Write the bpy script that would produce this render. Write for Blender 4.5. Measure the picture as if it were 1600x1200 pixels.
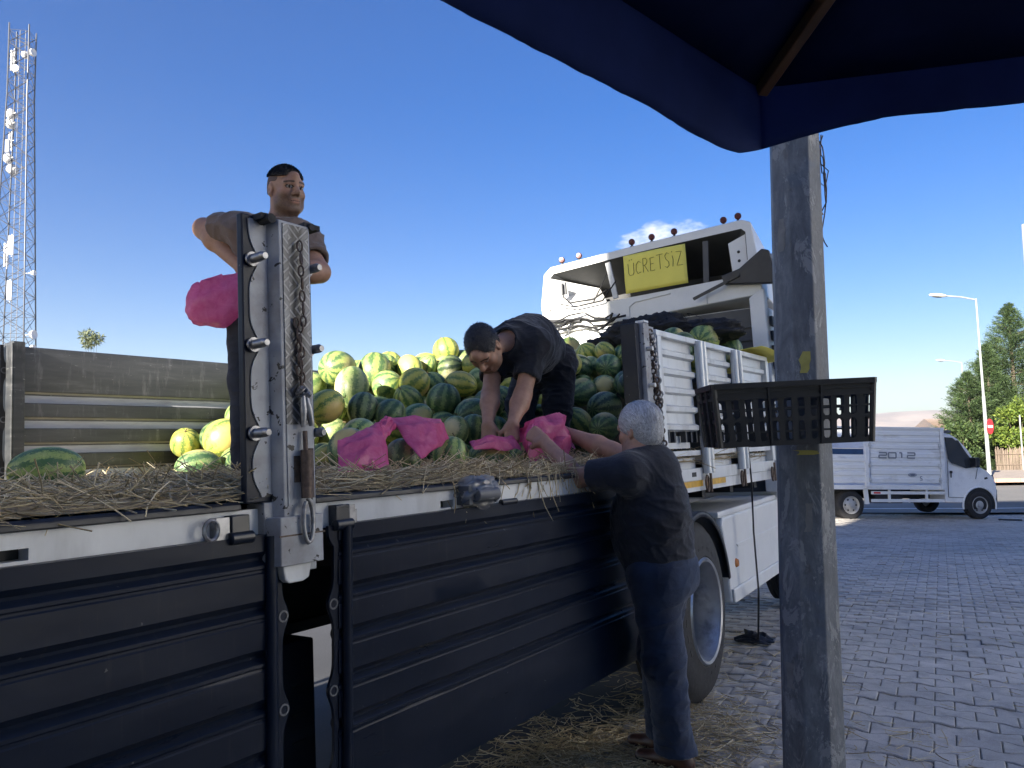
import bpy, bmesh, math, random
import numpy as np
from mathutils import Vector, Matrix, noise as mnoise
random.seed(7); rng = np.random.default_rng(7)
scene = bpy.context.scene
for o in list(bpy.data.objects): bpy.data.objects.remove(o)
R = math.radians
# ------------------------------------------------------------------ camera
CAM_H = 1.57; PITCH = math.atan(86/1200.0); ROLLC = 0.015
cam = bpy.data.cameras.new("camera"); cam_o = bpy.data.objects.new("camera", cam)
scene.collection.objects.link(cam_o); scene.camera = cam_o
cam.sensor_width = 36.0; cam.lens = 27.0; cam.clip_start = 0.05; cam.clip_end = 30000
_f = Vector((0, math.cos(PITCH), math.sin(PITCH))); _r0 = Vector((1, 0, 0)); _u0 = Vector((0, -math.sin(PITCH), math.cos(PITCH)))
_r = math.cos(ROLLC)*_r0 - math.sin(ROLLC)*_u0; _u = math.sin(ROLLC)*_r0 + math.cos(ROLLC)*_u0
cam_o.matrix_world = Matrix(((_r.x, _u.x, -_f.x, 0), (_r.y, _u.y, -_f.y, 0), (_r.z, _u.z, -_f.z, CAM_H), (0, 0, 0, 1)))
# ------------------------------------------------------------------ world, sun, exposure
SUN_AZ = Vector((-0.555, -0.832, 0)).normalized(); SUN_EL = R(20)
SUN_DIR = Vector((SUN_AZ.x*math.cos(SUN_EL), SUN_AZ.y*math.cos(SUN_EL), math.sin(SUN_EL)))
SKY_STRENGTH = 0.08; SUN_STRENGTH = 5.0; EXPOSURE = 2.1; SKY_GAMMA = 0.85; SKY_GAIN = 0.67; SKY_SAT = 1.62; SKY_HUE = 0.520
world = bpy.data.worlds.new("World"); scene.world = world; world.use_nodes = True
nt = world.node_tree; nt.nodes.clear()
w_out = nt.nodes.new("ShaderNodeOutputWorld"); w_bg = nt.nodes.new("ShaderNodeBackground")
w_sky = nt.nodes.new("ShaderNodeTexSky"); w_sky.sky_type = 'NISHITA'; w_sky.sun_disc = False
w_sky.sun_elevation = SUN_EL; w_sky.sun_rotation = math.atan2(SUN_AZ.x, SUN_AZ.y)
w_sky.altitude = 1000; w_sky.air_density = 1.0; w_sky.dust_density = 1.5; w_sky.ozone_density = 2.2
w_bg.inputs['Strength'].default_value = SKY_STRENGTH
w_gm = nt.nodes.new("ShaderNodeGamma"); w_gm.inputs[1].default_value = SKY_GAMMA
w_hs = nt.nodes.new("ShaderNodeHueSaturation"); w_hs.inputs['Saturation'].default_value = SKY_SAT; w_hs.inputs['Hue'].default_value = SKY_HUE; w_hs.inputs['Value'].default_value = SKY_GAIN
nt.links.new(w_sky.outputs[0], w_gm.inputs[0]); nt.links.new(w_gm.outputs[0], w_hs.inputs['Color']); # one small group of fair-weather clouds low in front
w_tc = nt.nodes.new("ShaderNodeTexCoord")
def w_dot(v):
    q = nt.nodes.new("ShaderNodeVectorMath"); q.operation = 'DOT_PRODUCT'; q.inputs[1].default_value = v; nt.links.new(w_tc.outputs['Generated'], q.inputs[0]); return q.outputs['Value']
def w_math(op, a, b):
    q = nt.nodes.new("ShaderNodeMath"); q.operation = op
    for i, v in enumerate((a, b)):
        if isinstance(v, (int, float)): q.inputs[i].default_value = v
        else: nt.links.new(v, q.inputs[i])
    return q.outputs[0]
CD = Vector((.1877, .9493, .2522)).normalized(); CX = Vector((CD.y, -CD.x, 0)).normalized(); CY = CX.cross(CD); CX = (CX+.12*CY).normalized(); CY = CX.cross(CD)
ca_, cb_ = w_math('DIVIDE', w_dot(CX), .075), w_math('DIVIDE', w_dot(CY), .024)
c_m = w_math('SUBTRACT', 1.0, w_math('ADD', w_math('MULTIPLY', ca_, ca_), w_math('MULTIPLY', cb_, cb_)))
c_m = w_math('MAXIMUM', w_math('MULTIPLY', c_m, w_math('GREATER_THAN', w_dot(CD), .5)), 0.0)
w_map = nt.nodes.new("ShaderNodeMapping"); w_map.inputs['Scale'].default_value = (1, 1, 2.6); w_map.inputs['Location'].default_value = (.31, .2, .17); nt.links.new(w_tc.outputs['Generated'], w_map.inputs[0])
w_nz = nt.nodes.new("ShaderNodeTexNoise"); w_nz.inputs['Scale'].default_value = 34; w_nz.inputs['Detail'].default_value = 7; w_nz.inputs['Roughness'].default_value = .6; nt.links.new(w_map.outputs[0], w_nz.inputs['Vector'])
c_f = nt.nodes.new("ShaderNodeMapRange"); c_f.inputs[1].default_value = .50; c_f.inputs[2].default_value = .95; nt.links.new(w_math('ADD', w_nz.outputs[0], w_math('MULTIPLY', w_math('SUBTRACT', c_m, .45), .5)), c_f.inputs[0])
w_mx = nt.nodes.new("ShaderNodeMix"); w_mx.data_type = 'RGBA'; w_mx.inputs[7].default_value = (4.2, 4.25, 4.4, 1)
nt.links.new(w_math('MULTIPLY', c_f.outputs[0], w_math('MINIMUM', w_math('MULTIPLY', c_m, 4.0), 1.0)), w_mx.inputs[0]); nt.links.new(w_hs.outputs[0], w_mx.inputs[6])
nt.links.new(w_mx.outputs[2], w_bg.inputs['Color']); nt.links.new(w_bg.outputs[0], w_out.inputs[0])
sun = bpy.data.lights.new("sun", 'SUN'); sun.energy = SUN_STRENGTH; sun.angle = R(0.53); sun.color = (1.0, 0.93, 0.82)
sun_o = bpy.data.objects.new("sun", sun); scene.collection.objects.link(sun_o)
sun_o.rotation_euler = (-SUN_DIR).to_track_quat('-Z', 'Y').to_euler(); sun_o.location = (0, 0, 60)
scene.view_settings.view_transform = 'Standard'; scene.view_settings.look = 'None'
scene.view_settings.gamma = 1.0; scene.view_settings.use_curve_mapping = False
scene.view_settings.exposure = EXPOSURE; WB = 6500
if WB != 6500: scene.view_settings.use_white_balance = True; scene.view_settings.white_balance_temperature = WB
scene.render.engine = 'CYCLES'
scene.cycles.use_denoising = True
scene.cycles.max_bounces = 8; scene.cycles.transparent_max_bounces = 12
scene.cycles.sample_clamp_indirect = 8.0
# ------------------------------------------------------------------ frames
HD = R(35.3); TROLL = R(2.5); TD = 1.77
DV = Vector((math.sin(HD), math.cos(HD), 0)); NV = Vector((-math.cos(HD), math.sin(HD), 0)); ZV = Vector((0, 0, 1))
TY = math.cos(TROLL)*NV - math.sin(TROLL)*ZV; TZ = math.sin(TROLL)*NV + math.cos(TROLL)*ZV; TO = TD*NV
TM = Matrix(((DV.x, TY.x, TZ.x, TO.x), (DV.y, TY.y, TZ.y, TO.y), (DV.z, TY.z, TZ.z, TO.z), (0, 0, 0, 1)))
TMI = TM.inverted()
def T(s, y, z): return TM @ Vector((s, y, z))
def sstep(a, b, x):
    t = min(1.0, max(0.0, (x-a)/(b-a))); return t*t*(3-2*t)
def gz(x, y):
    "height of the ground: level by the stall, falling gently towards the road"
    z = -0.36*sstep(4.5, 18.0, y) - 0.14*sstep(16, 24, y)
    D = x*NV.x + y*NV.y
    z -= 0.0436*max(0.0, min(D-TD, 3.5))*(1-sstep(9, 16, y))
    return z - 0.010*max(0.0, min(4, (x-7.6)))*sstep(14, 18, y)*3
# ------------------------------------------------------------------ object helpers
COL = scene.collection
def link(o, parent=None):
    COL.objects.link(o)
    if parent is not None: o.parent = parent
    return o
def tag(o, label=None, cat=None, group=None, kind=None):
    if label: o['label'] = label
    if cat: o['category'] = cat
    if group: o['group'] = group
    if kind: o['kind'] = kind
    return o
def empty(name, label, cat, loc=(0, 0, 0), rz=0.0, mw=None, group=None):
    o = bpy.data.objects.new(name, None); link(o); o.empty_display_size = 0.2
    if mw is not None: o.matrix_world = mw
    else: o.location = loc; o.rotation_euler = (0, 0, rz)
    return tag(o, label, cat, group)
def V(*a): return Vector(a[0] if len(a) == 1 else a)
class MB:
    def __init__(s): s.v = []; s.f = []; s.m = []
    def add(s, vs, fs, mi=0, M=None):
        b = len(s.v)
        s.v += [tuple(M @ Vector(p)) if M is not None else tuple(p) for p in vs]
        s.f += [tuple(i+b for i in f) for f in fs]; s.m += [mi]*len(fs); return s
    def box(s, lo, hi, mi=0, M=None):
        x0, y0, z0 = lo; x1, y1, z1 = hi
        if x0 > x1: x0, x1 = x1, x0
        if y0 > y1: y0, y1 = y1, y0
        if z0 > z1: z0, z1 = z1, z0
        vs = [(x0,y0,z0),(x1,y0,z0),(x1,y1,z0),(x0,y1,z0),(x0,y0,z1),(x1,y0,z1),(x1,y1,z1),(x0,y1,z1)]
        return s.add(vs, [(0,3,2,1),(4,5,6,7),(0,1,5,4),(1,2,6,5),(2,3,7,6),(3,0,4,7)], mi, M)
    def bar(s, a, b, w, h, mi=0, up=(0,0,1)):
        "rectangular bar from a to b"
        a = Vector(a); b = Vector(b); d = (b-a); L = d.length
        if L < 1e-6: return s
        d.normalize(); u = Vector(up)
        if abs(d.dot(u)) > .98: u = Vector((1, 0, 0))
        x = d.cross(u).normalized(); z = x.cross(d)
        M = Matrix(((x.x, d.x, z.x, a.x), (x.y, d.y, z.y, a.y), (x.z, d.z, z.z, a.z), (0, 0, 0, 1)))
        return s.box((-w/2, 0, -h/2), (w/2, L, h/2), mi, M)
    def tube(s, pts, r, seg=8, mi=0, closed=False, caps=True, flat=1.0):
        pts = [Vector(p) for p in pts]; n = len(pts)
        rs = r if isinstance(r, (list, tuple)) else [r]*n
        b = len(s.v); prev = None
        for i, p in enumerate(pts):
            if closed: t = pts[(i+1) % n]-pts[i-1]
            else: t = pts[min(i+1, n-1)]-pts[max(i-1, 0)]
            if t.length < 1e-9: t = Vector((0, 0, 1))
            t.normalize()
            if prev is None:
                u = Vector((0, 0, 1)) if abs(t.z) < .9 else Vector((1, 0, 0))
                x = t.cross(u).normalized()
            else: x = (prev-t*prev.dot(t)); x = x.normalized() if x.length > 1e-6 else t.orthogonal().normalized()
            prev = x; y = t.cross(x)
            for k in range(seg):
                a = 2*math.pi*k/seg
                s.v.append(tuple(p+rs[i]*(math.cos(a)*x+flat*math.sin(a)*y)))
        for i in range(n if closed else n-1):
            j = (i+1) % n
            for k in range(seg):
                l = (k+1) % seg
                s.f.append((b+i*seg+k, b+i*seg+l, b+j*seg+l, b+j*seg+k)); s.m.append(mi)
        if caps and not closed:
            s.f.append(tuple(b+k for k in range(seg))[::-1]); s.f.append(tuple(b+(n-1)*seg+k for k in range(seg))); s.m += [mi, mi]
        return s
    def lathe(s, prof, M=None, seg=24, mi=0, mis=None, close=False):
        "profile of (radius, height) turned about local Z"
        b = len(s.v); n = len(prof)
        for (r, z) in prof:
            for k in range(seg):
                a = 2*math.pi*k/seg; p = Vector((r*math.cos(a), r*math.sin(a), z))
                s.v.append(tuple(M @ p) if M is not None else tuple(p))
        for i in range(n if close else n-1):
            j = (i+1) % n
            for k in range(seg):
                l = (k+1) % seg
                s.f.append((b+i*seg+k, b+i*seg+l, b+j*seg+l, b+j*seg+k)); s.m.append(mis[i] if mis else mi)
        return s
    def disc(s, r, z=0.0, M=None, seg=24, mi=0):
        vs = [(r*math.cos(2*math.pi*k/seg), r*math.sin(2*math.pi*k/seg), z) for k in range(seg)]
        return s.add(vs, [tuple(range(seg))], mi, M)
    def prism(s, poly, d0, d1, M=None, mi=0, axis='y'):
        "outline given in two coordinates, pushed from d0 to d1 along the third axis"
        n = len(poly)
        def P(a, b, d): return {'y': (a, d, b), 'x': (d, a, b), 'z': (a, b, d)}[axis]
        vs = [P(a, b, d0) for a, b in poly]+[P(a, b, d1) for a, b in poly]
        fs = [tuple(range(n)), tuple(range(2*n-1, n-1, -1))]+[(i, i+n, (i+1) % n+n, (i+1) % n) for i in range(n)]
        return s.add(vs, fs, mi, M)
    def grid(s, fn, nu, nv, mi=0, wrapu=False):
        b = len(s.v)
        for i in range(nu):
            for j in range(nv): s.v.append(tuple(fn(i/(nu-1) if not wrapu else i/nu, j/(nv-1))))
        for i in range(nu if wrapu else nu-1):
            for j in range(nv-1):
                k = (i+1) % nu
                s.f.append((b+i*nv+j, b+k*nv+j, b+k*nv+j+1, b+i*nv+j+1)); s.m.append(mi)
        return s
    def ball(s, c, r, mi=0, seg=12, rings=8, sc=(1, 1, 1), M=None):
        prof = [(max(1e-4, math.sin(math.pi*i/rings))*r, -math.cos(math.pi*i/rings)*r) for i in range(rings+1)]
        MM = Matrix.Translation(Vector(c)) @ Matrix.Diagonal((sc[0], sc[1], sc[2], 1))
        return s.lathe(prof, (M @ MM) if M is not None else MM, seg, mi)
    def mesh(s, name, mats, smooth=None, fixn=True):
        me = bpy.data.meshes.new(name); me.from_pydata(s.v, [], s.f); me.validate()
        for m in (mats if isinstance(mats, (list, tuple)) else [mats]): me.materials.append(m)
        if len(me.polygons) == len(s.m): me.polygons.foreach_set('material_index', s.m)
        if fixn:
            bm = bmesh.new(); bm.from_mesh(me); bmesh.ops.recalc_face_normals(bm, faces=bm.faces); bm.to_mesh(me); bm.free()
        if smooth is not None:
            me.polygons.foreach_set('use_smooth', [True]*len(me.polygons))
            me.set_sharp_from_angle(angle=R(smooth))
        me.update(); return me
    def build(s, name, mats, parent=None, smooth=None, bev=0.0, fixn=True, segs=2):
        o = bpy.data.objects.new(name, s.mesh(name, mats, smooth, fixn)); link(o, parent)
        if bev:
            b = o.modifiers.new("bevel", 'BEVEL'); b.width = bev; b.segments = segs; b.limit_method = 'ANGLE'; b.angle_limit = R(40)
            b.harden_normals = False
        return o
def frame(o, x, y, z): return Matrix(((x[0], y[0], z[0], o[0]), (x[1], y[1], z[1], o[1]), (x[2], y[2], z[2], o[2]), (0, 0, 0, 1)))
def along(o, z, xhint=(1, 0, 0)):
    z = Vector(z).normalized(); x = Vector(xhint); x = x-z*x.dot(z)
    if x.length < 1e-4: x = z.orthogonal()
    x.normalize(); return frame(o, x, z.cross(x), z)
def arr_obj(name, verts, faces, mat, parent=None, smooth=True):
    me = bpy.data.meshes.new(name)
    me.vertices.add(len(verts)); me.vertices.foreach_set('co', np.asarray(verts, np.float32).ravel())
    faces = np.asarray(faces, np.int32); n, k = faces.shape
    me.loops.add(n*k); me.loops.foreach_set('vertex_index', faces.ravel())
    me.polygons.add(n); me.polygons.foreach_set('loop_start', np.arange(0, n*k, k, dtype=np.int32))
    if smooth: me.polygons.foreach_set('use_smooth', np.ones(n, bool))
    for m in (mat if isinstance(mat, (list, tuple)) else [mat]): me.materials.append(m)
    me.update(calc_edges=True); me.validate()
    o = bpy.data.objects.new(name, me); link(o, parent); return o
# ------------------------------------------------------------------ materials
class NG:
    def __init__(s, name):
        s.mat = bpy.data.materials.new(name); s.mat.use_nodes = True; s.t = s.mat.node_tree; s.t.nodes.clear()
        s.out = s.t.nodes.new('ShaderNodeOutputMaterial'); s.p = s.t.nodes.new('ShaderNodeBsdfPrincipled')
        s.t.links.new(s.p.outputs[0], s.out.inputs[0])
    def n(s, typ, **k):
        q = s.t.nodes.new(typ)
        for a, b in k.items():
            if a.startswith('i_'):
                key = a[2:]; key = int(key) if key.isdigit() else key.replace('_', ' ')
                q.inputs[key].default_value = b
            else: setattr(q, a, b)
        return q
    def l(s, a, b): s.t.links.new(a, b); return s
    def coord(s, out='Object'): return s.n('ShaderNodeTexCoord').outputs[out]
    def noise(s, vec, scale, detail=4, rough=.55, dist=0.0):
        q = s.n('ShaderNodeTexNoise', i_Scale=scale, i_Detail=detail, i_Roughness=rough, i_Distortion=dist)
        if vec is not None: s.l(vec, q.inputs['Vector'])
        return q.outputs[0]
    def ramp(s, fac, stops, interp='LINEAR'):
        q = s.n('ShaderNodeValToRGB'); q.color_ramp.interpolation = interp
        e = q.color_ramp.elements
        while len(e) < len(stops): e.new(0.5)
        for i, (p, c) in enumerate(stops):
            e[i].position = p; e[i].color = (*c, 1) if isinstance(c, (tuple, list)) else (c, c, c, 1)
        s.l(fac, q.inputs[0]); return q.outputs[0]
    def mix(s, fac, a, b, mode='MIX'):
        q = s.n('ShaderNodeMix', data_type='RGBA', blend_type=mode)
        for v, i in ((fac, 0), (a, 6), (b, 7)):
            if isinstance(v, (int, float)): q.inputs[i].default_value = v
            elif isinstance(v, (tuple, list)): q.inputs[i].default_value = (*v, 1)
            else: s.l(v, q.inputs[i])
        return q.outputs[2]
    def math(s, op, a, b=None, c=None):
        q = s.n('ShaderNodeMath', operation=op)
        for i, v in enumerate((a, b, c)):
            if v is None: continue
            if isinstance(v, (int, float)): q.inputs[i].default_value = v
            else: s.l(v, q.inputs[i])
        return q.outputs[0]
    def map(s, vec, scale=(1, 1, 1), loc=(0, 0, 0), rot=(0, 0, 0)):
        q = s.n('ShaderNodeMapping', i_Scale=scale, i_Location=loc, i_Rotation=rot); s.l(vec, q.inputs[0]); return q.outputs[0]
    def set(s, name, v):
        i = s.p.inputs[name]
        if isinstance(v, (int, float)): i.default_value = v
        elif isinstance(v, (tuple, list)): i.default_value = (*v, 1) if len(v) == 3 and i.type == 'RGBA' else v
        else: s.l(v, i)
        return s
    def bump(s, h, strength=.3, dist=.01):
        q = s.n('ShaderNodeBump', i_Strength=strength, i_Distance=dist); s.l(h, q.inputs['Height']); s.l(q.outputs[0], s.p.inputs['Normal']); return s
MATS = {}
def pmat(name, col, rough=.5, metal=0.0, var=.15, vs=6.0, bump=0.0, bs=60.0, dirt=None, dcol=(.09, .075, .06), dth=(.52, .7), ds=3.0,
         chips=None, cs=14.0, cth=.66, stretch=None, spec=.5, coat=0.0, out='Object'):
    if name in MATS: return MATS[name]
    g = NG(name); co = g.coord(out)
    sc = g.map(co, stretch) if stretch else co
    n1 = g.noise(sc, vs, 5)
    lo = tuple(c*(1-var) for c in col); hi = tuple(min(1, c*(1+var)) for c in col)
    c = g.ramp(n1, [(.3, lo), (.7, hi)])
    r = g.math('ADD', g.math('MULTIPLY', g.math('SUBTRACT', g.noise(sc, vs*2.3, 4), .5), .3), rough)
    if dirt:
        m = g.ramp(g.noise(sc, ds, 6, .65), [(dth[0], 0.0), (dth[1], 1.0)])
        m = g.math('MULTIPLY', m, dirt); c = g.mix(m, c, dcol); r = g.math('ADD', r, g.math('MULTIPLY', m, .25))
    if chips:
        m = g.ramp(g.noise(co, cs, 3, .6, .3), [(cth, 0.0), (cth+.02, 1.0)]); c = g.mix(m, c, chips)
    g.set('Base Color', c).set('Roughness', r).set('Metallic', metal).set('Specular IOR Level', spec)
    if coat: g.set('Coat Weight', coat); g.set('Coat Roughness', .08)
    if bump: g.bump(g.noise(co, bs, 4), bump, .01)
    MATS[name] = g.mat; return g.mat
M_white = pmat('white paint weathered', (.62, .63, .635), .42, var=.10, vs=5, dirt=.75, dcol=(.25, .24, .23), dth=(.5, .85), ds=4, stretch=(1, 1, .35), chips=(.03, .025, .02), cs=18, cth=.735)
M_whitechip = pmat('white paint chipped', (.33, .345, .37), .45, var=.16, vs=8, dirt=.75, dcol=(.19, .165, .15), dth=(.46, .72), ds=7, chips=(.02, .018, .018), cs=30, cth=.64)
M_cab = pmat('cab white plastic', (.66, .66, .65), .38, var=.05, vs=3, dirt=.35, dcol=(.34, .33, .31), dth=(.5, .8), ds=3)
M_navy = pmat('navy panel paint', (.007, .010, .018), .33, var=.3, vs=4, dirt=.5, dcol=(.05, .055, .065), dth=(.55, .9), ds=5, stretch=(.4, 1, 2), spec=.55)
M_dark = pmat('dark chassis steel', (.012, .012, .014), .6, var=.3, vs=8)
M_rubber = pmat('black rubber', (.016, .016, .018), .75, var=.3, vs=20, bump=.15, bs=90)
M_steel = pmat('worn steel', (.30, .30, .31), .42, metal=.8, var=.25, vs=30, dirt=.5, dcol=(.08, .05, .035), ds=25)
M_rust = pmat('rusty chain steel', (.11, .08, .065), .6, metal=.5, var=.4, vs=60)
M_black = pmat('black plastic', (.012, .013, .017), .45, var=.2, vs=10)
M_galv = pmat('galvanised steel', (.33, .34, .36), .45, metal=.55, var=.15, vs=6)
M_yellow = pmat('yellow reflective tape', (.60, .34, .03), .4, var=.25, vs=30, dirt=.6, dcol=(.2, .14, .08), ds=15)
M_grey = pmat('mid grey paint', (.11, .115, .125), .5, var=.15)
M_alu = pmat('aluminium panel', (.62, .63, .63), .40, metal=.35, var=.08, vs=4, dirt=.5, dcol=(.22, .2, .18), ds=5, stretch=(1, 1, .3))
# ================================================================== SETTING
def ground_mat():
    g = NG('ground earth and asphalt'); co = g.coord('Object')
    a = g.ramp(g.noise(co, .35, 6, .6), [(.35, (.30, .28, .245)), (.65, (.40, .375, .33))])
    b = g.ramp(g.noise(co, 60, 3, .7), [(.35, .5), (.65, 1.15)])
    g.set('Base Color', g.mix(1.0, a, b, 'MULTIPLY')).set('Roughness', .85)
    g.bump(g.noise(co, 90, 3, .7), .6, .02); return g.mat
def asphalt_mat():
    g = NG('road asphalt'); co = g.coord('Object')
    a = g.ramp(g.noise(co, .5, 5), [(.3, (.15, .145, .135)), (.7, (.21, .20, .185))])
    b = g.ramp(g.noise(co, 80, 3, .7), [(.3, .7), (.7, 1.1)])
    g.set('Base Color', g.mix(1.0, a, b, 'MULTIPLY')).set('Roughness', .85); return g.mat
def paver_mat():
    g = NG('grey concrete paver'); co = g.coord('Object')
    oi = g.n('ShaderNodeObjectInfo').outputs['Random']
    at = g.n('ShaderNodeAttribute', attribute_name='pv').outputs['Fac']
    rnd = g.math('FRACT', g.math('ADD', g.math('MULTIPLY', oi, 7.31), at))
    pos = g.n('ShaderNodeNewGeometry').outputs['Position']
    big = g.ramp(g.noise(pos, .9, 5, .6), [(.3, .72), (.7, 1.18)])
    c = g.ramp(rnd, [(0, (.41, .38, .345)), (.5, (.455, .425, .385)), (1, (.50, .465, .42))])
    c = g.mix(1.0, c, big, 'MULTIPLY')
    st = g.ramp(g.noise(pos, 7, 6, .7), [(.46, 0.0), (.72, .75)]); c = g.mix(st, c, (.21, .195, .175))
    st2 = g.ramp(g.noise(pos, 1.7, 6, .7, .8), [(.56, 0.0), (.66, .38)]); c = g.mix(st2, c, (.17, .16, .15))
    fn = g.ramp(g.noise(pos, 160, 2, .8), [(.3, .8), (.7, 1.15)]); c = g.mix(1.0, c, fn, 'MULTIPLY')
    g.set('Base Color', c).set('Roughness', .58).set('Specular IOR Level', .5)
    g.bump(g.noise(pos, 220, 3, .7), .35, .004); return g.mat
M_ground = ground_mat(); M_road = asphalt_mat(); M_paver = paver_mat()
M_grout = pmat('sandy joint filling', (.10, .092, .08), .9, var=.3, vs=30, bump=.3, bs=200)
def axis_vals(lo, hi, near_lo, near_hi, step):
    a = list(np.arange(near_lo, near_hi+1e-6, step)); x = near_lo; s = step; L = []
    while x > lo: s *= 1.5; x -= s; L.append(max(x, lo))
    x = near_hi; s = step; U = []
    while x < hi: s *= 1.5; x += s; U.append(min(x, hi))
    return L[::-1]+a+U
def sheet(name, xs, ys, zf, mat, kind='structure', parent=None):
    vs = [(x, y, zf(x, y)) for x in xs for y in ys]; n = len(ys)
    fs = [(i*n+j, (i+1)*n+j, (i+1)*n+j+1, i*n+j+1) for i in range(len(xs)-1) for j in range(n-1)]
    o = arr_obj(name, vs, fs, mat, parent, True)
    if kind: o['kind'] = kind
    return o
ground = sheet('ground', axis_vals(-6500, 7500, -12, 24, 1.0), axis_vals(-400, 6500, -6, 26, 1.0), lambda x, y: gz(x, y)-.10, M_ground)
# -- plaza of interlocking double-T pavers, rows square to the truck
RA = R(-29); RU = Vector((math.cos(RA), math.sin(RA), 0)); RV = Vector((-RU.y, RU.x, 0))
def on_plaza(x, y):
    D = x*NV.x + y*NV.y
    return D < 2.05+.7*max(0, y-5) and y < 20.4 and x > -3
px = list(np.arange(-4, 17, .5)); py = list(np.arange(-1.5, 20.6, .5))
pv_, pf_ = [], []
ids = {}
for x in px:
    for y in py:
        if all(on_plaza(x+a, y+b) for a in (0, .5) for b in (0, .5)):
            q = []
            for (a, b) in ((0, 0), (.5, 0), (.5, .5), (0, .5)):
                k = (round(x+a, 3), round(y+b, 3))
                if k not in ids: ids[k] = len(pv_); pv_.append((k[0], k[1], gz(*k)-.010))
                q.append(ids[k])
            pf_.append(q)
plaza = arr_obj('plaza', pv_, pf_, M_grout); plaza['kind'] = 'structure'
PW, PH, PQ = .2, .165, .115   # length, depth at the ends, depth at the waist
def paver_outline(g):
    a, w, q = PW/2-g, PH/2-g, PQ/2-g
    return [(-a, -w), (-.072, -w), (-.028, -q), (.028, -q), (.072, -w), (a, -w), (a, w), (.072, w), (.028, q), (-.028, q), (-.072, w), (-a, w)]
_o1 = paver_outline(.0022); _o2 = paver_outline(.0075)
PV = np.array([(x, y, -.009) for x, y in _o1]+[(x, y, -.001) for x, y in _o1]+[(x, y, .004) for x, y in _o2])
PF4 = [(i, (i+1) % 12, (i+1) % 12+12, i+12) for i in range(12)]+[(i+12, (i+1) % 12+12, (i+1) % 12+24, i+24) for i in range(12)]
PTOP = [(24, 25, 26, 35), (26, 27, 34, 35), (27, 28, 33, 34), (28, 29, 32, 33), (29, 30, 31, 32)]
PTOP = [(24, 25, 34, 35), (25, 26, 33, 34), (26, 27, 32, 33), (27, 28, 31, 32), (28, 29, 30, 31)]
cells = []
pitch = (PH+PQ)/2
for j in range(-40, 190):
    for i in range(-60, 130):
        u = (i+(.5 if j % 2 else 0))*PW; v = j*pitch
        p = RU*u+RV*v
        if p.y < 2.2 or p.y > 19.6 or not on_plaza(p.x, p.y): continue
        f = p.x/max(p.y, .1)
        if f > 1.35 or f < -.42: continue
        D = p.x*NV.x+p.y*NV.y
        occl = 0
        if f < .36 and D > .6: occl = 1      # under or behind the truck
        cells.append((p.y+occl*3, p.x, p.y))
cells.sort()
pmesh = bpy.data.meshes.new('paver'); pmesh.from_pydata([tuple(p) for p in PV], [], PF4+PTOP); pmesh.materials.append(M_paver); pmesh.update()
seen = [c for c in cells if .10 < c[1]/c[2] < .72]
seen_big = seen[:300]; bigset = set(seen_big)
av, af, aa = [], [], []
base_fs = np.array(PF4+PTOP)
for c in cells:
    _, x, y = c
    rz = RA+random.gauss(0, .006); tx, tyy = random.gauss(0, .013), random.gauss(0, .013); dz = random.gauss(0, .0028)
    sl = (gz(x, y+.1)-gz(x, y-.1))/.2
    if c in bigset:
        o = bpy.data.objects.new('paver', pmesh); link(o, plaza)
        o.location = (x, y, gz(x, y)+dz); o.rotation_euler = (tx+sl, tyy, rz)
    else:
        ca, sa = math.cos(rz), math.sin(rz)
        X = PV[:, 0]*ca-PV[:, 1]*sa; Y = PV[:, 0]*sa+PV[:, 1]*ca
        Z = PV[:, 2]+gz(x, y)+dz+sl*Y+tyy*X
        af.append(base_fs+len(av)*36); av.append(np.stack([X+x, Y+y, Z], 1)); aa.append(random.random())
fld = arr_obj('paver_field', np.concatenate(av), np.concatenate(af), M_paver, plaza, False); fld['kind'] = 'stuff'
att = fld.data.attributes.new('pv', 'FLOAT', 'POINT'); att.data.foreach_set('value', np.repeat(np.array(aa, np.float32), 36))
M_side_road = asphalt_mat(); M_side_road.name = 'dark asphalt'
for nd in M_side_road.node_tree.nodes:
    if nd.type == 'VALTORGB' and nd.color_ramp.elements[0].color[0] < .5:
        nd.color_ramp.elements[0].color = (.045, .046, .05, 1); nd.color_ramp.elements[1].color = (.075, .076, .08, 1)
sv, sf = [], []
SS, DD = np.arange(-14, 15, 1.0), np.concatenate([np.arange(2.2, 9.3, .7), np.arange(10, 31, 3.0)])
for a_ in SS:
    for b_ in DD: p_ = DV*a_+NV*b_; sv.append((p_.x, p_.y, gz(p_.x, p_.y)-.025))
n_ = len(DD)
sr = arr_obj('side_road', sv, [(i*n_+j, (i+1)*n_+j, (i+1)*n_+j+1, i*n_+j+1) for i in range(len(SS)-1) for j in range(n_-1)], M_side_road); sr['kind'] = 'structure'
# -- road beyond the plaza
road = sheet('road', list(np.arange(-30, 90, 4.0)), [20.8, 22, 24, 26, 29, 32.0], lambda x, y: gz(x, y)-.03, M_road)
M_line = pmat('road line paint', (.72, .72, .70), .6, var=.1, dirt=.5, dcol=(.2, .2, .19), ds=4)
sheet('road_marking', list(np.arange(-30, 90, 4.0)), [22.3, 22.48], lambda x, y: gz(x, y)-.026, M_line)
M_kerb = pmat('kerb concrete', (.38, .25, .19), .8, var=.12, vs=3)
M_side = pmat('sidewalk paving', (.36, .30, .25), .8, var=.12, vs=2)
kb = MB()
for k in range(-15, 50):
    x = k*1.0; kb.box((x+.01, 32.0, -.53), (x+.99, 32.22, -.36+random.uniform(-.004, .004)))
ko = kb.build('kerb', M_kerb, bev=.015); ko['kind'] = 'structure'
pvm = MB().box((-30, 32.22, -.55), (60, 39.2, -.37)).build('pavement', M_side); pvm['kind'] = 'structure'
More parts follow.
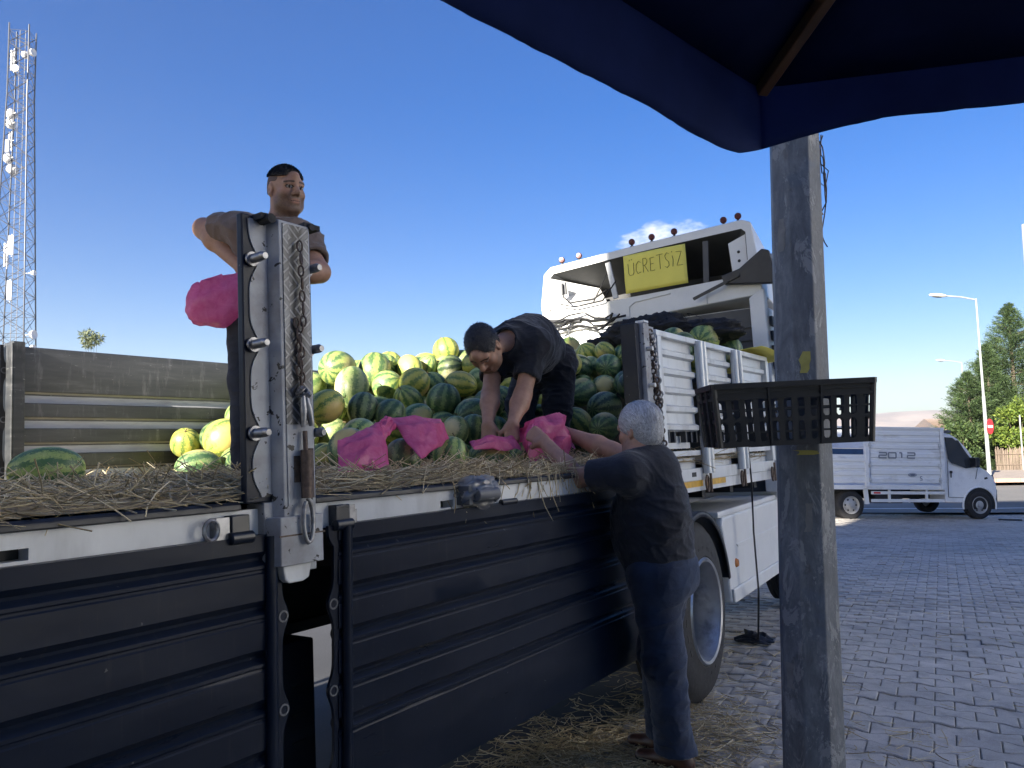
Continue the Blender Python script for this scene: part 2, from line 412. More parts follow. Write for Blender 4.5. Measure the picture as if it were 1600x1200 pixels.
# -- mountains far beyond
def ridge(x):
    return 62+46*math.sin(x*.00115+.4)+26*math.sin(x*.0031+1.2)+14*math.sin(x*.0077)+90*sstep(1700, 2900, x)
def mtn(x, t):
    z = -2+(ridge(x)+3)*math.sin(min(1, t*1.15)*math.pi/2)**1.3
    return z+ (1-abs(2*t-1))*(mnoise.fractal(Vector((x*.004, t*5, 0)), 1, 2, 5)*16)
mv, mf = [], []
XS = np.arange(-4500, 6500, 45.0); TS = np.linspace(0, 1, 22)
for x in XS:
    for t in TS: mv.append((x, 3700+t*1400, mtn(x, t)))
n = len(TS)
mf = [(i*n+j, (i+1)*n+j, (i+1)*n+j+1, i*n+j+1) for i in range(len(XS)-1) for j in range(n-1)]
M_mtn = pmat('dry mountain slope', (.30, .235, .19), .95, var=.35, vs=.006, out='Object')
mo = arr_obj('mountains', mv, mf, M_mtn); mo['kind'] = 'structure'
# -- unseen blocks added for the light: one shades the plaza, one reflects sun
M_render = pmat('building render', (.46, .45, .44), .85, var=.08, vs=.6)
M_glassd = pmat('window glass', (.03, .035, .04), .08, var=.1)
def block(label, loc, rz, W, D, H, wall, nwin, wstep):
    "plain storeyed block; its front (local +y face at y = 0) has recessed windows"
    root = empty('unseen_added_block', label, 'building', loc, rz); bw = MB(); fh = 3.1; nf = int(H/fh)
    wx = [(2.0+wstep*i, 2.0+wstep*i+1.5) for i in range(nwin)]
    def row(z0, z1, holes):
        x = 0
        for (a, b) in holes: bw.box((x, -.3, z0), (a, 0, z1)); x = b
        bw.box((x, -.3, z0), (W, 0, z1))
    z = 0
    for k in range(nf): row(z, z+1.1, []); row(z+1.1, z+2.4, wx); row(z+2.4, z+fh, []); z += fh
    row(z, H, [])
    bw.box((0, -D, 0), (.3, -.3, H)); bw.box((W-.3, -D, 0), (W, -.3, H)); bw.box((.3, -D, 0), (W-.3, -D+.3, H)); bw.box((.3, -D+.3, H-.5), (W-.3, -.3, H-.2))
    bw.build('wall', wall, root)
    wm = MB().box((0, -.2, 0), (1.5, -.17, 1.3)).box((.72, -.17, 0), (.78, -.14, 1.3)).mesh('window', M_glassd)
    for k in range(nf):
        for (a, b) in wx:
            o = bpy.data.objects.new('window', wm); link(o, root); o.location = (a, 0, k*fh+1.1)
    return root
shade_block = block('unseen block added behind the camera to shade the plaza', (-8.0, -6, 0), 0, 10.2, 12.0, math.tan(SUN_EL)/.832*30.5-.5, M_render, 2, 4.3)
_h = math.tan(SUN_EL)/.832*30.5-.5
MB().box((-2.3, -.85, 10.5), (-.003, -.05, _h)).box((-2.5, -.95, _h), (-.003, .1, _h+.2)).build('added_shade_bay', M_render, shade_block)  # overhang added to keep the sun off the van
block('unseen white block added beside the plaza to bounce sunlight into the shade', (38.8, -8.65, -.1), math.atan2(.555, -.832), 30.0, 10.0, 16.0, pmat('white plaster', (.74, .755, .77), .9, var=.04, vs=.6), 6, 4.6)  # added out of view to reflect sunlight onto the plaza
# ------------------------------------------------------------------ vegetation
def leaf_mat(name, dark, light, tr=.35):
    g = NG(name); geo = g.n('ShaderNodeNewGeometry')
    c = g.ramp(geo.outputs['Random Per Island'], [(0, dark), (.6, tuple((a+b)/2 for a, b in zip(dark, light))), (1, light)])
    big = g.ramp(g.noise(geo.outputs['Position'], 1.1, 3), [(.3, .7), (.7, 1.25)])
    c = g.mix(1.0, c, big, 'MULTIPLY')
    g.set('Base Color', c).set('Roughness', .6).set('Specular IOR Level', .3)
    tl = g.n('ShaderNodeBsdfTranslucent'); g.l(c, tl.inputs[0])
    mx = g.n('ShaderNodeMixShader', i_0=tr); g.l(g.p.outputs[0], mx.inputs[1]); g.l(tl.outputs[0], mx.inputs[2]); g.l(mx.outputs[0], g.out.inputs[0])
    return g.mat
M_bark = pmat('bark', (.13, .10, .075), .9, var=.3, vs=12, bump=.5, bs=30)
M_conif = leaf_mat('conifer needles', (.022, .045, .018), (.10, .15, .055), .2)
M_leafb = leaf_mat('bright leaves', (.06, .11, .018), (.22, .28, .05), .35)
M_leafp = leaf_mat('pale leaves', (.10, .13, .07), (.24, .26, .15), .3)
M_leafd = leaf_mat('shrub leaves', (.025, .05, .018), (.09, .13, .04), .25)
def leaves(name, pts, dirs, L, W, mat, parent, r=None):
    "one small pointed leaf card per point, bent along its midrib"
    r = r or np.random.default_rng(3)
    pts = np.asarray(pts, float); dirs = np.asarray(dirs, float); n = len(pts)
    d = dirs/np.maximum(1e-6, np.linalg.norm(dirs, axis=1, keepdims=True))
    rnd = r.normal(size=(n, 3)); sx = np.cross(d, rnd); sx /= np.maximum(1e-6, np.linalg.norm(sx, axis=1, keepdims=True))
    up = np.cross(sx, d); s = r.uniform(.65, 1.35, (n, 1))
    v = np.stack([pts, pts+d*L*.45*s+sx*W*.5*s+up*L*.06, pts+d*L*s, pts+d*L*.45*s-sx*W*.5*s+up*L*.06], 1).reshape(-1, 3)
    f = np.arange(4*n).reshape(n, 4)
    return arr_obj(name, v, f, mat, parent, False)
def conifer(loc, h, rad, seed, label, group=None, skew=0):
    r = np.random.default_rng(seed)
    root = empty('conifer_tree', label, 'tree', loc, group=group)
    tb = MB().tube([(0, 0, -.3), (.05, 0, h*.4), (.02, .03, h*.98)], [h*.024, h*.017, .015], 8)
    P, Dd = [], []
    nb = int(h*26)
    for i in range(nb):
        t = (i+.5)/nb; z = h*(.06+.93*t)
        rr = rad*(1-t)**1.0*(.72+.55*r.random())*(1+skew*math.sin(3*t+seed)) + .08
        a = i*2.399+r.normal()*.3; dx, dy = math.cos(a), math.sin(a)
        up = .12+.5*t
        end = np.array([dx*rr, dy*rr, z+up*rr-.12*rr*rr]); st = np.array([0, 0, z])
        if i % 3 == 0 and rr > .5: tb.tube([tuple(st), tuple((st+end)/2-np.array([0, 0, .04*rr])), tuple(st+(end-st)*.85)], [.02+.008*rr, .015, .006], 4)
        m = int(150*rr+50)
        u = r.random(m)**.6
        p = st+(end-st)*u[:, None]; p[:, 2] -= .1*rr*np.sin(u*math.pi)
        p += r.normal(size=(m, 3))*np.array([.10, .10, .06])*(.5+rr*.5)
        dd = np.array([dx, dy, .25])+r.normal(size=(m, 3))*.55
        P.append(p); Dd.append(dd)
    tb.build('trunk', M_bark, root, 60)
    leaves('crown', np.concatenate(P), np.concatenate(Dd), .17, .026, M_conif, root, r)
    return root
def bushy(name, cat, loc, size, n, L, W, mat, label, seed, clumps=26, trunk=True, group=None):
    r = np.random.default_rng(seed); root = empty(name, label, cat, loc, group=group)
    sx, sy, sz = size; P, Dd = [], []
    tb = MB()
    if trunk: tb.tube([(0, 0, -.3), (.03*sx, 0, sz*.3), (0, .04*sy, sz*.6)], [.05*sx+.03, .03*sx+.02, .015], 7)
    for c in range(clumps):
        a = r.uniform(0, 2*math.pi); q = r.random()**.5; zz = r.uniform(.18, 1.0)
        w = math.sin(min(1, zz*1.25)*math.pi*.8)**.6+.15
        ctr = np.array([math.cos(a)*q*sx*.42*w, math.sin(a)*q*sy*.42*w, zz*sz*.9]); cr = r.uniform(.13, .24)*min(sx, sz)
        if trunk: tb.tube([(0, 0, sz*.25*zz), tuple(ctr*.6+np.array([0, 0, sz*.05])), tuple(ctr)], [.03*sx*.5+.01, .012, .005], 4)
        m = n//clumps; v = r.normal(size=(m, 3)); v /= np.linalg.norm(v, axis=1, keepdims=True)
        P.append(ctr+v*cr*r.random((m, 1))**.4*np.array([1, 1, .8])); Dd.append(v*.7+r.normal(size=(m, 3))*.5+np.array([0, 0, .1]))
    if trunk: tb.build('trunk', M_bark, root, 60)
    leaves('crown', np.concatenate(P), np.concatenate(Dd), L, W, mat, root, r)
    return root
conifer((30.4, 46.5, -.5), 9.9, 4.2, 11, 'tallest dark conifer tree with a pointed top, at the right beyond the road', skew=.12)
conifer((26.5, 44.6, -.5), 5.6, 2.5, 12, 'lower dark conifer tree just left of the tallest one, behind the street lamp', skew=.2)
conifer((28.3, 45.6, -.5), 7.3, 3.1, 15, 'middle conifer tree squeezed between the tall pointed one and the low one', skew=.15)
conifer((34.2, 48, -.5), 8.0, 3.4, 17, 'conifer tree at the very right edge behind the bright leafy tree', skew=.15)
bushy('leafy_tree', 'tree', (27.4, 41.4, -.5), (3.2, 2.6, 3.9), 11000, .15, .09, M_leafb, 'bright yellow-green leafy tree lit by the sun above the brown reed fence', 21, 34)
bushy('hedge_shrub', 'shrub', (24.6, 42.2, -.5), (2.6, 2.0, 2.6), 4000, .16, .10, M_leafd, 'dark green shrub filling the gap under the low conifer', 22, 26)
bushy('hedge_shrub', 'shrub', (30.6, 42.4, -.5), (3.2, 2.0, 2.5), 4000, .16, .10, M_leafd, 'dark green shrub behind the reed fence at the right edge', 23, 26)
# reed fence
M_reed = pmat('dry reed', (.17, .13, .10), .85, var=.35, vs=9, stretch=(6, 1, .3))
fn = empty('reed_fence', 'brown reed fence standing along the pavement under the leafy tree', 'fence', (25.2, 40.3, -.45))
rb = MB()
for k in range(260):
    x = k*.035+random.uniform(-.01, .01); rb.tube([(x, random.uniform(-.02, .02), 0), (x+random.uniform(-.02, .02), random.uniform(-.02, .02), 1.15+random.uniform(-.12, .1))], .017, 4)
o = rb.build('reeds', M_reed, fn); o['kind'] = 'stuff'
for zz in (.3, .85): MB().tube([(0, -.04, zz), (9.1, -.04, zz)], .02, 6).build('rail', M_reed, fn)
# treetops that show over the far truck side
bushy('treetop', 'tree', (-19.6, 36, -.4), (1.3, 1.3, 8.0), 3600, .2, .05, M_leafp, 'slender pale tree whose tip shows over the dark truck side beside the mast', 31, 30)
bushy('treetop', 'tree', (-19.9, 35.6, -.4), (.8, .8, 7.2), 1200, .2, .06, M_leafp, 'small second pale tip just left of the slender tree over the truck side', 34, 20)
bushy('treetop', 'tree', (-12.0, 34, -.4), (2.2, 2.2, 5.35), 2600, .24, .09, M_leafb, 'spiky light green treetop right beside the man standing on the truck', 32, 26)
bushy('treetop', 'tree', (-14.5, 36, -.4), (1.0, 1.0, 5.3), 1000, .18, .07, M_leafp, 'tiny treetop just peeping over the far truck side', 33, 16)
# far house with tiled roof, behind the van's cab
hs = empty('small_house', 'small distant house with an orange tiled roof behind the van cab', 'house', (68, 120, -.6))
MB().box((-3.4, -3, 0), (3.4, 3, 3.0)).build('wall', pmat('far house wall', (.45, .36, .28), .85), hs)
rm = MB()
for sgn in (-1, 1):
    for k in range(12):
        a, b = k/12, (k+1)/12
        rm.add([(-3.8, sgn*3.5*(1-a), 2.9+1.5*a), (3.8, sgn*3.5*(1-a), 2.9+1.5*a), (3.8, sgn*3.5*(1-b), 2.84+1.5*b), (-3.8, sgn*3.5*(1-b), 2.84+1.5*b)], [(0, 1, 2, 3)])
rm.build('roof', pmat('terracotta', (.36, .25, .17), .8, var=.2), hs)
for xx in (-1.6, 1.4): MB().box((xx-.5, -3.03, 1.0), (xx+.5, -2.98, 2.1)).build('window', M_glassd, hs)
# ------------------------------------------------------------------ lattice mast
tw = empty('lattice_mast', 'tall steel lattice phone mast with dishes and antenna panels at the left edge', 'mast', (-39.2, 60.0, -.4), R(12))
TWH = 36.6
def tw_w(z): return 1.42-.70*min(1, z/30.0)
M_mast = pmat('mast steel', (.13, .135, .15), .45, metal=.4, var=.1)
M_dish = pmat('antenna plastic', (.75, .75, .74), .4, var=.05)
cs = ((-1, -1), (1, -1), (1, 1), (-1, 1))
def cpt(k, z): w = tw_w(z); return (cs[k % 4][0]*w, cs[k % 4][1]*w, z)
for k in range(4): MB().tube([cpt(k, z) for z in (0, 10, 20, 30, TWH-.8)], .055, 6).build('leg', M_mast, tw, 60)
br = MB(); z = 0; i = 0
while z < TWH-2:
    st = 1.9-.026*z; z2 = min(z+st, TWH-.8)
    for k in range(4):
        if i % 2 == 0: br.tube([cpt(k, z), cpt(k+1, z2)], .03, 4); br.tube([cpt(k+1, z), cpt(k, z2)], .018, 4)
        else: br.tube([cpt(k+1, z), cpt(k, z2)], .03, 4); br.tube([cpt(k, z), cpt(k+1, z2)], .018, 4)
        br.tube([cpt(k, z2), cpt(k+1, z2)], .02, 4)
    z = z2; i += 1
o = br.build('bracing', M_mast, tw); o['kind'] = 'stuff'
ld = MB()
for sx in (-.2, .2): ld.tube([(sx, 0, 0), (sx, 0, TWH-1)], .03, 5)
for q in range(80): ld.tube([(-.2, 0, .4+q*.41), (.2, 0, .4+q*.41)], .015, 4)
ld.build('cable_ladder', M_mast, tw)
def dish(z, ang, r, out=.5):
    w = tw_w(z); c = Vector((math.cos(ang), math.sin(ang), 0)); p = c*(w+out)+Vector((0, 0, z))
    m = MB().lathe([(0.001, .10), (r*.6, .12), (r, .16), (r*1.02, .02), (r*.9, -.08), (r*.4, -.18), (.05, -.22)], along(p, c), 16)
    m.tube([tuple(p-c*.15), tuple(c*(w*.9)+Vector((0, 0, z)))], .04, 5); m.build('dish', M_dish, tw, 50)
def panel(z, ang, h, out=.35):
    w = tw_w(z); c = Vector((math.cos(ang), math.sin(ang), 0)); s = Vector((-c.y, c.x, 0)); p = c*(w+out)+Vector((0, 0, z))
    m = MB().box((-.16, -h/2, -.07), (.16, h/2, .09), 0, frame(p, s, (0, 0, 1), c)).tube([tuple(p-c*.12+Vector((0, 0, -h*.6))), tuple(p-c*.12+Vector((0, 0, h*.6)))], .035, 5)
    m.tube([tuple(p-c*.12), tuple(c*(w*.9)+Vector((0, 0, z)))], .03, 5); m.build('antenna_panel', M_dish, tw, bev=.02)
W_ = R(180)-R(12)
dish(28.9, W_-.5, .42); dish(28.1, W_-.5, .42); dish(25.2, W_-.45, .40); dish(24.4, W_-.7, .45)
dish(33.6, W_+2.9, .3, .25); dish(34.0, W_-1.2, .3, .15); dish(10.7, W_+3.0, .35); dish(9.7, W_+3.0, .2); dish(15.6, W_+3.0, .2); dish(31.8, W_+1.8, .28)
panel(33.2, W_-.3, 1.7, .25); panel(26.6, W_-.45, 1.4); panel(17.6, W_+1.9, 1.5, .3); panel(14.0, W_+1.9, 1.5, .3); panel(17.3, W_-.5, 1.9); panel(25.6, W_+1.3, 1.0, .2); panel(5.2, W_+3.0, 1.3, .2); panel(4.7, W_+.9, 1.3, .3)
# ------------------------------------------------------------------ street lamps and poles beyond the road
M_lamp = pmat('lamp post paint', (.34, .365, .35), .5, metal=.2, var=.06)
M_lamph = pmat('lamp head', (.62, .60, .55), .4, var=.05)
def street_lamp(loc, h, arm, label, lean=0.0, group='street lamps along the road'):
    r = empty('street_lamp', label, 'street lamp', loc, group=group); r.rotation_euler = (0, lean, 0)
    MB().tube([(0, 0, 0), (0, 0, h*.45)], [.085, .065], 12).tube([(0, 0, h*.45), (0, 0, h)], [.052, .035], 12).build('post', M_lamp, r, 50)
    MB().tube([(0, 0, h-.05), (-arm*.5, 0, h+.10), (-arm, 0, h+.17)], .035, 8).build('arm', M_lamp, r, 50)
    hd = MB().ball((0, 0, 0), 1, 0, 16, 10, (.40, .14, .085), Matrix.Translation((-arm-.30, 0, h+.2)) @ Matrix.Rotation(R(6), 4, 'Y')).build('lamp_head', M_lamph, r, 60)
    MB().ball((0, 0, 0), 1, 0, 12, 8, (.24, .10, .05), Matrix.Translation((-arm-.33, 0, h+.15)) @ Matrix.Rotation(R(6), 4, 'Y')).build('lens', M_glassd, hd, 60)
    return r
street_lamp((20.45, 33.2, -.37), 7.75, 1.35, 'nearest street lamp, its pale curved arm reaching left above the van cab', -.018)
street_lamp((36.3, 61.5, -.5), 7.7, 1.35, 'far small street lamp whose head shows left of the conifers', -.018)
MB().tube([(37.55, 55, -.5), (37.45, 55, 16.6)], [.2, .16], 12).build('tall_mast', M_lamp, None, 50)
tag(bpy.data.objects['tall_mast'], 'tall grey mast cut off by the right edge of the view', 'mast')
MB().tube([(25.75, 39.0, -.37), (25.72, 39.0, 2.4)], .035, 8).build('thin_post', M_lamp, None, 50)
tag(bpy.data.objects['thin_post'], 'thin white post in front of the leafy tree at the right edge', 'post')
M_red = pmat('sign red', (.55, .03, .035), .45, var=.06); M_signw = pmat('sign white', (.75, .75, .74), .45, var=.04)
sg = empty('no_entry_sign', 'round red no entry sign with a white bar on the nearest lamp post', 'road sign', (20.47, 33.0, 1.80), R(36))
MB().lathe([(.001, .012), (.33, .012), (.335, 0), (.33, -.012), (.001, -.012)], along((0, 0, 0), (0, -1, 0)), 28).build('sign_face', M_red, sg, 30)
MB().box((-.23, -.018, -.055), (.23, -.0125, .055)).build('white_bar', M_signw, sg)
MB().bar((0, .013, -.1), (0, .17, -.1), .06, .03).bar((0, .013, .1), (0, .17, .1), .06, .03).build('bracket', M_steel, sg)
# ================================================================== SEMI-TRAILER
def wall_in_mat():
    g = NG('scraped inner wall'); co = g.coord('Object')
    st = g.map(co, (.35, 1, 3.0)); n1 = g.noise(st, 7, 6, .65); n2 = g.noise(g.map(co, (3, 1, .6)), 6, 6, .7)
    c = g.ramp(n1, [(.32, (.026, .029, .034)), (.58, (.055, .058, .062)), (.78, (.15, .15, .155))])
    c = g.mix(g.ramp(n2, [(.54, 0.0), (.74, .6)]), c, (.22, .22, .225))
    sc = g.ramp(g.noise(g.map(co, (1.5, 1, 9)), 16, 3, .6), [(.68, 0.0), (.72, 1.0)])
    c = g.mix(g.math('MULTIPLY', sc, .5), c, (.5, .5, .49))
    g.set('Base Color', c).set('Roughness', .42).set('Specular IOR Level', .5).set('Metallic', .15)
    return g.mat
M_wallin = wall_in_mat()
M_sunlit_scrape = pmat('scraped metal lightened as sunlit', (.40, .40, .40), .45, metal=.2, var=.3, vs=7, dirt=.7, dcol=(.07, .07, .072), dth=(.5, .8), ds=7, stretch=(.6, 1, 2.5))  # scraped metal; lighter grey also paints in sun on the ridge slopes
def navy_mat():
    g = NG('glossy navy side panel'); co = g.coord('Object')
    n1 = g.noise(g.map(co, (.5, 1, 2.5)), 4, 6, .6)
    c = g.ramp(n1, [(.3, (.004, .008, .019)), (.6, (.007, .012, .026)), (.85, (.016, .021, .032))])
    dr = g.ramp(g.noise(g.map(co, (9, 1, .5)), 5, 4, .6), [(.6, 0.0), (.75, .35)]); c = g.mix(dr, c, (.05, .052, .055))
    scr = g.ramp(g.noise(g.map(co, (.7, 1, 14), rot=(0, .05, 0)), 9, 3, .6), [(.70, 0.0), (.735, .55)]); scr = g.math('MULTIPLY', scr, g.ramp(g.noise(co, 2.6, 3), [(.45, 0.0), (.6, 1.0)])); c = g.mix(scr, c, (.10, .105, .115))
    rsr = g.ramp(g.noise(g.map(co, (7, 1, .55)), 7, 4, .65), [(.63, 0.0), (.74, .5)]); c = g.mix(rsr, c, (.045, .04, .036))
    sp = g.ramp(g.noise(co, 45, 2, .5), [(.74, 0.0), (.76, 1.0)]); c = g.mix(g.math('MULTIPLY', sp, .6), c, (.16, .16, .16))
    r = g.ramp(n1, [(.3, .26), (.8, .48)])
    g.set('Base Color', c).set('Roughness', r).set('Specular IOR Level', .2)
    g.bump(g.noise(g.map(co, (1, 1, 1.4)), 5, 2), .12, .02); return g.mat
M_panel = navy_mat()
trailer = empty('semi_trailer', 'open dropside semi-trailer loaded with watermelons, its dark side flaps hanging down', 'trailer', mw=TM)
# -- deck and frame
MB().box((-3.2, .075, 1.30), (6.12, 2.42, 1.375)).build('deck', M_dark, trailer)
fr = MB()
for y in (.72, 1.68): fr.box((-3.2, y-.07, .86), (3.6, y+.07, .90)).box((-3.2, y-.012, .90), (6.0, y+.012, 1.26)).box((-3.2, y-.07, 1.26), (6.0, y+.07, 1.30))
for k in range(18): fr.box((-3.0+k*.52, .08, 1.18), (-2.94+k*.52, 2.4, 1.30))
fr.build('chassis_frame', M_dark, trailer)
# near edge rail, broken round its slots
rl = MB(); slots = [(-1.0, -.82), (.56, .765), (2.125, 2.195), (3.2, 3.27)]
x = -3.2
for a, b in slots:
    rl.box((x, 0, 1.312), (a, .075, 1.388)); rl.box((a, 0, 1.352), (b, .075, 1.388)); rl.box((a, 0, 1.312), (b, .075, 1.326)); rl.box((a, .05, 1.326), (b, .075, 1.352), 1); x = b
rl.box((x, 0, 1.312), (3.98, .075, 1.388))
rl.build('edge_rail', [M_white, M_dark], trailer)
es = MB()
for a, b in ((-3.2, 1.29), (1.545, 3.74)): es.prism([(-.014, 1.388), (.08, 1.388), (.08, 1.408), (.0, 1.412), (-.012, 1.404)], a, b, axis='x')
es.build('edge_strip', M_black, trailer, bev=.004)
for (a, b) in ((-3.2, 1.72),): pass
# -- corrugated panels
PER = .131
def panel_profile(h, wide=False):
    "(t, depth): t runs from the hinge edge to the free edge, depth is into the sheet from the inner face"
    p = [(0.0, 0.0), (.045, 0.0)]; t = .045
    n = int((h-.045-.12)/PER)
    for k in range(n):
        q = ((.004, .004), (.044, .020), (.052, .021), (.061, .004), (.064, 0.0)) if wide else ((.004, .003), (.017, .016), (.025, .017), (.034, .004), (.038, 0.0), (.046, 0.0), (.050, .003), (.056, .003), (.060, 0.0))
        p += [(t+a, b) for a, b in q]; t += PER
        p.append((t, 0.0))
    p += [(h-.012, 0.0), (h-.004, .003), (h, .012)]
    return p
CPN = [0]
def corr_panel(L, h, thick=.032, wide=False):
    pr = panel_profile(h, wide); m = MB(); front = pr; n = len(front); NX = 26; sd = L*7.3+(5 if wide else 0)+CPN[0]*3.7; CPN[0] += 1
    def dent(x, t):   # knocks and waviness of used sheet metal
        q = .0035*mnoise.noise(Vector((x*1.7, t*2.5, sd)))+.0025*mnoise.noise(Vector((x*5, t*5, sd+9)))
        for k in range(5):
            cx, ct = (k*.37*L+sd*.13) % L, (.13+.19*k+.07*sd) % h
            q += .010*math.exp(-((x-cx)/.05)**2-((t-ct)/.035)**2)
        return q*min(1, x*8)*min(1, (L-x)*8)
    vs, fs, N = [], [], 2*n
    for i in range(NX):
        x = L*i/(NX-1)
        for t, d in front: vs.append((x, -d-dent(x, t), t))
        for t, d in front: vs.append((x, -thick-(d*.4), t))
    kinds = []
    for c in range(NX-1):
        o = c*N
        for i in range(n-1):
            fs.append((o+i, o+i+1, o+N+i+1, o+N+i)); kinds.append(i); fs.append((o+n+i, o+N+n+i, o+N+n+i+1, o+n+i+1)); kinds.append(-1)
        fs.append((o, o+N, o+N+n, o+n)); fs.append((o+n-1, o+2*n-1, o+N+2*n-1, o+N+n-1)); kinds += [-1, -1]
    e = (NX-1)*N
    for i in range(n-1): fs.append((i, n+i, n+i+1, i+1)); fs.append((e+i, e+i+1, e+n+i+1, e+n+i)); kinds += [-1, -1]
    m.add(vs, fs)
    if wide:   # scraped slopes, coloured lighter for the sun they catch
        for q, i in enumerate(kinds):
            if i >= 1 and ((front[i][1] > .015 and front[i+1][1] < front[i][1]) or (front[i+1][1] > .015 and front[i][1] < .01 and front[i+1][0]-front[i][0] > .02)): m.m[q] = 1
    return m
def flange_outline(h, ts, w=.035, bulge=.022):
    "scalloped edge along a panel end, as (offset, t)"
    pts = []
    N = 70
    for i in range(N+1):
        t = h*i/N; b = sum(math.exp(-((t-q)/.040)**2) for q in ts)
        if t < .06: b = max(b, 1-(t/.06)**4)
        pts.append((w*.45+bulge*min(1, b), t))
    return pts
LUG = (.232, .485, .735)        # lug heights measured from the hinge line
def side_panel(name, L, h, M, mat, fl_mat, label=None, rods=True):
    o = corr_panel(L, h, wide=(mat is M_wallin)).build(name, [mat, M_sunlit_scrape] if mat is M_wallin else mat, trailer, 35); o.matrix_local = M
    if label: o['label'] = label
    for end in (0, 1):
        x0 = 0 if end == 0 else L; sg = -1 if end == 0 else 1
        pts = flange_outline(h, LUG)
        poly = [(x0-sg*.004, 0)]+[(x0+sg*a, t) for a, t in pts]+[(x0-sg*.004, h)]
        fb = bmesh.new()
        m = MB().prism(poly, -.016, -.004, axis='y')
        f = m.build('end_flange', fl_mat, o, bev=.002)
        for q in LUG:   # lug holes: short dark sleeves let into the flange
            MB().lathe([(.0115, -.0185), (.0165, -.0185), (.0165, -.0015), (.0115, -.0015)], along((x0+sg*.018, 0, q), (0, 1, 0)), 14, close=True).disc(.0112, -.006, along((x0+sg*.018, 0, q), (0, 1, 0)), 14).build('lug_hole', M_alu if name == 'x' else M_grey, o, 40)
        if rods:
            MB().tube([(x0-sg*.028, .006, .004), (x0-sg*.028, .006, h-.004)], .0165, 12).build('end_rod', mat, o, 50)
    return o
PH_ = .872
def hang(s0, lean): # hanging flap: hinge at the top, inner face outwards
    Rm = Matrix.Rotation(lean, 4, 'X')
    return Matrix.Translation((s0, -.035, 1.318)) @ Rm @ frame((0, 0, 0), (1, 0, 0), (0, -1, 0), (0, 0, -1))
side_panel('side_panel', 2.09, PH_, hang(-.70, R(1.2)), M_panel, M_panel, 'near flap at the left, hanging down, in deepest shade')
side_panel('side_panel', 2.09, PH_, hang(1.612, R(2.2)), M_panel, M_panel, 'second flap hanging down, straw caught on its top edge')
def stand_far(s0): return Matrix.Translation((s0, 2.47, 1.33)) @ frame((0, 0, 0), (-1, 0, 0), (0, -1, 0), (0, 0, 1))
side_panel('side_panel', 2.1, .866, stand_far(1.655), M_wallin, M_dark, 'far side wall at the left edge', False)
side_panel('side_panel', 2.18, .866, stand_far(3.915), M_wallin, M_dark, 'far side wall with scraped ridges lightened as if sunlit', False)
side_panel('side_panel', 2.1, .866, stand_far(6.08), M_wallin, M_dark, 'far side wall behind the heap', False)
for s in (1.70, 3.96):
    MB().box((s-.012, 2.41, 1.33), (s+.045, 2.52, 2.21)).box((s-.02, 2.405, 1.33), (s-.012, 2.53, 2.2)).build('far_stake', M_wallin, trailer, bev=.004)
MB().box((6.08, .06, 1.375), (6.13, 2.45, 2.05)).build('headboard', M_grey, trailer)
# -- middle stake with tread plate, lugs and chain
def tread_mat():
    g = NG('checker plate'); co = g.coord('Object')
    def wave(rot):
        q = g.n('ShaderNodeTexWave', wave_type='BANDS', i_Scale=16.0, i_Distortion=.6); q.inputs['Detail'].default_value = 0
        g.l(g.map(co, (1, 1, 1), rot=(0, rot, 0)), q.inputs[0]); return q.outputs['Fac']
    ck = g.n('ShaderNodeTexChecker', i_Scale=26.0); g.l(g.map(co, (1, 0, .55)), ck.inputs[0])
    h = g.mix(ck.outputs['Fac'], wave(R(45)), wave(R(-45)))
    hb = g.ramp(h, [(.72, 0.0), (.86, 1.0)])
    grime = g.ramp(g.noise(g.map(co, (1, 1, .5)), 14, 5), [(.36, (.20, .205, .215)), (.66, (.09, .088, .086))])
    sx = g.n('ShaderNodeSeparateXYZ'); g.l(co, sx.inputs[0])
    stain = g.math('MULTIPLY', g.ramp(g.math('ABSOLUTE', g.math('SUBTRACT', sx.outputs[0], 1.452)), [(.014, 1.0), (.036, 0.0)]), g.ramp(g.noise(g.map(co, (2, 1, .6)), 30, 4), [(.3, .55), (.55, 1.0)]))
    up = g.ramp(sx.outputs[2], [(0, 0.0), (1, 1.0)])
    c = g.mix(stain, grime, (.022, .02, .018)); c = g.mix(g.math('MULTIPLY', hb, .35), c, (.5, .5, .5))
    g.set('Base Color', c).set('Roughness', .45).set('Metallic', .25); g.bump(hb, .8, .004); return g.mat
M_tread = tread_mat()
st = MB().box((1.298, -.02, 1.405), (1.542, .004, 2.222)).build('stake_back', M_panel, trailer, bev=.004)
st['label'] = 'middle stake standing between the two hanging flaps'
def flange_plate(x0, x1, lugs, sgn):
    pts = []
    for i in range(81):
        z = 1.42+.79*i/80; b = sum(math.exp(-((z-q)/.045)**2) for q in lugs+(1.41,))
        pts.append((x0+sgn*min(.034, .030*b), z))
    return [(x1, 1.42)]+pts+[(x1, 2.21)]
LZ = (1.597, 1.845, 2.090)
MB().prism(flange_plate(1.318, 1.392, LZ, 1), -.0245, -.02, axis='y').prism(flange_plate(1.526, 1.505, LZ, -1), -.0245, -.02, axis='y').build('flange_plate', M_whitechip, st)
ch = MB().prism([(1.378, -.0245), (1.392, -.062), (1.504, -.062), (1.516, -.0245)], 1.36, 2.214, axis='z').build('channel', M_whitechip, st, bev=.003)
MB().box((1.404, -.0655, 1.62), (1.496, -.062, 2.205)).build('tread_plate', M_tread, ch)
MB().box((1.404, -.0655, 1.39), (1.496, -.062, 1.617)).build('backing_plate', M_whitechip, ch)
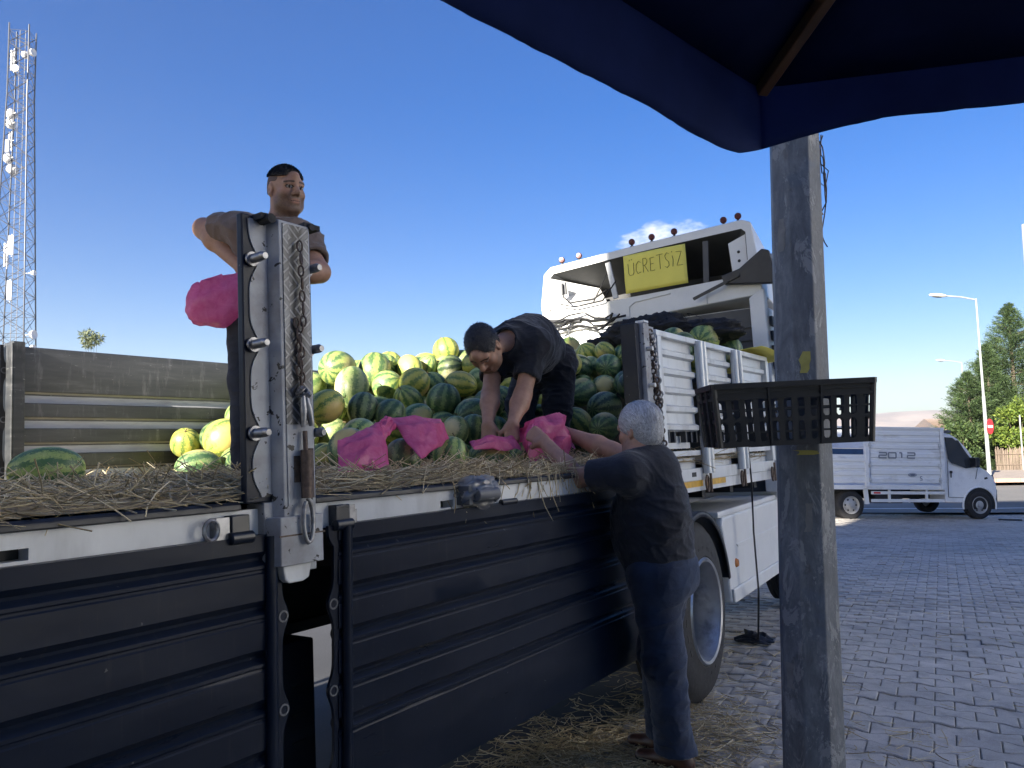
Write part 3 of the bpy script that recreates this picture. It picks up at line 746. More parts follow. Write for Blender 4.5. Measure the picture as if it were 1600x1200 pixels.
for (x, zz) in [(1.326, z) for z in LZ]+[(1.519, z) for z in LZ]:
    m = MB().tube([(x, -.02, zz), (x, -.075, zz)], .0135, 12).tube([(x, -.075, zz), (x, -.088, zz-.001)], [.0135, .009], 12).lathe([(.0135, 0), (.021, 0), (.021, .008), (.0135, .008)], along((x, -.024, zz), (0, -1, 0)), 12)
    m.build('lug', M_steel, st, 50)
MB().box((1.335, -.06, 2.205), (1.385, .02, 2.222)).tube([(1.36, -.075, 2.206), (1.36, .0, 2.212)], .014, 10).build('top_clip', M_rubber, st, 50)
MB().box((1.488, -.06, 2.212), (1.548, .02, 2.227)).tube([(1.51, -.07, 2.214), (1.51, .0, 2.22)], .011, 10).build('top_clip', M_rubber, st, 50)
sk = MB().prism([(1.352, -.03), (1.366, -.078), (1.514, -.078), (1.53, -.03)], 1.228, 1.362, axis='z').box((1.35, -.028, 1.20), (1.53, .05, 1.404))
sk.build('stake_socket', M_whitechip, st, bev=.003)
MB().box((1.36, -.0795, 1.308), (1.52, -.078, 1.3125)).build('weld_seam', M_rust, st)
MB().prism([(1.385, 1.228), (1.485, 1.228), (1.475, 1.186), (1.455, 1.178), (1.405, 1.178), (1.392, 1.19)], -.06, -.03, axis='y').build('socket_tongue', M_white, st, bev=.004)
def chain(pts_a, pts_b, name, parent, r=.0031, ln=.024, wd=.0075, mat=None, seed=1, sag=0):
    a = Vector(pts_a); b = Vector(pts_b); n = max(2, int((b-a).length/(ln*1.45))); m = MB(); rr = random.Random(seed)
    d = (b-a).normalized(); s1 = d.orthogonal().normalized(); s2 = d.cross(s1)
    for i in range(n):
        c = a+(b-a)*((i+.5)/n)+Vector((rr.uniform(-1, 1), rr.uniform(-.5, .5), 0))*.003+Vector((0, 0, -sag*math.sin(math.pi*(i+.5)/n)))
        w = (s1 if i % 2 else s2)*math.cos(.5*rr.random())+(s2 if i % 2 else s1)*.35*rr.uniform(-1, 1); w.normalize()
        L = (b-a).length/n*.72
        m.tube([tuple(c+d*(L*.62*math.cos(t)*(1 if abs(math.cos(t)) < .75 else .98))+w*wd*math.sin(t)) for t in [2*math.pi*k/10 for k in range(10)]], r, 5, closed=True)
    return m.build(name, mat or M_rust, parent, 60)
chain((1.452, -.082, 2.16), (1.458, -.082, 1.90), 'chain', st, seed=3)
chain((1.452, -.076, 1.92), (1.449, -.08, 1.70), 'chain', st, seed=4)
chain((1.437, -.076, 1.93), (1.447, -.078, 1.72), 'chain', st, seed=5, r=.0036)
MB().tube([(1.448, -.085, 1.71), (1.446, -.088, 1.66), (1.446, -.085, 1.61)], [.006, .011, .006], 8).tube([(1.458, -.085, 1.70), (1.464, -.09, 1.66), (1.474, -.088, 1.615)], [.007, .012, .008], 8).build('tension_hook', M_steel, st, 50)
kn = MB()
for k in range(5): kn.tube([(1.447+.018*math.cos(a+k), -.084+.012*math.sin(a*2+k), 1.712+.014*math.sin(a)) for a in [2*math.pi*i/9 for i in range(9)]], .0038, 5, closed=True)
kn.build('chain_knot', M_steel, st, 60)
tb = MB().tube([(1.455, -.08, 1.60), (1.452, -.086, 1.53)], .007, 8).tube([(1.452, -.088, 1.545), (1.450, -.09, 1.41)], .0165, 12).tube([(1.468, -.084, 1.55), (1.466, -.086, 1.41)], .010, 8)
tb.build('turnbuckle', M_rust, st, 50)
hk = [(1.452, -.088, 1.41)]+[(1.452+.017*math.sin(a), -.09, 1.345+.06*math.cos(a)) for a in np.linspace(.2, 5.9, 14)]
MB().tube(hk, .0068, 8).build('hook', M_steel, st, 60)
MB().box((1.425, -.0685, 1.455), (1.446, -.066, 1.53)).build('rust_label', M_rust, st)
# -- rail fittings
def fitting(s):
    m = MB().box((s-.035, -.03, 1.315), (s+.005, -.0, 1.375)).box((s+.008, -.026, 1.32), (s+.016, -.0, 1.36))
    m.tube([(s-.05+.02*math.cos(a), -.03, 1.345+.026*math.sin(a)) for a in np.linspace(0, 2*math.pi, 12)[:-1]], .006, 6, closed=True)
    return m
for s in (1.235, 1.68): 
    h = fitting(s).build('flap_clip', M_steel, trailer, 50)
for s in (1.27, 1.63): MB().box((s-.028, -.036, 1.306), (s+.028, .0, 1.378)).tube([(s-.035, -.036, 1.318), (s+.035, -.036, 1.318)], .017, 10).build('hinge', M_navy, trailer, 50, bev=.003)
for s in (-.4, .5, 2.5, 3.5): MB().tube([(s-.05, -.032, 1.322), (s+.05, -.032, 1.322)], .012, 10).build('hinge', M_navy, trailer, 50)
wn = MB().box((2.235, -.055, 1.335), (2.375, .0, 1.395)).tube([(2.24, -.07, 1.365), (2.37, -.07, 1.362)], .026, 12).box((2.215, -.062, 1.33), (2.235, -.0, 1.40)).box((2.375, -.062, 1.33), (2.39, 0, 1.40))
wn.build('strap_winch', M_grey, trailer, 50, bev=.003)
# -- landing leg and brace under the deck
MB().box((1.555, .19, .0), (1.695, .33, .95)).box((1.57, .205, -.03), (1.68, .315, .0)).build('landing_leg', M_navy, trailer, bev=.008)
for k in range(7): MB().box((1.60, .183, .30+k*.085), (1.65, .189, .308+k*.085)).build('leg_notch', M_dark, trailer)
MB().box((1.60, .33, .80), (1.68, 2.1, .92)).build('leg_brace', M_grey, trailer, bev=.006)
MB().box((1.52, 2.12, .0), (1.66, 2.26, .95)).build('landing_leg', M_navy, trailer, bev=.008)
# -- second stake and the closed white front gate
s2 = MB().box((3.745, -.03, 1.20), (3.80, .06, 2.19)).build('stake_side', M_panel, trailer, bev=.004); s2['label'] = 'second stake at the rear edge of the closed white gate'
MB().prism([(3.80, -.03), (3.808, -.052), (3.875, -.052), (3.885, -.03)], 1.20, 2.195, axis='z').box((3.80, -.03, 1.2), (3.985, .05, 2.19)).build('stake_channel', M_whitechip, s2, bev=.003)
MB().box((3.815, -.055, 2.196), (3.87, -.0, 2.21)).build('stake_cap', M_alu, s2, bev=.003)
for zz in (1.45, 1.62, 1.85, 2.05): MB().tube([(3.84, -.05, zz), (3.84, -.085, zz)], .012, 10).build('lug', M_alu, s2, 50)
for q in range(3): chain((3.905+.012*q, -.045-.008*(q % 2), 2.17-.02*q), (3.925+.018*q, -.05-.006*q, 1.55+.1*q), 'chain', s2, seed=20+q, r=.0055, wd=.014, mat=M_steel if q else M_rust)
chain((3.915, -.06, 1.9), (3.955, -.06, 1.48), 'chain', s2, seed=31, r=.006, wd=.015)
gate = MB()
G0, G1, GZ0, GZ1 = 4.03, 6.08, 1.375, 2.185
pan = []; t = GZ0
def gate_sheet(a, b):
    "corrugated sheet between two uprights, outer face; two ventilation gaps are left near the bottom"
    m = MB()
    def ribs(z0, z1, n):
        h = (z1-z0)/n
        for k in range(n):
            zz = z0+k*h
            pr = [(zz, .010), (zz+h*.10, -.012), (zz+h*.34, -.014), (zz+h*.46, .010), (zz+h, .012)]
            for (za, ya), (zb, yb) in zip(pr, pr[1:]): m.add([(a, ya, za), (b, ya, za), (b, yb, zb), (a, yb, zb)], [(0, 1, 2, 3)])
    ribs(1.60, 2.15, 5)
    m.box((a, -.012, 1.455), (b, .01, 1.485)); m.box((a, .03, 1.375), (b, .036, 1.44)); m.box((a, .03, 1.50), (b-.12*(b-a), .036, 1.575))
    return m
ups = [(4.03, 4.085), (4.60, 4.72), (5.25, 5.40), (6.02, 6.08)]
gt = MB().box((G0, -.025, 2.15), (G1, .03, GZ1)).build('gate_top_rail', M_alu, trailer, bev=.004)
gt['label'] = 'closed white front gate'
for a, b in ups:
    w = b-a
    if w > .08:
        MB().tube([(a+.03, -.035, 1.34), (a+.03, -.035, 2.17)], .028, 10).tube([(b-.03, -.035, 1.34), (b-.03, -.035, 2.17)], .028, 10).build('gate_upright', M_alu, gt, 50)
    else: MB().box((a, -.03, 1.375), (b, .03, 2.15)).build('gate_upright', M_alu, gt, bev=.004)
for (a0, a1), (b0, b1) in zip(ups, ups[1:]): 
    gate_sheet(a1, b0).build('gate_sheet', M_alu, gt, 30)
    for k in range(6):
        xx = a1+.05+k*(b0-a1-.1)/5
        if k != 2: MB().box((xx-.01, -.014, 1.535), (xx+.012, .02, 1.60)).build('lashing_hook', M_black, gt)
MB().box((3.985, -.01, 1.30), (6.10, .06, 1.375)).build('gate_sill', M_alu, trailer, bev=.004)
yl = MB()
for a, b in ((3.99, 4.62), (4.66, 5.02)): yl.box((a, -.0045, 1.262), (b, .0, 1.298))
yl.build('reflective_strip', M_yellow, trailer)
MB().box((3.985, 0, 1.235), (6.10, .06, 1.30)).build('gate_rail', M_white, trailer)
for s in (4.66, 5.31, 6.0):
    MB().tube([(s-.03+.022*math.cos(a), -.03, 1.275+.05*math.sin(a)) for a in np.linspace(0, 2*math.pi, 12)[:-1]], .008, 6, closed=True).tube([(s+.03, -.03, 1.36), (s+.03, -.03, 1.22)], .009, 6).build('gate_latch', M_rust, trailer, 50)
MB().box((4.44, -.0135, 1.325), (4.50, -.01, 1.352)).build('rail_slot', M_dark, trailer)
# ================================================================== TRACTOR
TRM = TM @ Matrix.Translation((4.5, 0, 0)) @ Matrix.Rotation(R(5), 4, 'Z') @ Matrix.Translation((-4.5, 0, 0))
tractor = empty('truck_tractor', 'white high-roof truck cab coupled in front of the trailer, seen from behind', 'truck', mw=TRM)
def wheel(parent, s, y, z, r, side=-1, dual=True, w=.30):
    "side -1: outer face looks to -y"
    Mx = along((s, y, z), (0, side, 0), (1, 0, 0))
    t = MB()
    ro = r; ri = r*.575
    prof = [(ri, -.01), (ri+.02, .008), (ri+.06, .0), (r*.80, -.004), (r*.93, -.02), (r*.985, -.045)]
    gx = -.045
    for k in range(5):
        prof += [(r, gx-.004), (r, gx-.036), (r-.014, gx-.038), (r-.014, gx-.046)]; gx -= .048
    prof += [(r*.985, -w+.02), (r*.9, -w), (ri, -w)]
    t.lathe(prof, Mx, 48)
    to = t.build('tyre', M_rubber, parent, 35)
    # raised marks round the sidewall
    k = MB()
    for q in range(26):
        a = q/26*2*math.pi; c = r*.70
        if (q//4) % 2: k.box((-.010, -.022, 0), (.010, .022, .004), 0, Mx @ Matrix.Rotation(a, 4, 'Z') @ Matrix.Translation((c, 0, -.003)))
    k.build('sidewall_mark', M_rubber, to)['kind'] = 'stuff'
    depth = .17 if dual else .03
    rm = MB().lathe([(ri+.012, .004), (ri+.004, .016), (ri-.012, .010), (ri-.02, -.02), (ri-.035, -.05), (ri-.04, -depth), (ri-.09, -depth-.02), (.11, -depth-.01), (.10, -depth+.01), (.10, -depth+.02 if dual else .05), (.09, -depth+.03 if dual else .07), (.001, -depth+.035 if dual else .075)], Mx, 40, mis=[0, 0, 0, 0, 0] + [1]*6)
    ro_ = rm.build('rim', [M_rim, M_hub], parent, 40)
    nb = MB()
    for q in range(10):
        a = q/10*2*math.pi; nb.tube([tuple(Mx @ Vector((.145*math.cos(a), .145*math.sin(a), -depth-.01))), tuple(Mx @ Vector((.145*math.cos(a), .145*math.sin(a), -depth+.035)))], .014, 6)
    nb.build('wheel_nuts', M_steel, ro_)
M_hub = pmat('dirty hub', (.10, .10, .105), .55, metal=.4, var=.3, vs=12)
M_rim = pmat('steel rim', (.38, .39, .41), .34, metal=.75, var=.15, vs=8, dirt=.6, dcol=(.05, .045, .04), ds=5)
def wheel_thing(parent, *a, **k):
    w = bpy.data.objects.new('wheel', None); link(w, parent); wheel(w, *a, **k)
wheel_thing(tractor, 4.50, -.01, .525, .525)
wheel_thing(tractor, 4.50, 2.44, .525, .525, side=1)
wheel_thing(tractor, 7.80, -.0, .525, .525, dual=False)
wheel_thing(tractor, 7.80, 2.40, .525, .525, side=1, dual=False)
cf = MB()
for y in (.82, 1.60): cf.box((3.9, y-.05, .55), (9.0, y+.05, .82))
cf.box((3.85, .6, .82), (5.2, 1.8, .92)).tube([(4.5, .3, .525), (4.5, 2.2, .525)], .09, 10).build('chassis_frame', M_dark, tractor)
mg = MB()
arc = list(np.linspace(R(10), R(172), 26))
mg.grid(lambda u, v: (4.50+.585*math.cos(R(10)+u*R(162)), -.02+.64*v, .53+.585*math.sin(R(10)+u*R(162))), 27, 2)
mg.grid(lambda u, v: (4.50+(.585-.035*v)*math.cos(R(10)+u*R(162)), -.02, .53+(.585-.035*v)*math.sin(R(10)+u*R(162))), 27, 2)
mo_ = mg.build('mudguard', M_black, tractor, 40); sm_ = mo_.modifiers.new('thick', 'SOLIDIFY'); sm_.thickness = .008
# side skirt with a rolled rear edge, a moulded groove and a marker lamp
skp = [(5.10, .46), (6.95, .44), (6.95, 1.03), (5.02, 1.03), (4.99, .98), (5.06, .72)]
sko = MB().prism(skp, -.01, .05, axis='y').build('side_skirt', M_cab, tractor, bev=.015)
MB().prism([(5.115, .455), (6.95, .435), (6.95, .53), (5.10, .55)], -.03, -.01, axis='y').build('skirt_foot', M_cab, sko, bev=.012)
MB().prism([(5.34, .80), (6.95, .775), (6.95, .815), (5.30, .825)], -.016, -.008, axis='y').build('skirt_ridge', M_cab, sko, bev=.006)
MB().box((4.95, .0, 1.03), (6.95, .5, 1.07)).build('skirt_top', M_cab, sko, bev=.01)
MB().lathe([(.001, .02), (.024, .016), (.032, 0)], along((5.265, -.01, .70), (0, -1, 0)), 14).build('marker_lamp', pmat('orange lens', (.55, .2, .05), .25, var=.1), sko, 50)
# cab shell
cabm = MB().prism([(6.72, 1.05), (8.95, .75), (9.02, 1.4), (8.95, 2.1), (8.62, 2.68), (8.3, 2.75), (6.72, 2.72)], .12, 2.36, axis='y')
cab = cabm.build('cab', M_cab, tractor, bev=.05, segs=3)
M_cabrear = pmat('cab rear wall grey', (.045, .048, .055), .5, var=.15)
rw = MB().box((6.695, .22, 1.1), (6.72, 2.27, 2.70))
for k in range(5): rw.box((6.675, .26, 2.53-k*.115), (6.695, 1.25, 2.545-k*.115))
rwo = rw.build('rear_wall', M_cabrear, cab)
MB().box((6.672, 1.26, 2.30), (6.692, 2.25, 2.72)).build('rear_wall_panel', M_cab, cab, bev=.004)
MB().prism([(.10, 1.1), (.24, 1.1), (.25, 2.78), (.12, 2.85)], 6.62, 6.74, axis='x').build('corner_pillar', M_cab, cab, bev=.012)
sd = MB()
sd.box((6.95, .105, 1.35), (7.75, .12, 2.2)).build('side_locker', M_cab, cab, bev=.01)
for k in range(5): MB().box((6.76, .095, 2.02+k*.13), (6.90, .118, 2.10+k*.13)).build('side_vent', M_grey, cab)
MB().prism([(7.85, 1.62), (8.72, 1.62), (8.45, 2.45), (7.9, 2.45)], .112, .119, axis='y').build('side_window', M_glassd, cab)
# roof fairing: hollow shell open to the rear
outer = [(2.27, 2.70), (2.30, 3.00), (2.25, 3.32), (2.17, 3.385), (1.2, 3.445), (.26, 3.49), (.185, 3.455), (.15, 3.15), (.13, 2.80), (1.2, 2.745)]
inner = [(2.20, 2.93), (2.215, 3.05), (2.18, 3.27), (2.14, 3.31), (1.2, 3.37), (.27, 3.405), (.235, 3.37), (.235, 3.12), (.33, 2.985), (1.2, 2.955)]
front = [(2.05, 2.72), (2.05, 2.74), (2.0, 2.80), (1.95, 2.84), (1.2, 2.86), (.45, 2.86), (.40, 2.82), (.38, 2.78), (.37, 2.74), (1.2, 2.72)]
mid = [(2.25, 2.71), (2.28, 2.95), (2.22, 3.22), (2.12, 3.29), (1.2, 3.36), (.30, 3.39), (.21, 3.33), (.17, 3.08), (.15, 2.78), (1.2, 2.74)]
imid = [(2.0, 2.86), (2.0, 2.95), (1.95, 3.05), (1.9, 3.10), (1.2, 3.15), (.5, 3.15), (.45, 3.1), (.45, 3.0), (.5, 2.9), (1.2, 2.88)]
def ring(l, s): return [(s, y, z) for y, z in l]
fa = MB(); n = 10; vs = ring(outer, 6.63)+ring(mid, 7.4)+ring(front, 8.5)+ring(inner, 6.63)
fs = [tuple(2*n+i for i in range(n))]
for i in range(n):
    j = (i+1) % n; fs += [(i, j, n+j, n+i), (n+i, n+j, 2*n+j, 2*n+i), (i, 3*n+i, 3*n+j, j)]
fa.add(vs, fs); fair = fa.build('roof_fairing', M_cab, tractor, 30, bev=.012)
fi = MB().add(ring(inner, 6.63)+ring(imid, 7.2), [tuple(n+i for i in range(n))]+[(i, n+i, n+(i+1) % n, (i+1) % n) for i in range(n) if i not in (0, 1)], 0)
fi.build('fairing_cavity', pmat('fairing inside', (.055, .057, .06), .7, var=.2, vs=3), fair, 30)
MB().add([(6.635, 2.19, 2.935), (6.635, 2.21, 3.05), (6.635, 2.18, 3.27), (6.99, 1.80, 3.17), (7.05, 1.72, 2.95), (6.64, 1.9, 2.94)], [(0, 1, 2, 3, 4, 5)]).build('fairing_cheek', M_cab, fair)
MB().prism([(.24, 3.36), (.40, 3.30), (.38, 3.02), (.30, 2.99), (.24, 3.10)], 6.66, 6.72, axis='x').build('fairing_cheek', M_cab, fair)
for zz in (3.21, 3.13): MB().lathe([(.001, .008), (.012, .006), (.014, 0)], along((6.66, .315, zz), (-1, 0, 0)), 10).build('screw', M_dark, fair, 50)
MB().bar((6.66, 1.50, 2.97), (6.66, 1.56, 3.33), .05, .02, up=(1, 0, 0)).build('fairing_strut', M_cab, fair)
MB().bar((6.66, .62, 2.97), (6.66, .60, 3.36), .05, .02, up=(1, 0, 0)).build('fairing_strut', M_cabrear, fair)
MB().tube([(6.66, 1.74, 2.96), (6.66, 1.62, 3.15), (6.66, 1.54, 3.30)], .006, 5).build('fairing_wire', M_dark, fair)
# trim lines moulded into the lower band
for pts in ([(1.36, 2.76), (1.36, 2.86), (1.30, 2.90), (.95, 2.93)], [(.62, 2.78), (.62, 2.86), (.56, 2.92), (.4, 2.95)], [(2.0, 2.73), (1.95, 2.80), (1.7, 2.83), (1.62, 2.78)]):
    MB().tube([(6.625, y, z) for y, z in pts], .006, 6).build('moulded_line', M_cab, fair, 60)
MB().prism([(-.02, 2.86), (.44, 2.92), (.46, 3.0), (.30, 3.04), (.10, 3.18), (.04, 3.16)], 6.56, 6.62, axis='x').build('black_extender', M_black, tractor, bev=.01)
MB().box((6.62, .02, 2.1), (6.95, .05, 3.14)).build('side_extender', M_cab, tractor, bev=.01)
MB().bar((6.56, .30, 2.98), (6.56, .72, 2.83), .028, .022).build('black_arm', M_black, tractor)
# hoses and cables at the far end of the rear wall
hz = random.Random(5); HO = []
for q in range(4):
    y0 = 2.2-.04*q; a = [(6.6-.02*q, y0, 2.83-.035*q)]
    for k in range(1, 9): a.append((6.58-.03*math.sin(k*.7+q), y0-.085*k+hz.uniform(-.03, .03), 2.83-.035*q-.035*math.sin(k*1.1+q*.8)+hz.uniform(-.02, .02)))
    MB().tube(a, .008+.003*(q % 2), 6).build('hose', M_rubber, tractor, 60)
MB().tube([(6.58, 2.02, 3.18), (6.58, 2.02, 3.05), (6.58, 1.95, 2.98), (6.58, 1.7, 2.98), (6.58, 1.55, 3.05)], .009, 6).build('hose', M_rubber, tractor, 60)
MB().tube([(6.57, 2.05, 2.98), (6.57, 1.9, 2.93), (6.57, 1.6, 2.95), (6.57, 1.45, 3.12)], .007, 6).build('hose', M_rubber, tractor, 60)
MB().box((6.60, 2.0, 3.08), (6.63, 2.06, 3.20)).build('hose_bracket', M_grey, tractor)
MB().bar((6.6, 2.26, 2.84), (6.6, 1.86, 2.80), .03, .03).build('grab_bar', M_black, tractor)
for a, b in (((6.6, 2.0, 2.78), (6.6, 1.98, 2.58)), ((6.6, 2.18, 2.72), (6.6, 2.0, 2.6)), ((6.6, 1.98, 2.6), (6.6, 1.8, 2.72))): MB().tube([a, b], .006, 5).build('stay', M_grey, tractor)
# roof lamps
M_mlamp = pmat('brown red lamp', (.10, .022, .018), .3, var=.15)
for y, z in ((2.06, 3.395), (1.87, 3.405), (1.31, 3.44), (1.11, 3.45), (.89, 3.46), (.43, 3.475), (.30, 3.485)):
    l = MB().tube([(6.68, y, z-.02), (6.68, y, z+.025)], .010, 8).lathe([(.02, 0), (.02, .008), (.001, .012)], Matrix.Translation((6.68, y, z+.002)), 10).build('roof_lamp', M_black, tractor, 50)
    MB().lathe([(.001, -.022), (.024, -.02), (.031, -.008), (.031, .008), (.024, .02), (.001, .022)], along((6.68, y, z+.052), (-1, -.25, 0)), 16).build('lamp_lens', M_mlamp, l, 50)
# wing mirror
MB().box((7.40, -.20, 2.12), (7.50, -.05, 2.40)).build('wing_mirror', M_black, tractor, bev=.03, segs=3)
MB().tube([(7.46, .14, 2.3), (7.45, -.08, 2.30)], .02, 6).build('mirror_arm', M_black, tractor)
for o in list(tractor.children):
    if o.name.split('.')[0] not in ('wheel', 'chassis_frame', 'mudguard', 'side_skirt'): o.location.y -= .19
# ------------------------------------------------------------------ sign with hand-drawn letters
M_card = pmat('yellow card', (.78, .68, .13), .7, var=.05, vs=4)
M_ink = pmat('black marker ink', (.012, .012, .012), .5, var=.1)
sign = empty('paper_sign', 'yellow card sign with hand-drawn letters hanging on the truck roof fairing', 'sign', mw=TRM @ frame((6.61, 1.185, 2.985), (0, -1, .035), (-1, 0, 0), (0, 0, 1)))
SW, SH = .605, .365
def cardpt(x, z): return (x, .012*math.sin(x/SW*3.1)*(.4+z/SH)+.004*math.sin(z*14), z)
cm = MB().grid(lambda u, v: cardpt(u*SW, v*SH+.0*u), 14, 10)
co_ = cm.build('card', M_card, sign, 60); so_ = co_.modifiers.new('thick', 'SOLIDIFY'); so_.thickness = .003; so_.offset = -1
L_ = {
 'Ü': [[(0, 1), (.03, .2), (.2, 0), (.75, .02), (.9, .2), (.92, 1)], [(.25, 1.22), (.26, 1.32)], [(.65, 1.24), (.66, 1.34)]],
 'C': [[(.9, .85), (.55, 1), (.1, .75), (.02, .35), (.3, .02), (.9, .1)]],
 'R': [[(.05, 0), (.08, 1), (.6, .98), (.8, .75), (.55, .52), (.1, .5)], [(.3, .5), (.9, 0)]],
 'E': [[(.85, 1), (.08, .98), (.05, 0), (.85, .02)], [(.06, .52), (.65, .54)]],
 'T': [[(0, 1), (1.05, 1.02)], [(.5, 1), (.5, 0)]],
 'S': [[(.9, .9), (.5, 1), (.1, .8), (.3, .55), (.75, .4), (.8, .12), (.4, 0), (.02, .1)]],
 'İ': [[(.3, .85), (.55, .55), (.3, .0)], [(.28, 1.1), (.32, 1.2)]],
 'Z': [[(0, 1), (.9, .98), (.05, .02), (1.0, 0)]],
}
lx = .045; lt = MB()
for chh, w in (('Ü', .062), ('C', .055), ('R', .056), ('E', .052), ('T', .058), ('S', .050), ('İ', .028), ('Z', .058)):
    hgt = {'Ü': .115, 'C': .12, 'R': .135, 'E': .125, 'T': .135, 'S': .14, 'İ': .12, 'Z': .13}[chh]
    for stq in L_[chh]:
        pts = []
        for (a, b), (c_, d_) in zip(stq, stq[1:]):
            for k in range(4): t = k/4; pts.append((a+(c_-a)*t, b+(d_-b)*t))
        pts.append(stq[-1])
        P3 = []
        for a, b in pts:
            x = lx+a*w; z = .165+b*hgt+.012*(lx/SW); q = cardpt(x, z); P3.append((q[0], q[1]+.0022, q[2]))
        lt.tube(P3, .0052, 5, flat=.25)
    lx += w+.0155
lt.build('lettering', M_ink, sign, 60)
card2 = empty('paper_sign', 'second yellow card lying flat on top of the white gate, seen edge-on', 'sign', mw=TM @ Matrix.Translation((6.0, -.02, 2.195)) @ Matrix.Rotation(R(-7), 4, 'X') @ Matrix.Rotation(R(3), 4, 'Y'))
cm2 = MB().grid(lambda u, v: (-.34+.68*u, -.10+.50*v, .012*math.sin(u*5)+.01*math.sin(v*4)), 10, 8)
c2 = cm2.build('card', M_card, card2, 60); q = c2.modifiers.new('thick', 'SOLIDIFY'); q.thickness = .003
# ------------------------------------------------------------------ strap hanging over the gate, its end heaped on the ground
sb = empty('ratchet_strap', 'dark strap hanging over the white gate down to the paving beside the truck wheel', 'strap', (1.86, 6.0, 0))
pts = [T(5.36, -.02, 2.19), T(5.37, -.05, 1.8), T(5.375, -.055, 1.4), T(5.37, -.06, 1.25), T(5.36, -.05, .9), T(5.365, -.05, .5)]
pts.append(Vector((1.86, 6.02, gz(1.86, 6.02)+.02)))
Mi = Matrix.Translation((-1.86, -6.0, 0))
MB().tube([tuple(Mi @ p) for p in pts], .016, 6, flat=.3).build('strap', M_black, sb, 60)
hp = MB(); rr = random.Random(9)
for k in range(7):
    a = rr.uniform(0, 6.28); L = rr.uniform(.12, .3); x0, y0 = rr.uniform(-.08, .08), rr.uniform(-.08, .08); pp = []
    for i in range(7): t = i/6-.5; pp.append((x0+L*t*math.cos(a)+.03*math.sin(i*1.7+k), y0+L*t*math.sin(a)*.8, .02+.06*(1-abs(2*t))*rr.random()+gz(1.86, 6.0)))
    hp.tube(pp, [.012, .03, .035, .03, .035, .025, .012], 6, flat=.45)
hp.build('strap_heap', M_black, sb, 60)
# ================================================================== VAN
VH = R(8.5)
van = empty('parked_van', 'white single-cab dropside van parked side-on beyond the plaza', 'van', (7.62, 18.84, -.40), 0)
van.rotation_euler = (0, R(1.6), VH)
M_van = pmat('van white paint', (.80, .81, .82), .3, var=.04, vs=3, dirt=.3, dcol=(.35, .33, .3), ds=3)
M_vanbed = pmat('van bed white', (.76, .77, .78), .45, var=.06, vs=4, dirt=.45, dcol=(.28, .26, .24), ds=4, stretch=(.5, 1, 1.5))
# cab: section outline (x, z), lofted across the width
cabp = [(2.42, .42), (3.0, .40), (3.72, .34), (3.88, .42), (3.93, .62), (3.90, .86), (3.80, 1.02), (3.62, 1.14), (3.36, 1.25), (3.05, 1.68), (2.86, 1.94), (2.72, 2.02), (2.55, 2.06), (2.42, 2.05)]
ysta = [-1, -.93, -.75, -.35, .35, .75, .93, 1]
cm = MB(); n = len(cabp); vs = []
for s in ysta:
    for (x, z) in cabp:
        w = .97-.13*max(0, (z-1.15)/.9); a = abs(s)
        xx = x-max(0, x-3.1)*.20*max(0, (a-.55)/.45)**2
        zz = z-(.05*max(0, (a-.8)/.2)**2 if z > 1.9 else 0)
        vs.append((xx, s*w, zz))
fs = [(i*n+j, i*n+(j+1) % n, (i+1)*n+(j+1) % n, (i+1)*n+j) for i in range(len(ysta)-1) for j in range(n)]
fs += [tuple(range(n)), tuple((len(ysta)-1)*n+j for j in range(n))]
cm.add(vs, fs); vcab = cm.build('cab', M_van, van, 40)
def vy(z): return .97-.13*max(0, (z-1.15)/.9)
def side_poly(name, pts, mat, off=.006, thick=.01, parent=vcab, sides=(-1,)):
    for s in sides:
        a = [(x, s*(vy(z)+off), z) for x, z in pts]; b = [(x, s*(vy(z)+off-thick), z) for x, z in pts]; k = len(pts)
        o = MB().add(a+b, [tuple(range(k)), tuple(range(2*k-1, k-1, -1))]+[(i, (i+1) % k, k+(i+1) % k, k+i) for i in range(k)]).build(name, mat, parent)
    return o
win = [(2.52, 1.93), (2.72, 1.92), (2.88, 1.80), (3.06, 1.53), (3.28, 1.24), (2.98, 1.20), (2.62, 1.32), (2.54, 1.42)]
w = side_poly('side_window', win, M_glassd, .008, .012, sides=(-1, 1))
# passers-by and shop colours seen through the far window: a lit patch of the scene behind, left to the glass reflections
side_poly('mirror_post', [(2.82, 1.86), (2.86, 1.86), (3.02, 1.58), (2.98, 1.56)], M_black, .012, .02)
MB().box((3.10, -1.14, 1.22), (3.22, -.93, 1.46)).build('wing_mirror', M_black, vcab, bev=.03, segs=3)
dl = MB()
for a, b in (((2.52, 1.38), (2.50, .52)), ((2.50, .52), (3.18, .50)), ((3.28, 1.2), (3.22, .95))): dl.bar((a[0], -(vy(a[1])+.002), a[1]), (b[0], -(vy(b[1])+.002), b[1]), .006, .012)
dl.build('door_gap', M_grey, vcab)
MB().box((2.54, -.998, 1.08), (2.60, -.972, 1.14)).box((2.555, -.99, .98), (2.585, -.972, 1.1)).build('door_handle', M_black, vcab, bev=.006)
side_poly('indicator', [(3.45, .98), (3.52, 1.0), (3.54, .96), (3.46, .94)], M_black, .004, .006)
side_poly('bumper', [(3.55, .38), (3.80, .38), (3.80, .70), (3.62, .72), (3.60, .6)], M_grey, -.03, .03)
MB().grid(lambda u, v: (3.80+.15*(1-(2*u-1)**2)**.5-.02*0, -.9+1.8*u, .32+.38*v), 14, 4).build('bumper', M_grey, vcab, 60).modifiers.new('t', 'SOLIDIFY').thickness = .03
MB().add([(3.365, -.80, 1.255), (3.365, .80, 1.255), (2.885, .72, 1.935), (2.885, -.72, 1.935)], [(0, 1, 2, 3)]).build('windscreen', M_glassd, vcab).location = (.012, 0, .010)
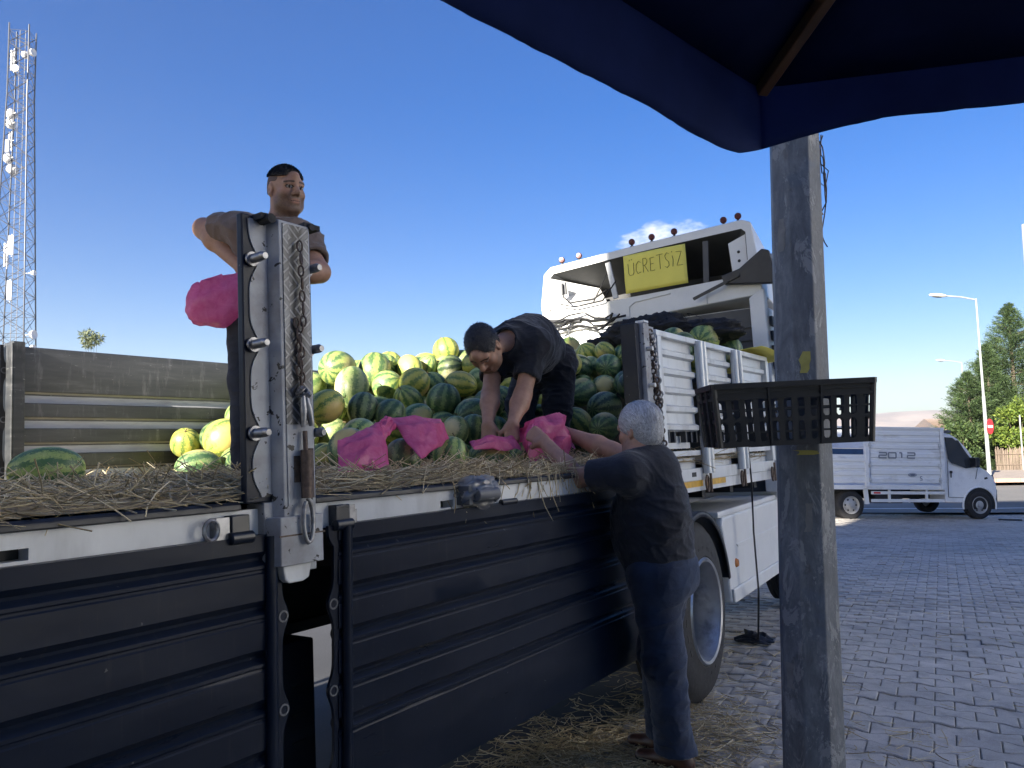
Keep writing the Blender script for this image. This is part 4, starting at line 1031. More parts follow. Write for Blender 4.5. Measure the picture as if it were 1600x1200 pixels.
side_poly('headlamp', [(3.62, .86), (3.76, .92), (3.72, 1.05), (3.60, 1.02)], M_glassd, -.05, .03)
MB().box((2.46, -.8, 2.03), (2.75, .8, 2.10)).build('roof_trim', M_grey, vcab, bev=.02)
# wheel arches: dark hollows with a lip
for xw, r in ((3.30, .43), (0, .46)):
    for s in (-1, 1):
        if xw == 0: continue
        pts = [(xw+r*math.cos(a), s*.978, .33+r*math.sin(a)) for a in np.linspace(R(-12), R(192), 22)]
        MB().add([(p[0], p[1]-s*.0, p[2]) for p in pts], [tuple(range(22))]).build('wheel_arch', M_dark, vcab)
        MB().tube([(p[0], p[1]-s*.004, p[2]) for p in pts], .022, 6).build('arch_lip', M_van, vcab, 60)
def van_wheel(x, y, s):
    w = bpy.data.objects.new('wheel', None); link(w, van)
    Mx = along((x, y, .335), (0, s, 0)); r = .335
    MB().lathe([(.20, 0), (.22, .012), (.27, .016), (.31, .006), (.332, -.02), (.335, -.05), (.335, -.16), (.30, -.19), (.2, -.19)], Mx, 32).build('tyre', M_rubber, w, 40)
    rm = MB().lathe([(.205, .006), (.198, .014), (.185, .0), (.17, -.04), (.13, -.03), (.10, -.005), (.06, .0), (.055, .025), (.001, .03)], Mx, 28).build('rim', M_vrim, w, 40)
    hb = MB()
    for q in range(6):
        a = q*math.pi/3; hb.lathe([(.022, .0), (.001, .002)], Mx @ Matrix.Translation((.135*math.cos(a), .135*math.sin(a), -.020)), 10)
    hb.build('rim_hole', M_dark, rm)
M_vrim = pmat('van rim', (.42, .42, .42), .45, metal=.4, var=.1)
for x in (0, 3.30):
    for s in (-1, 1): van_wheel(x, s*.985 if x else s*.99, s)
for s in (-1, 1): van_wheel(0, s*.78, s)
MB().box((-1.1, -.42, .45), (3.4, -.30, .62)).box((-1.1, .30, .45), (3.4, .42, .62)).tube([(0, -.8, .335), (0, .8, .335)], .05, 8).build('chassis_frame', M_dark, van)
# flat bed and high boards
BX0, BX1, BW2 = -1.12, 2.34, 1.06
MB().box((BX0, -BW2, .70), (BX1, BW2, .80)).build('bed', M_vanbed, van)
def vboard(x0, x1, z0, z1, n, y, name='side_board'):
    m = MB(); h = (z1-z0)/n; s = -1 if y < 0 else 1
    for k in range(n):
        zz = z0+k*h; pr = [(zz, 0), (zz+h*.12, .022), (zz+h*.55, .022), (zz+h*.68, .0), (zz+h, .0)]
        for (za, ya), (zb, yb) in zip(pr, pr[1:]): m.add([(x0, y+s*ya, za), (x1, y+s*ya, za), (x1, y+s*yb, zb), (x0, y+s*yb, zb)], [(0, 1, 2, 3)])
    m.box((x0, y-s*.03, z0), (x1, y-s*.012, z1))
    return m.build(name, M_vanbed, van, 25)
for y in (-BW2, BW2):
    vboard(.46, 2.22, .84, 1.62, 4, y); vboard(.46, 2.22, 1.63, 2.10, 3, y, 'top_board')
    vboard(BX0+.05, .32, .84, 1.50, 4, y)
    s = -1 if y < 0 else 1
    for x in (.36, 2.28, BX0+.03): MB().box((x-.045, y-s*.03, .72), (x+.045, y+s*.035, 2.13)).build('board_post', M_vanbed, van, bev=.008)
    for x in (.42, 2.2):
        for z in (.92, 1.25, 1.72): MB().box((x-.03, y+s*.03, z-.05), (x+.03, y+s*.05, z+.05)).tube([(x-.04, y+s*.05, z), (x+.04, y+s*.05, z)], .014, 6).build('board_hinge', M_alu, van)
    MB().box((BX0, y-s*.03, 2.10), (BX1, y+s*.03, 2.15)).build('top_rail', M_vanbed, van, bev=.006)
vboard_end = MB().box((BX1-.03, -BW2, .8), (BX1, BW2, 2.12)).box((BX0, -BW2, .8), (BX0+.03, BW2, 2.12)).build('end_board', M_vanbed, van)
MB().box((-1.05, -1.02, 1.5), (.31, -1.0, 1.63)).build('blue_tarpaulin', pmat('blue tarp', (.02, .06, .15), .5, var=.15), van)
# side guard under the bed
sg_ = MB()
for z in (.62, .44): sg_.box((.50, -1.02, z-.035), (2.36, -.98, z+.035))
for x in (.95, 1.9): sg_.box((x-.025, -1.03, .40), (x+.025, -.985, .72))
sg_.build('side_guard', M_vanbed, van, bev=.004)
MB().prism([(.34, .36), (.44, .36), (.40, .72), (.30, .74)], -1.02, -.98, axis='y').build('mud_flap', M_vanbed, van)
MB().box((.60, -.98, .38), (1.3, -.6, .68)).build('fuel_tank', M_dark, van)
MB().box((.55, -1.024, .60), (.72, -1.0205, .64)).build('reflector', M_red, van)
# wide stylised numerals and the emblem
def numeral(m, segs, x, w, h, z, th=.032):
    y = -1.0865
    for (a, b) in segs: m.bar((x+a[0]*w, y, z+a[1]*h), (x+b[0]*w, y, z+b[1]*h), .004, th, up=(0, 0, 1))
nm = MB(); hN, zN = .12, 1.43
two = [((0, 1), (1, 1)), ((1, 1), (1, .5)), ((1, .5), (0, .5)), ((0, .5), (0, 0)), ((0, 0), (1, 0))]
zero = [((0, 0), (1, 0)), ((1, 0), (1, 1)), ((1, 1), (0, 1)), ((0, 1), (0, 0))]
one = [((.5, 0), (.5, 1)), ((.2, 1), (.5, 1))]
xx = .66
M_decal = pmat('grey decal', (.20, .22, .26), .5, var=.1)
for sgm in (two, zero, one, two):
    nm = MB(); numeral(nm, sgm, xx, .19, hN, zN); xx += .24; nm.build('numeral', M_decal, van)
M_embl = pmat('emblem blue grey', (.10, .13, .2), .4, var=.1)
em = MB().lathe([(.001, .0), (.068, 0), (.072, -.003)], along((1.50, -1.0865, 1.04), (0, -1, 0)) @ Matrix.Diagonal((1.5, .62, 1, 1)), 24).build('oval_emblem', M_embl, van, 40)
MB().tube([(1.50+.085*math.cos(a), -1.0875, 1.04+.030*math.sin(a)) for a in np.linspace(0, 2*math.pi, 20)[:-1]], .004, 4, closed=True).build('emblem_rim', M_signw, em)
MB().tube([(1.74, -1.0865, 1.00), (1.70, -1.0865, 1.0), (1.69, -1.0865, .97), (1.74, -1.0865, .95), (1.74, -1.0865, .92), (1.69, -1.0865, .92)], .009, 5).build('small_mark', M_embl, van)
# short dark flat strip on the paving by the van's front wheel
MB().box((-.22, -.05, 0), (.25, .05, .03)).build('dark_strip', M_dark, None, bev=.006)
o = bpy.data.objects['dark_strip']; o.location = (11.55, 18.1, gz(11.55, 18.1)+.008); o.rotation_euler = (0, 0, R(-20))
tag(o, 'short dark plank lying on the paving by the van front wheel', 'strip')
# ================================================================== POLE, CRATE, PARASOL
def pole_mat():
    g = NG('weathered pole with paper remains'); co = g.coord('Object')
    n1 = g.noise(g.map(co, (1.6, 1.6, .55)), 14, 7, .75, .4)
    c = g.ramp(n1, [(.3, (.075, .083, .098)), (.5, (.13, .142, .162)), (.7, (.235, .248, .268))])
    pp = g.ramp(g.noise(g.map(co, (1, 1, .45)), 13, 5, .75, .6), [(.55, 0.0), (.585, .75)]); c = g.mix(pp, c, (.27, .28, .29))
    rs = g.ramp(g.noise(g.map(co, (1, 1, .7)), 22, 4, .6), [(.64, 0.0), (.70, .5)]); c = g.mix(rs, c, (.08, .08, .08))
    bl = g.ramp(g.noise(co, 5, 4), [(.6, 0.0), (.66, .5)]); c = g.mix(bl, c, (.10, .13, .18))
    g.set('Base Color', c).set('Roughness', g.ramp(n1, [(.3, .5), (.7, .75)])).set('Metallic', .15)
    g.bump(g.math('ADD', pp, g.noise(co, 60, 4)), .35, .004); return g.mat
M_pole = pole_mat()
pole = empty('light_pole', 'eight-sided weathered steel pole with paper and tape remains, standing close in front', 'pole', (.952, 2.565, -.02))
A0 = R(22.5)-R(12)
m = MB(); prof = [(0, .106), (.55, .0985), (2.0, .0865), (4.5, .070), (7.0, .055)]
vs = []
for z, r in prof:
    for k in range(8): a = A0+k*math.pi/4; vs.append((r*math.cos(a)+.0099*z, r*math.sin(a), z))
fs = [(i*8+k, i*8+(k+1) % 8, (i+1)*8+(k+1) % 8, (i+1)*8+k) for i in range(len(prof)-1) for k in range(8)]
m.add(vs, fs); m.build('shaft', M_pole, pole, bev=.004)
MB().box((-.19, -.19, 0), (.19, .19, .03)).build('base_plate', M_galv, pole, bev=.004)
def pr(z): return np.interp(z, [p[0] for p in prof], [p[1] for p in prof])
def scrap(name, face, z0, z1, f0, f1, mat, seed, off=.0025, label=None):
    "torn paper or tape lying on one face of the shaft"
    rr = random.Random(seed); a0 = A0+face*math.pi/4; P = []
    n = 5; L, Rr = [], []
    for i in range(n+1):
        z = z0+(z1-z0)*i/n; r = pr(z)
        p0 = Vector((r*math.cos(a0)+.0099*z, r*math.sin(a0), z)); p1 = Vector((r*math.cos(a0+math.pi/4)+.0099*z, r*math.sin(a0+math.pi/4), z))
        nn = Vector((math.cos(a0+math.pi/8), math.sin(a0+math.pi/8), 0))
        e = .12 if 0 < i < n else .35
        L.append(p0+(p1-p0)*(f0+rr.uniform(-e, e)*(f1-f0))+nn*(off+rr.random()*.0012)); Rr.append(p0+(p1-p0)*(f1+rr.uniform(-e, e)*(f1-f0))+nn*(off+rr.random()*.0012))
    o = MB().add(L+Rr, [(i, i+1, n+2+i, n+1+i) for i in range(n)]).build(name, mat, pole, 60)
    return o
M_paper = pmat('old paper', (.19, .19, .19), .85, var=.2, vs=30, dirt=.5, dcol=(.15, .14, .13), ds=20)
M_papery = pmat('yellow paper scrap', (.40, .36, .10), .8, var=.2, vs=20, dirt=.5, dcol=(.2, .18, .1), ds=20)
M_tape = pmat('brown tape', (.075, .06, .05), .3, var=.3, vs=20)
fc = {f: i for i, f in enumerate(range(8))}
for q, (face, z0, z1, f0, f1, mm) in enumerate([(5, 1.79, 1.86, .25, .75, M_papery), (5, 1.525, 1.54, .05, .95, M_papery), (4, 1.60, 1.72, .55, .95, M_paper), (5, 1.28, 1.37, .3, .6, M_paper), (4, .78, .86, .2, .5, M_paper), (4, 2.2, 2.31, .3, .7, M_paper)]):
    scrap('paper_scrap', face, z0, z1, f0, f1, mm, 40+q, .0012)
wr = MB(); rr = random.Random(3)
for q in range(3):
    pp = []
    for i in range(12):
        z = 2.60-.035*i; r = pr(z)+.006; a = R(-8)+.25*math.sin(i*.9+q)+rr.uniform(-.1, .1)
        pp.append(((r+rr.uniform(0, .010))*math.cos(a)+.0099*z, (r+rr.uniform(0, .02))*math.sin(a), z+rr.uniform(-.02, .02)))
    wr.tube(pp[:12-3*q], .0022, 5)
wr.tube([(pr(2.5)+.02, -.03, 2.5), (pr(2.5)+.035, -.05, 2.47), (pr(2.4)+.03, -.03, 2.42), (pr(2.4)+.014, -.01, 2.45)], .002, 5)
wr.build('tie_wire', M_rust, pole, 60)
# -- black vegetable crate tied to the pole
cw, cd, chh = .462, .225, .186
CM = frame((1.056, 2.225, 1.548), (-math.cos(R(2)), math.sin(R(2)), -.030), (math.sin(R(2)), math.cos(R(2)), 0), (-.03, 0, 1))
crate = empty('plastic_crate', 'black slatted plastic vegetable crate tied to the pole at head height', 'crate', mw=CM)
TAP = .013
def wall(L, n, flip):
    "perforated wall in its own plane: x along, z up; real openings between bars"
    m = MB(); t = .004
    def bx(x0, x1, z0, z1, d=0): m.box((x0, -d, z0), (x1, t, z1))
    bx(0, L, 0, .014, .001); bx(0, L, .140, chh, .0); m.box((0, -.010, chh-.016), (L, t, chh)); m.box((0, -.006, .138), (L, 0, .146)); m.box((0, -.004, .158), (L, 0, .163))
    bx(0, L, .072, .082, .002)
    st = L/n
    bx(0, st*.22, .014, .14)
    for k in range(n):
        a = k*st+st*.22; b = (k+1)*st-st*.22
        bx(b, min(L, b+st*.44), .014, .14, .003 if k % 3 == 2 else 0)
        for (z0, z1) in ((.014, .072), (.082, .140)):
            # rounded ends and the thin cross rib of each slot
            for (zz, s) in ((z0, 1), (z1, -1)):
                m.add([(a, 0, zz), ((a*3+b)/4, 0, zz), (a, 0, zz+s*.008)], [(0, 1, 2)]); m.add([(b, 0, zz), ((a+3*b)/4, 0, zz), (b, 0, zz+s*.008)], [(0, 1, 2)])
            bx(a, b, z0+(z1-z0)*.42, z0+(z1-z0)*.50)
    for x in (L*.33, L*.66): m.box((x-.003, -.009, 0), (x+.003, 0, chh-.016))
    return m
walls = [((0, 0, 0), (1, 0, 0), (0, 1, 0), cw, 12), ((cw, cd, 0), (-1, 0, 0), (0, -1, 0), cw, 12), ((0, cd, 0), (0, -1, 0), (1, 0, 0), cd, 6), ((cw, 0, 0), (0, 1, 0), (-1, 0, 0), cd, 6)]
for (o_, xd, inn, L, n_) in walls:
    ws = wall(L, n_, 0)
    k = Vector(inn)*TAP
    out = []
    for (x, y, z) in ws.v:
        f = 1-z/chh
        x2 = x*(1-2*TAP*f/L)+TAP*f
        p = Vector(o_)+Vector(xd)*x2+Vector(inn)*(y+TAP*f)+Vector((0, 0, z)); out.append(tuple(p))
    ws.v = out; ws.build('crate_wall', M_black, crate)
fl = MB()
for k in range(11): fl.box((TAP+.01+k*.038, TAP, 0), (TAP+.028+k*.038, cd-TAP, .005))
for k in range(4): fl.box((TAP, TAP+.02+k*.045, .0), (cw-TAP, TAP+.032+k*.055, .006))
fl.build('crate_floor', M_black, crate)
for (x, y) in ((0, 0), (cw, 0), (0, cd), (cw, cd)): MB().tube([(x*(1-2*TAP/cw)+TAP, y*(1-2*TAP/cd)+TAP, 0), (x, y, chh)], .008, 6).build('corner_rib', M_black, crate)
MB().tube([(.22, .215, .10), (.215, .26, .12), (.19, .40, .13), (.10, .45, .13), (.02, .40, .12), (.0, .26, .11), (.02, .215, .10)], .003, 5).tube([(.22, .22, .17), (.21, .28, .18), (.17, .42, .18), (.06, .44, .18), (.0, .30, .17), (.01, .22, .165)], .003, 5).build('tie_wire', M_rust, crate)
# -- parasol
def fabric_mat(name, col, tr):
    g = NG(name); co = g.coord('Object')
    wv = g.noise(co, 420, 2, .6)
    c = g.ramp(g.noise(co, 5, 4), [(.3, tuple(q*.8 for q in col)), (.7, tuple(q*1.15 for q in col))])
    g.set('Base Color', c).set('Roughness', .85).set('Specular IOR Level', .2); g.bump(wv, .2, .002)
    tl = g.n('ShaderNodeBsdfTranslucent'); g.l(c, tl.inputs[0]); mx = g.n('ShaderNodeMixShader', i_0=tr)
    g.l(g.p.outputs[0], mx.inputs[1]); g.l(tl.outputs[0], mx.inputs[2]); g.l(mx.outputs[0], g.out.inputs[0]); return g.mat
M_canopy = fabric_mat('navy canopy cloth', (.014, .026, .10), .14)
M_valance = fabric_mat('navy valance cloth', (.042, .072, .24), .45)
M_wood = pmat('varnished rib wood', (.16, .085, .045), .5, var=.25, vs=8, stretch=(1, 1, 1))
par = empty('market_parasol', 'large navy blue market parasol overhead with a hanging valance and wooden ribs', 'parasol', (.82, .185, 0))
PO = Vector((.82, .185, 0)); C0 = Vector((.49, 1.455, 2.245))-PO
E1 = Vector((-.69, -.72, 0)).normalized(); E2 = Vector((.955, -.296, 0)).normalized()
EL = 2.45; AP = Vector((0, 0, 2.70))
C1 = C0+E1*EL; C2 = C0+E2*EL; C3 = C1+E2*EL
AP = (C0+C1+C2+C3)/4; AP.z = 2.72
corners = [C0, C2, C3, C1]
cv = MB()
for i in range(4):
    a, b = corners[i], corners[(i+1) % 4]
    cv.grid(lambda u, v: (a+(b-a)*u)*(1-v)+AP*v - Vector((0, 0, .05*math.sin(math.pi*u)*math.sin(math.pi*min(1, v*1.1)) + .018*math.sin(math.pi*u)*(1-v))), 18, 14)
cvo = cv.build('canopy', M_canopy, par, 60); q = cvo.modifiers.new('thick', 'SOLIDIFY'); q.thickness = .002; q.offset = 1
dropL = ([0, .07, .14, .25, .33, .87, 2.45], [.122, .146, .150, .143, .134, .135, .13]); dropR = ([0, .097, .22, .43, 1.0, 2.45], [.122, .102, .088, .098, .11, .12])
outL = Vector((-.72, .69, 0)); 
def valance(a, d, outn, dr, flare, seed):
    m = MB(); rr = random.Random(seed); N = 170
    def P(u, v):
        t = u*EL; D = np.interp(t, *dr)
        rag = .0007*math.sin(t*61+seed)+.0012*mnoise.noise(Vector((t*70, seed, 0)))
        rag *= min(1, t*12); p = a+d*t; w = .010*math.sin(t*3.6+seed)*min(1, t*4)+flare*min(t, .9)
        sag = .018*math.sin(math.pi*u)
        return p+outn*(w*v*v+.003*min(1, t*20))+Vector((0, 0, .012*(1-v)))-Vector((0, 0, (D+rag)*v+sag*(1-v)))
    m.grid(P, N, 7)
    m.tube([tuple(P(i/90, .97)+outn*.001) for i in range(91)], .0028, 5)   # rolled hem
    m.tube([tuple(P(i/60, .03)+outn*.002) for i in range(61)], .0032, 5)   # seam to the canopy
    return m
vl = valance(C0, E1, Vector((-E1.y, E1.x, 0))*-1 if Vector((-E1.y, E1.x, 0)).dot(AP-C0) > 0 else Vector((-E1.y, E1.x, 0)), dropL, .05, 1)
vo = vl.build('valance', M_valance, par, 70); vo.modifiers.new('thick', 'SOLIDIFY').thickness = .0025
n2 = Vector((-E2.y, E2.x, 0)); n2 = n2 if n2.dot(AP-C0) < 0 else -n2
vo2 = valance(C0, E2, n2, dropR, -.02, 2).build('valance', M_valance, par, 70); vo2.modifiers.new('thick', 'SOLIDIFY').thickness = .0025
for a, d in ((C1, E2), (C2, E1)):
    nn = Vector((-d.y, d.x, 0)); nn = nn if nn.dot(AP-a) < 0 else -nn
    valance(a, d, nn, dropR, .0, 4).build('valance', M_valance, par, 70).modifiers.new('thick', 'SOLIDIFY').thickness = .0025
for c in corners: MB().bar(tuple(c+(AP-c)*.006-Vector((0, 0, .012))), tuple(AP-Vector((0, 0, .03))), .021, .026).build('rib', M_wood, par, bev=.003)
for c in corners: MB().bar(tuple(c*.52+AP*.48-Vector((0, 0, .04))), (AP.x, AP.y, 2.15), .018, .022).build('strut', M_wood, par)
MB().tube([(AP.x, AP.y, 0.05), (AP.x, AP.y, 2.74)], .024, 14).build('pole', M_wood, par, 50)
MB().lathe([(.001, 0), (.28, 0), (.28, .05), (.24, .08), (.05, .10), (.04, .3), (.001, .3)], Matrix.Translation((AP.x, AP.y, 0)), 24).build('base', M_grey, par, 40)
# ================================================================== STRAW AND WATERMELONS
def straw_mat():
    g = NG('dry straw'); geo = g.n('ShaderNodeNewGeometry')
    c = g.ramp(geo.outputs['Random Per Island'], [(0, (.27, .20, .10)), (.5, (.56, .45, .26)), (.85, (.70, .58, .37)), (1, (.78, .70, .50))])
    g.set('Base Color', c).set('Roughness', .6).set('Specular IOR Level', .4); return g.mat
M_straw = straw_mat()
M_strawmat = pmat('straw bed matted', (.36, .275, .15), .85, var=.5, vs=38, bump=.9, bs=120, stretch=(.6, 1.6, 1))
def stalks(name, P, Dr, Ln, w, mat, parent=None, seed=1, kind='stuff'):
    r = np.random.default_rng(seed); P = np.asarray(P, float); n = len(P); Dr = np.asarray(Dr, float)
    Dr /= np.linalg.norm(Dr, axis=1, keepdims=True); bend = r.normal(size=(n, 3))*.16; bend[:, 2] = np.abs(bend[:, 2])*.5
    sx = np.cross(Dr, np.array([.1, .2, 1.0])); sx /= np.maximum(1e-6, np.linalg.norm(sx, axis=1, keepdims=True)); sy = np.cross(sx, Dr)
    W = (w*r.uniform(.5, 1.3, n))[:, None]; Ln = np.asarray(Ln)[:, None]; V_ = []
    for i in range(4):
        t = i/3-.5; c = P+Dr*Ln*t+bend*Ln*(t*t*4-.5)*.5
        for k in range(3):
            a = 2*math.pi*k/3; V_.append(c+W*(sx*math.cos(a)+sy*math.sin(a)))
    V_ = np.stack(V_, 1).reshape(-1, 3)
    f = np.array([(i*3+k, i*3+(k+1) % 3, (i+1)*3+(k+1) % 3, (i+1)*3+k) for i in range(3) for k in range(3)])
    F_ = (f[None]+(np.arange(n)*12)[:, None, None]).reshape(-1, 4)
    o = arr_obj(name, V_, F_, mat, parent, True); o['kind'] = kind; return o
TR = lambda p: TM @ Vector(p)
def straw_h(s, y):
    edge = sstep(-.03, .10, y)
    return 1.412+edge*(.030+.024*(mnoise.noise(Vector((s*2.3, y*2.3, 1)))+.6*mnoise.noise(Vector((s*7, y*7, 3)))))+.016*sstep(.1, .5, y)
xs = np.arange(-3.0, 6.05, .05); ys = np.concatenate([np.arange(.005, .2, .025), np.arange(.2, 2.44, .08)])
vv = [tuple(TR((s, y, straw_h(s, y)))) for s in xs for y in ys]; n = len(ys)
straw_root = arr_obj('straw_bedding', vv, [(i*n+j, (i+1)*n+j, (i+1)*n+j+1, i*n+j+1) for i in range(len(xs)-1) for j in range(n-1)], M_strawmat, None, True)
straw_root['kind'] = 'stuff'; straw_root['label'] = 'dry straw bedding spread over the truck bed'
r = np.random.default_rng(12); P, Dd, Ln = [], [], []
for k in range(11500):
    s = r.uniform(-.6, 4.0) if k % 4 else r.uniform(-2.5, 6)
    y = r.beta(1, 2.2)*1.6 if k % 3 else r.uniform(.02, 2.4)
    a = r.uniform(0, 2*math.pi); z = straw_h(s, y)+r.uniform(-.005, .028)
    up = r.normal()*.22+(.7 if r.random() < .05 else 0)
    P.append(tuple(TR((s, y, z)))); Dd.append(tuple(DV*math.cos(a)+NV*math.sin(a)*.8+ZV*up)); Ln.append(r.uniform(.06, .26))
stalks('straw_stalks', P, Dd, Ln, .0019, M_straw, straw_root, 4)
# stalks caught on the rail and hanging down
P, Dd, Ln = [], [], []
for k in range(130):
    c = [2.30, 2.75, 2.95, 3.15][k % 4]; s = c+r.normal()*.13; y = -.02+r.uniform(-.015, .05)
    P.append(tuple(TR((s, y, 1.41-abs(r.normal())*.05)))); Dd.append(tuple(DV*r.normal()*.6-NV*.15+ZV*(-1+r.normal()*.5))); Ln.append(r.uniform(.06, .2))
P += [tuple(TR((2.72, -.055, 1.33))), tuple(TR((2.80, -.05, 1.34)))]; Dd += [tuple(DV*.5-ZV), tuple(DV*.6-ZV*1.2)]; Ln += [.26, .2]
stalks('hanging_straw', P, Dd, Ln, .0021, M_straw, straw_root, 5)
# litter on the paving
P, Dd, Ln = [], [], []
for k in range(4200):
    q = r.random()
    if q < .62: x, y = .36+r.normal()*.27, 3.72+r.normal()*.36
    elif q < .82: x, y = .98+r.normal()*.22, 4.25+r.normal()*.35
    else: x, y = r.uniform(.0, 2.2), r.uniform(3.0, 6.5)
    if x*NV.x+y*NV.y > 2.6: continue
    a = r.uniform(0, 2*math.pi); h = .012+(.028*r.random() if q < .7 else 0)
    P.append((x, y, gz(x, y)+h)); Dd.append((math.cos(a), math.sin(a), r.normal()*.10)); Ln.append(r.uniform(.04, .17))
for k in range(330):
    y = 2.8+r.random()**1.3*9; x = y*r.uniform(.16, .66); a = r.uniform(0, 6.28)
    P.append((x, y, gz(x, y)+.010)); Dd.append((math.cos(a), math.sin(a), 0)); Ln.append(r.uniform(.02, .10))
lo = stalks('straw_litter', P, Dd, Ln, .0021, M_straw, None, 6); lo['label'] = 'straw strewn on the paving round the standing man'
# ------------------------------------------------------------------ melons
def melon_mat(name, base_lo, base_hi, dark, dk, nstripe, spot=(.52, .42, .15)):
    g = NG(name); co = g.coord('Object'); oi = g.n('ShaderNodeObjectInfo').outputs['Random']
    cx = g.n('ShaderNodeCombineXYZ'); g.l(g.math('MULTIPLY', oi, 37.0), cx.inputs[0]); g.l(g.math('MULTIPLY', oi, 11.0), cx.inputs[1])
    va = g.n('ShaderNodeVectorMath', operation='ADD'); g.l(co, va.inputs[0]); g.l(cx.outputs[0], va.inputs[1]); vec = va.outputs[0]
    sp = g.n('ShaderNodeSeparateXYZ'); g.l(co, sp.inputs[0])
    th = g.math('ARCTAN2', sp.outputs[1], sp.outputs[0])
    n1 = g.noise(vec, 16, 4, .65); n2 = g.noise(vec, 45, 4, .7); n3 = g.noise(vec, 7, 3)
    ph = g.math('ADD', g.math('MULTIPLY', th, nstripe), g.math('ADD', g.math('MULTIPLY', g.math('SUBTRACT', n1, .5), 7.0), g.math('MULTIPLY', g.math('SUBTRACT', n2, .5), 5.0)))
    sn = g.math('ADD', g.math('MULTIPLY', g.math('SINE', ph), .5), .5)
    base = g.mix(g.ramp(n3, [(.3, 0.0), (.7, 1.0)]), base_lo, base_hi)
    base = g.mix(g.math('MULTIPLY', g.ramp(n2, [(.45, 0.0), (.65, 1.0)]), .5), base, tuple(q*.55 for q in base_lo))
    st = g.ramp(g.math('ADD', sn, g.math('MULTIPLY', g.math('SUBTRACT', n2, .5), 1.3)), [(dk-.14, 1.0), (dk+.14, 0.0)])
    c = g.mix(st, base, dark)
    # pale ground spot on one flank
    nv = g.n('ShaderNodeVectorMath', operation='NORMALIZE'); g.l(co, nv.inputs[0]); sx = g.n('ShaderNodeSeparateXYZ'); g.l(nv.outputs[0], sx.inputs[0])
    m = g.ramp(g.math('ADD', sx.outputs[0], g.math('MULTIPLY', g.math('SUBTRACT', n1, .5), .5)), [(.70, 0.0), (.88, 1.0)])
    m = g.math('MULTIPLY', m, g.ramp(oi, [(.25, .25), (.6, .95)]))
    c = g.mix(m, c, spot)
    # dry scars and dust
    sc = g.ramp(g.noise(vec, 24, 3, .5, 1.5), [(.70, 0.0), (.74, .8)]); c = g.mix(sc, c, (.33, .30, .17))
    c = g.mix(g.math('MULTIPLY', g.ramp(g.noise(vec, 5, 4), [(.45, 0.0), (.75, 1.0)]), .22), c, (.30, .29, .22))
    v = g.n('ShaderNodeMix', data_type='RGBA', blend_type='MULTIPLY'); v.inputs[0].default_value = 1.0; g.l(c, v.inputs[6]); g.l(g.ramp(oi, [(0, .8), (1, 1.15)]), v.inputs[7])
    g.set('Base Color', v.outputs[2]).set('Roughness', g.ramp(n2, [(.3, .34), (.7, .5)])).set('Specular IOR Level', .5)
    g.bump(n2, .10, .004); return g.mat
MM_ = [melon_mat('melon light striped', (.23, .33, .08), (.42, .48, .14), (.060, .135, .042), .42, 9),
       melon_mat('melon dark striped', (.12, .20, .07), (.22, .30, .11), (.035, .086, .034), .58, 10),
       melon_mat('melon pale netted', (.23, .31, .10), (.38, .43, .16), (.09, .155, .05), .34, 8, (.55, .47, .24)),
       melon_mat('melon yellowish', (.38, .41, .075), (.56, .52, .10), (.11, .19, .04), .30, 9, (.62, .45, .14)),
       melon_mat('melon cream marked', (.15, .21, .07), (.26, .31, .12), (.022, .055, .02), .45, 9, (.58, .55, .33))]
def melon_mesh(mat, seed, p=2.15):
    r = random.Random(seed); m = MB(); seg, rings = 28, 18
    lob = [r.uniform(-.012, .012) for _ in range(6)]
    prof = []
    for i in range(rings+1):
        a = math.pi*i/rings; ca, sa = math.cos(a), math.sin(a)
        for k in range(seg):
            t = 2*math.pi*k/seg
            rad = 1+sum(lob[q]*math.sin((q+1)*t+q*seed) for q in range(4))*sa+.02*math.sin(2*a+seed)
            dimple = -.035*math.exp(-((min(a, math.pi-a))/.22)**2)
            m.v.append((.5*rad*sa*math.cos(t), .5*rad*sa*math.sin(t), -.5*ca*(1+dimple)))
    for i in range(rings):
        for k in range(seg): l = (k+1) % seg; m.f.append((i*seg+k, i*seg+l, (i+1)*seg+l, (i+1)*seg+k)); m.m.append(0)
    me = m.mesh('watermelon', mat, 180, False); return me
MEL = [[melon_mesh(MM_[k], 10*k+q) for q in range(3)] for k in range(5)]
mel_n = [0]
M_stem = pmat('dry melon stem', (.16, .12, .05), .8, var=.3, vs=60)
STEM = [MB().tube([(0, 0, -.004), (.002, .001, .006), (.008+.006*q, .004, .014), (.020, .012*(1-2*q), .018)], [.0065, .0038, .003, .0022], 6).mesh('stem', M_stem, 60) for q in (0, 1)]
MLIST = []
LABELS = {}
def melon(p, dia, el, kind, axis, spin, label, group='watermelons heaped on the truck bed', world=False):
    "axis: direction of the long axis in truck coordinates"
    me = MEL[kind][mel_n[0] % 3]; mel_n[0] += 1
    o = bpy.data.objects.new('watermelon', me); link(o)
    z = Vector(axis).normalized(); x = z.orthogonal().normalized(); x = Matrix.Rotation(spin, 3, z) @ x
    M = TM @ along(p, z, x) @ Matrix.Diagonal((dia, dia, dia*el, 1)); o.matrix_world = M
    k_ = LABELS.get(label, 0); LABELS[label] = k_+1
    if k_: label = label+', '+['', 'farther back', 'third back', 'fourth back', 'fifth back', 'sixth back'][min(5, k_)]
    tag(o, label, 'watermelon', group)
    if mel_n[0] % 2 or len(MLIST) < 41:   # dry stem stub
        st_ = bpy.data.objects.new('stem', STEM[mel_n[0] % 2]); link(st_, o); st_.matrix_parent_inverse = Matrix.Identity(4)
        st_.matrix_basis = Matrix.Translation((0, 0, .478)) @ Matrix.Diagonal((1/dia, 1/dia, 1/(dia*el), 1))
    MLIST.append((Vector(p), dia*.5*(.5+.5*el))); return o
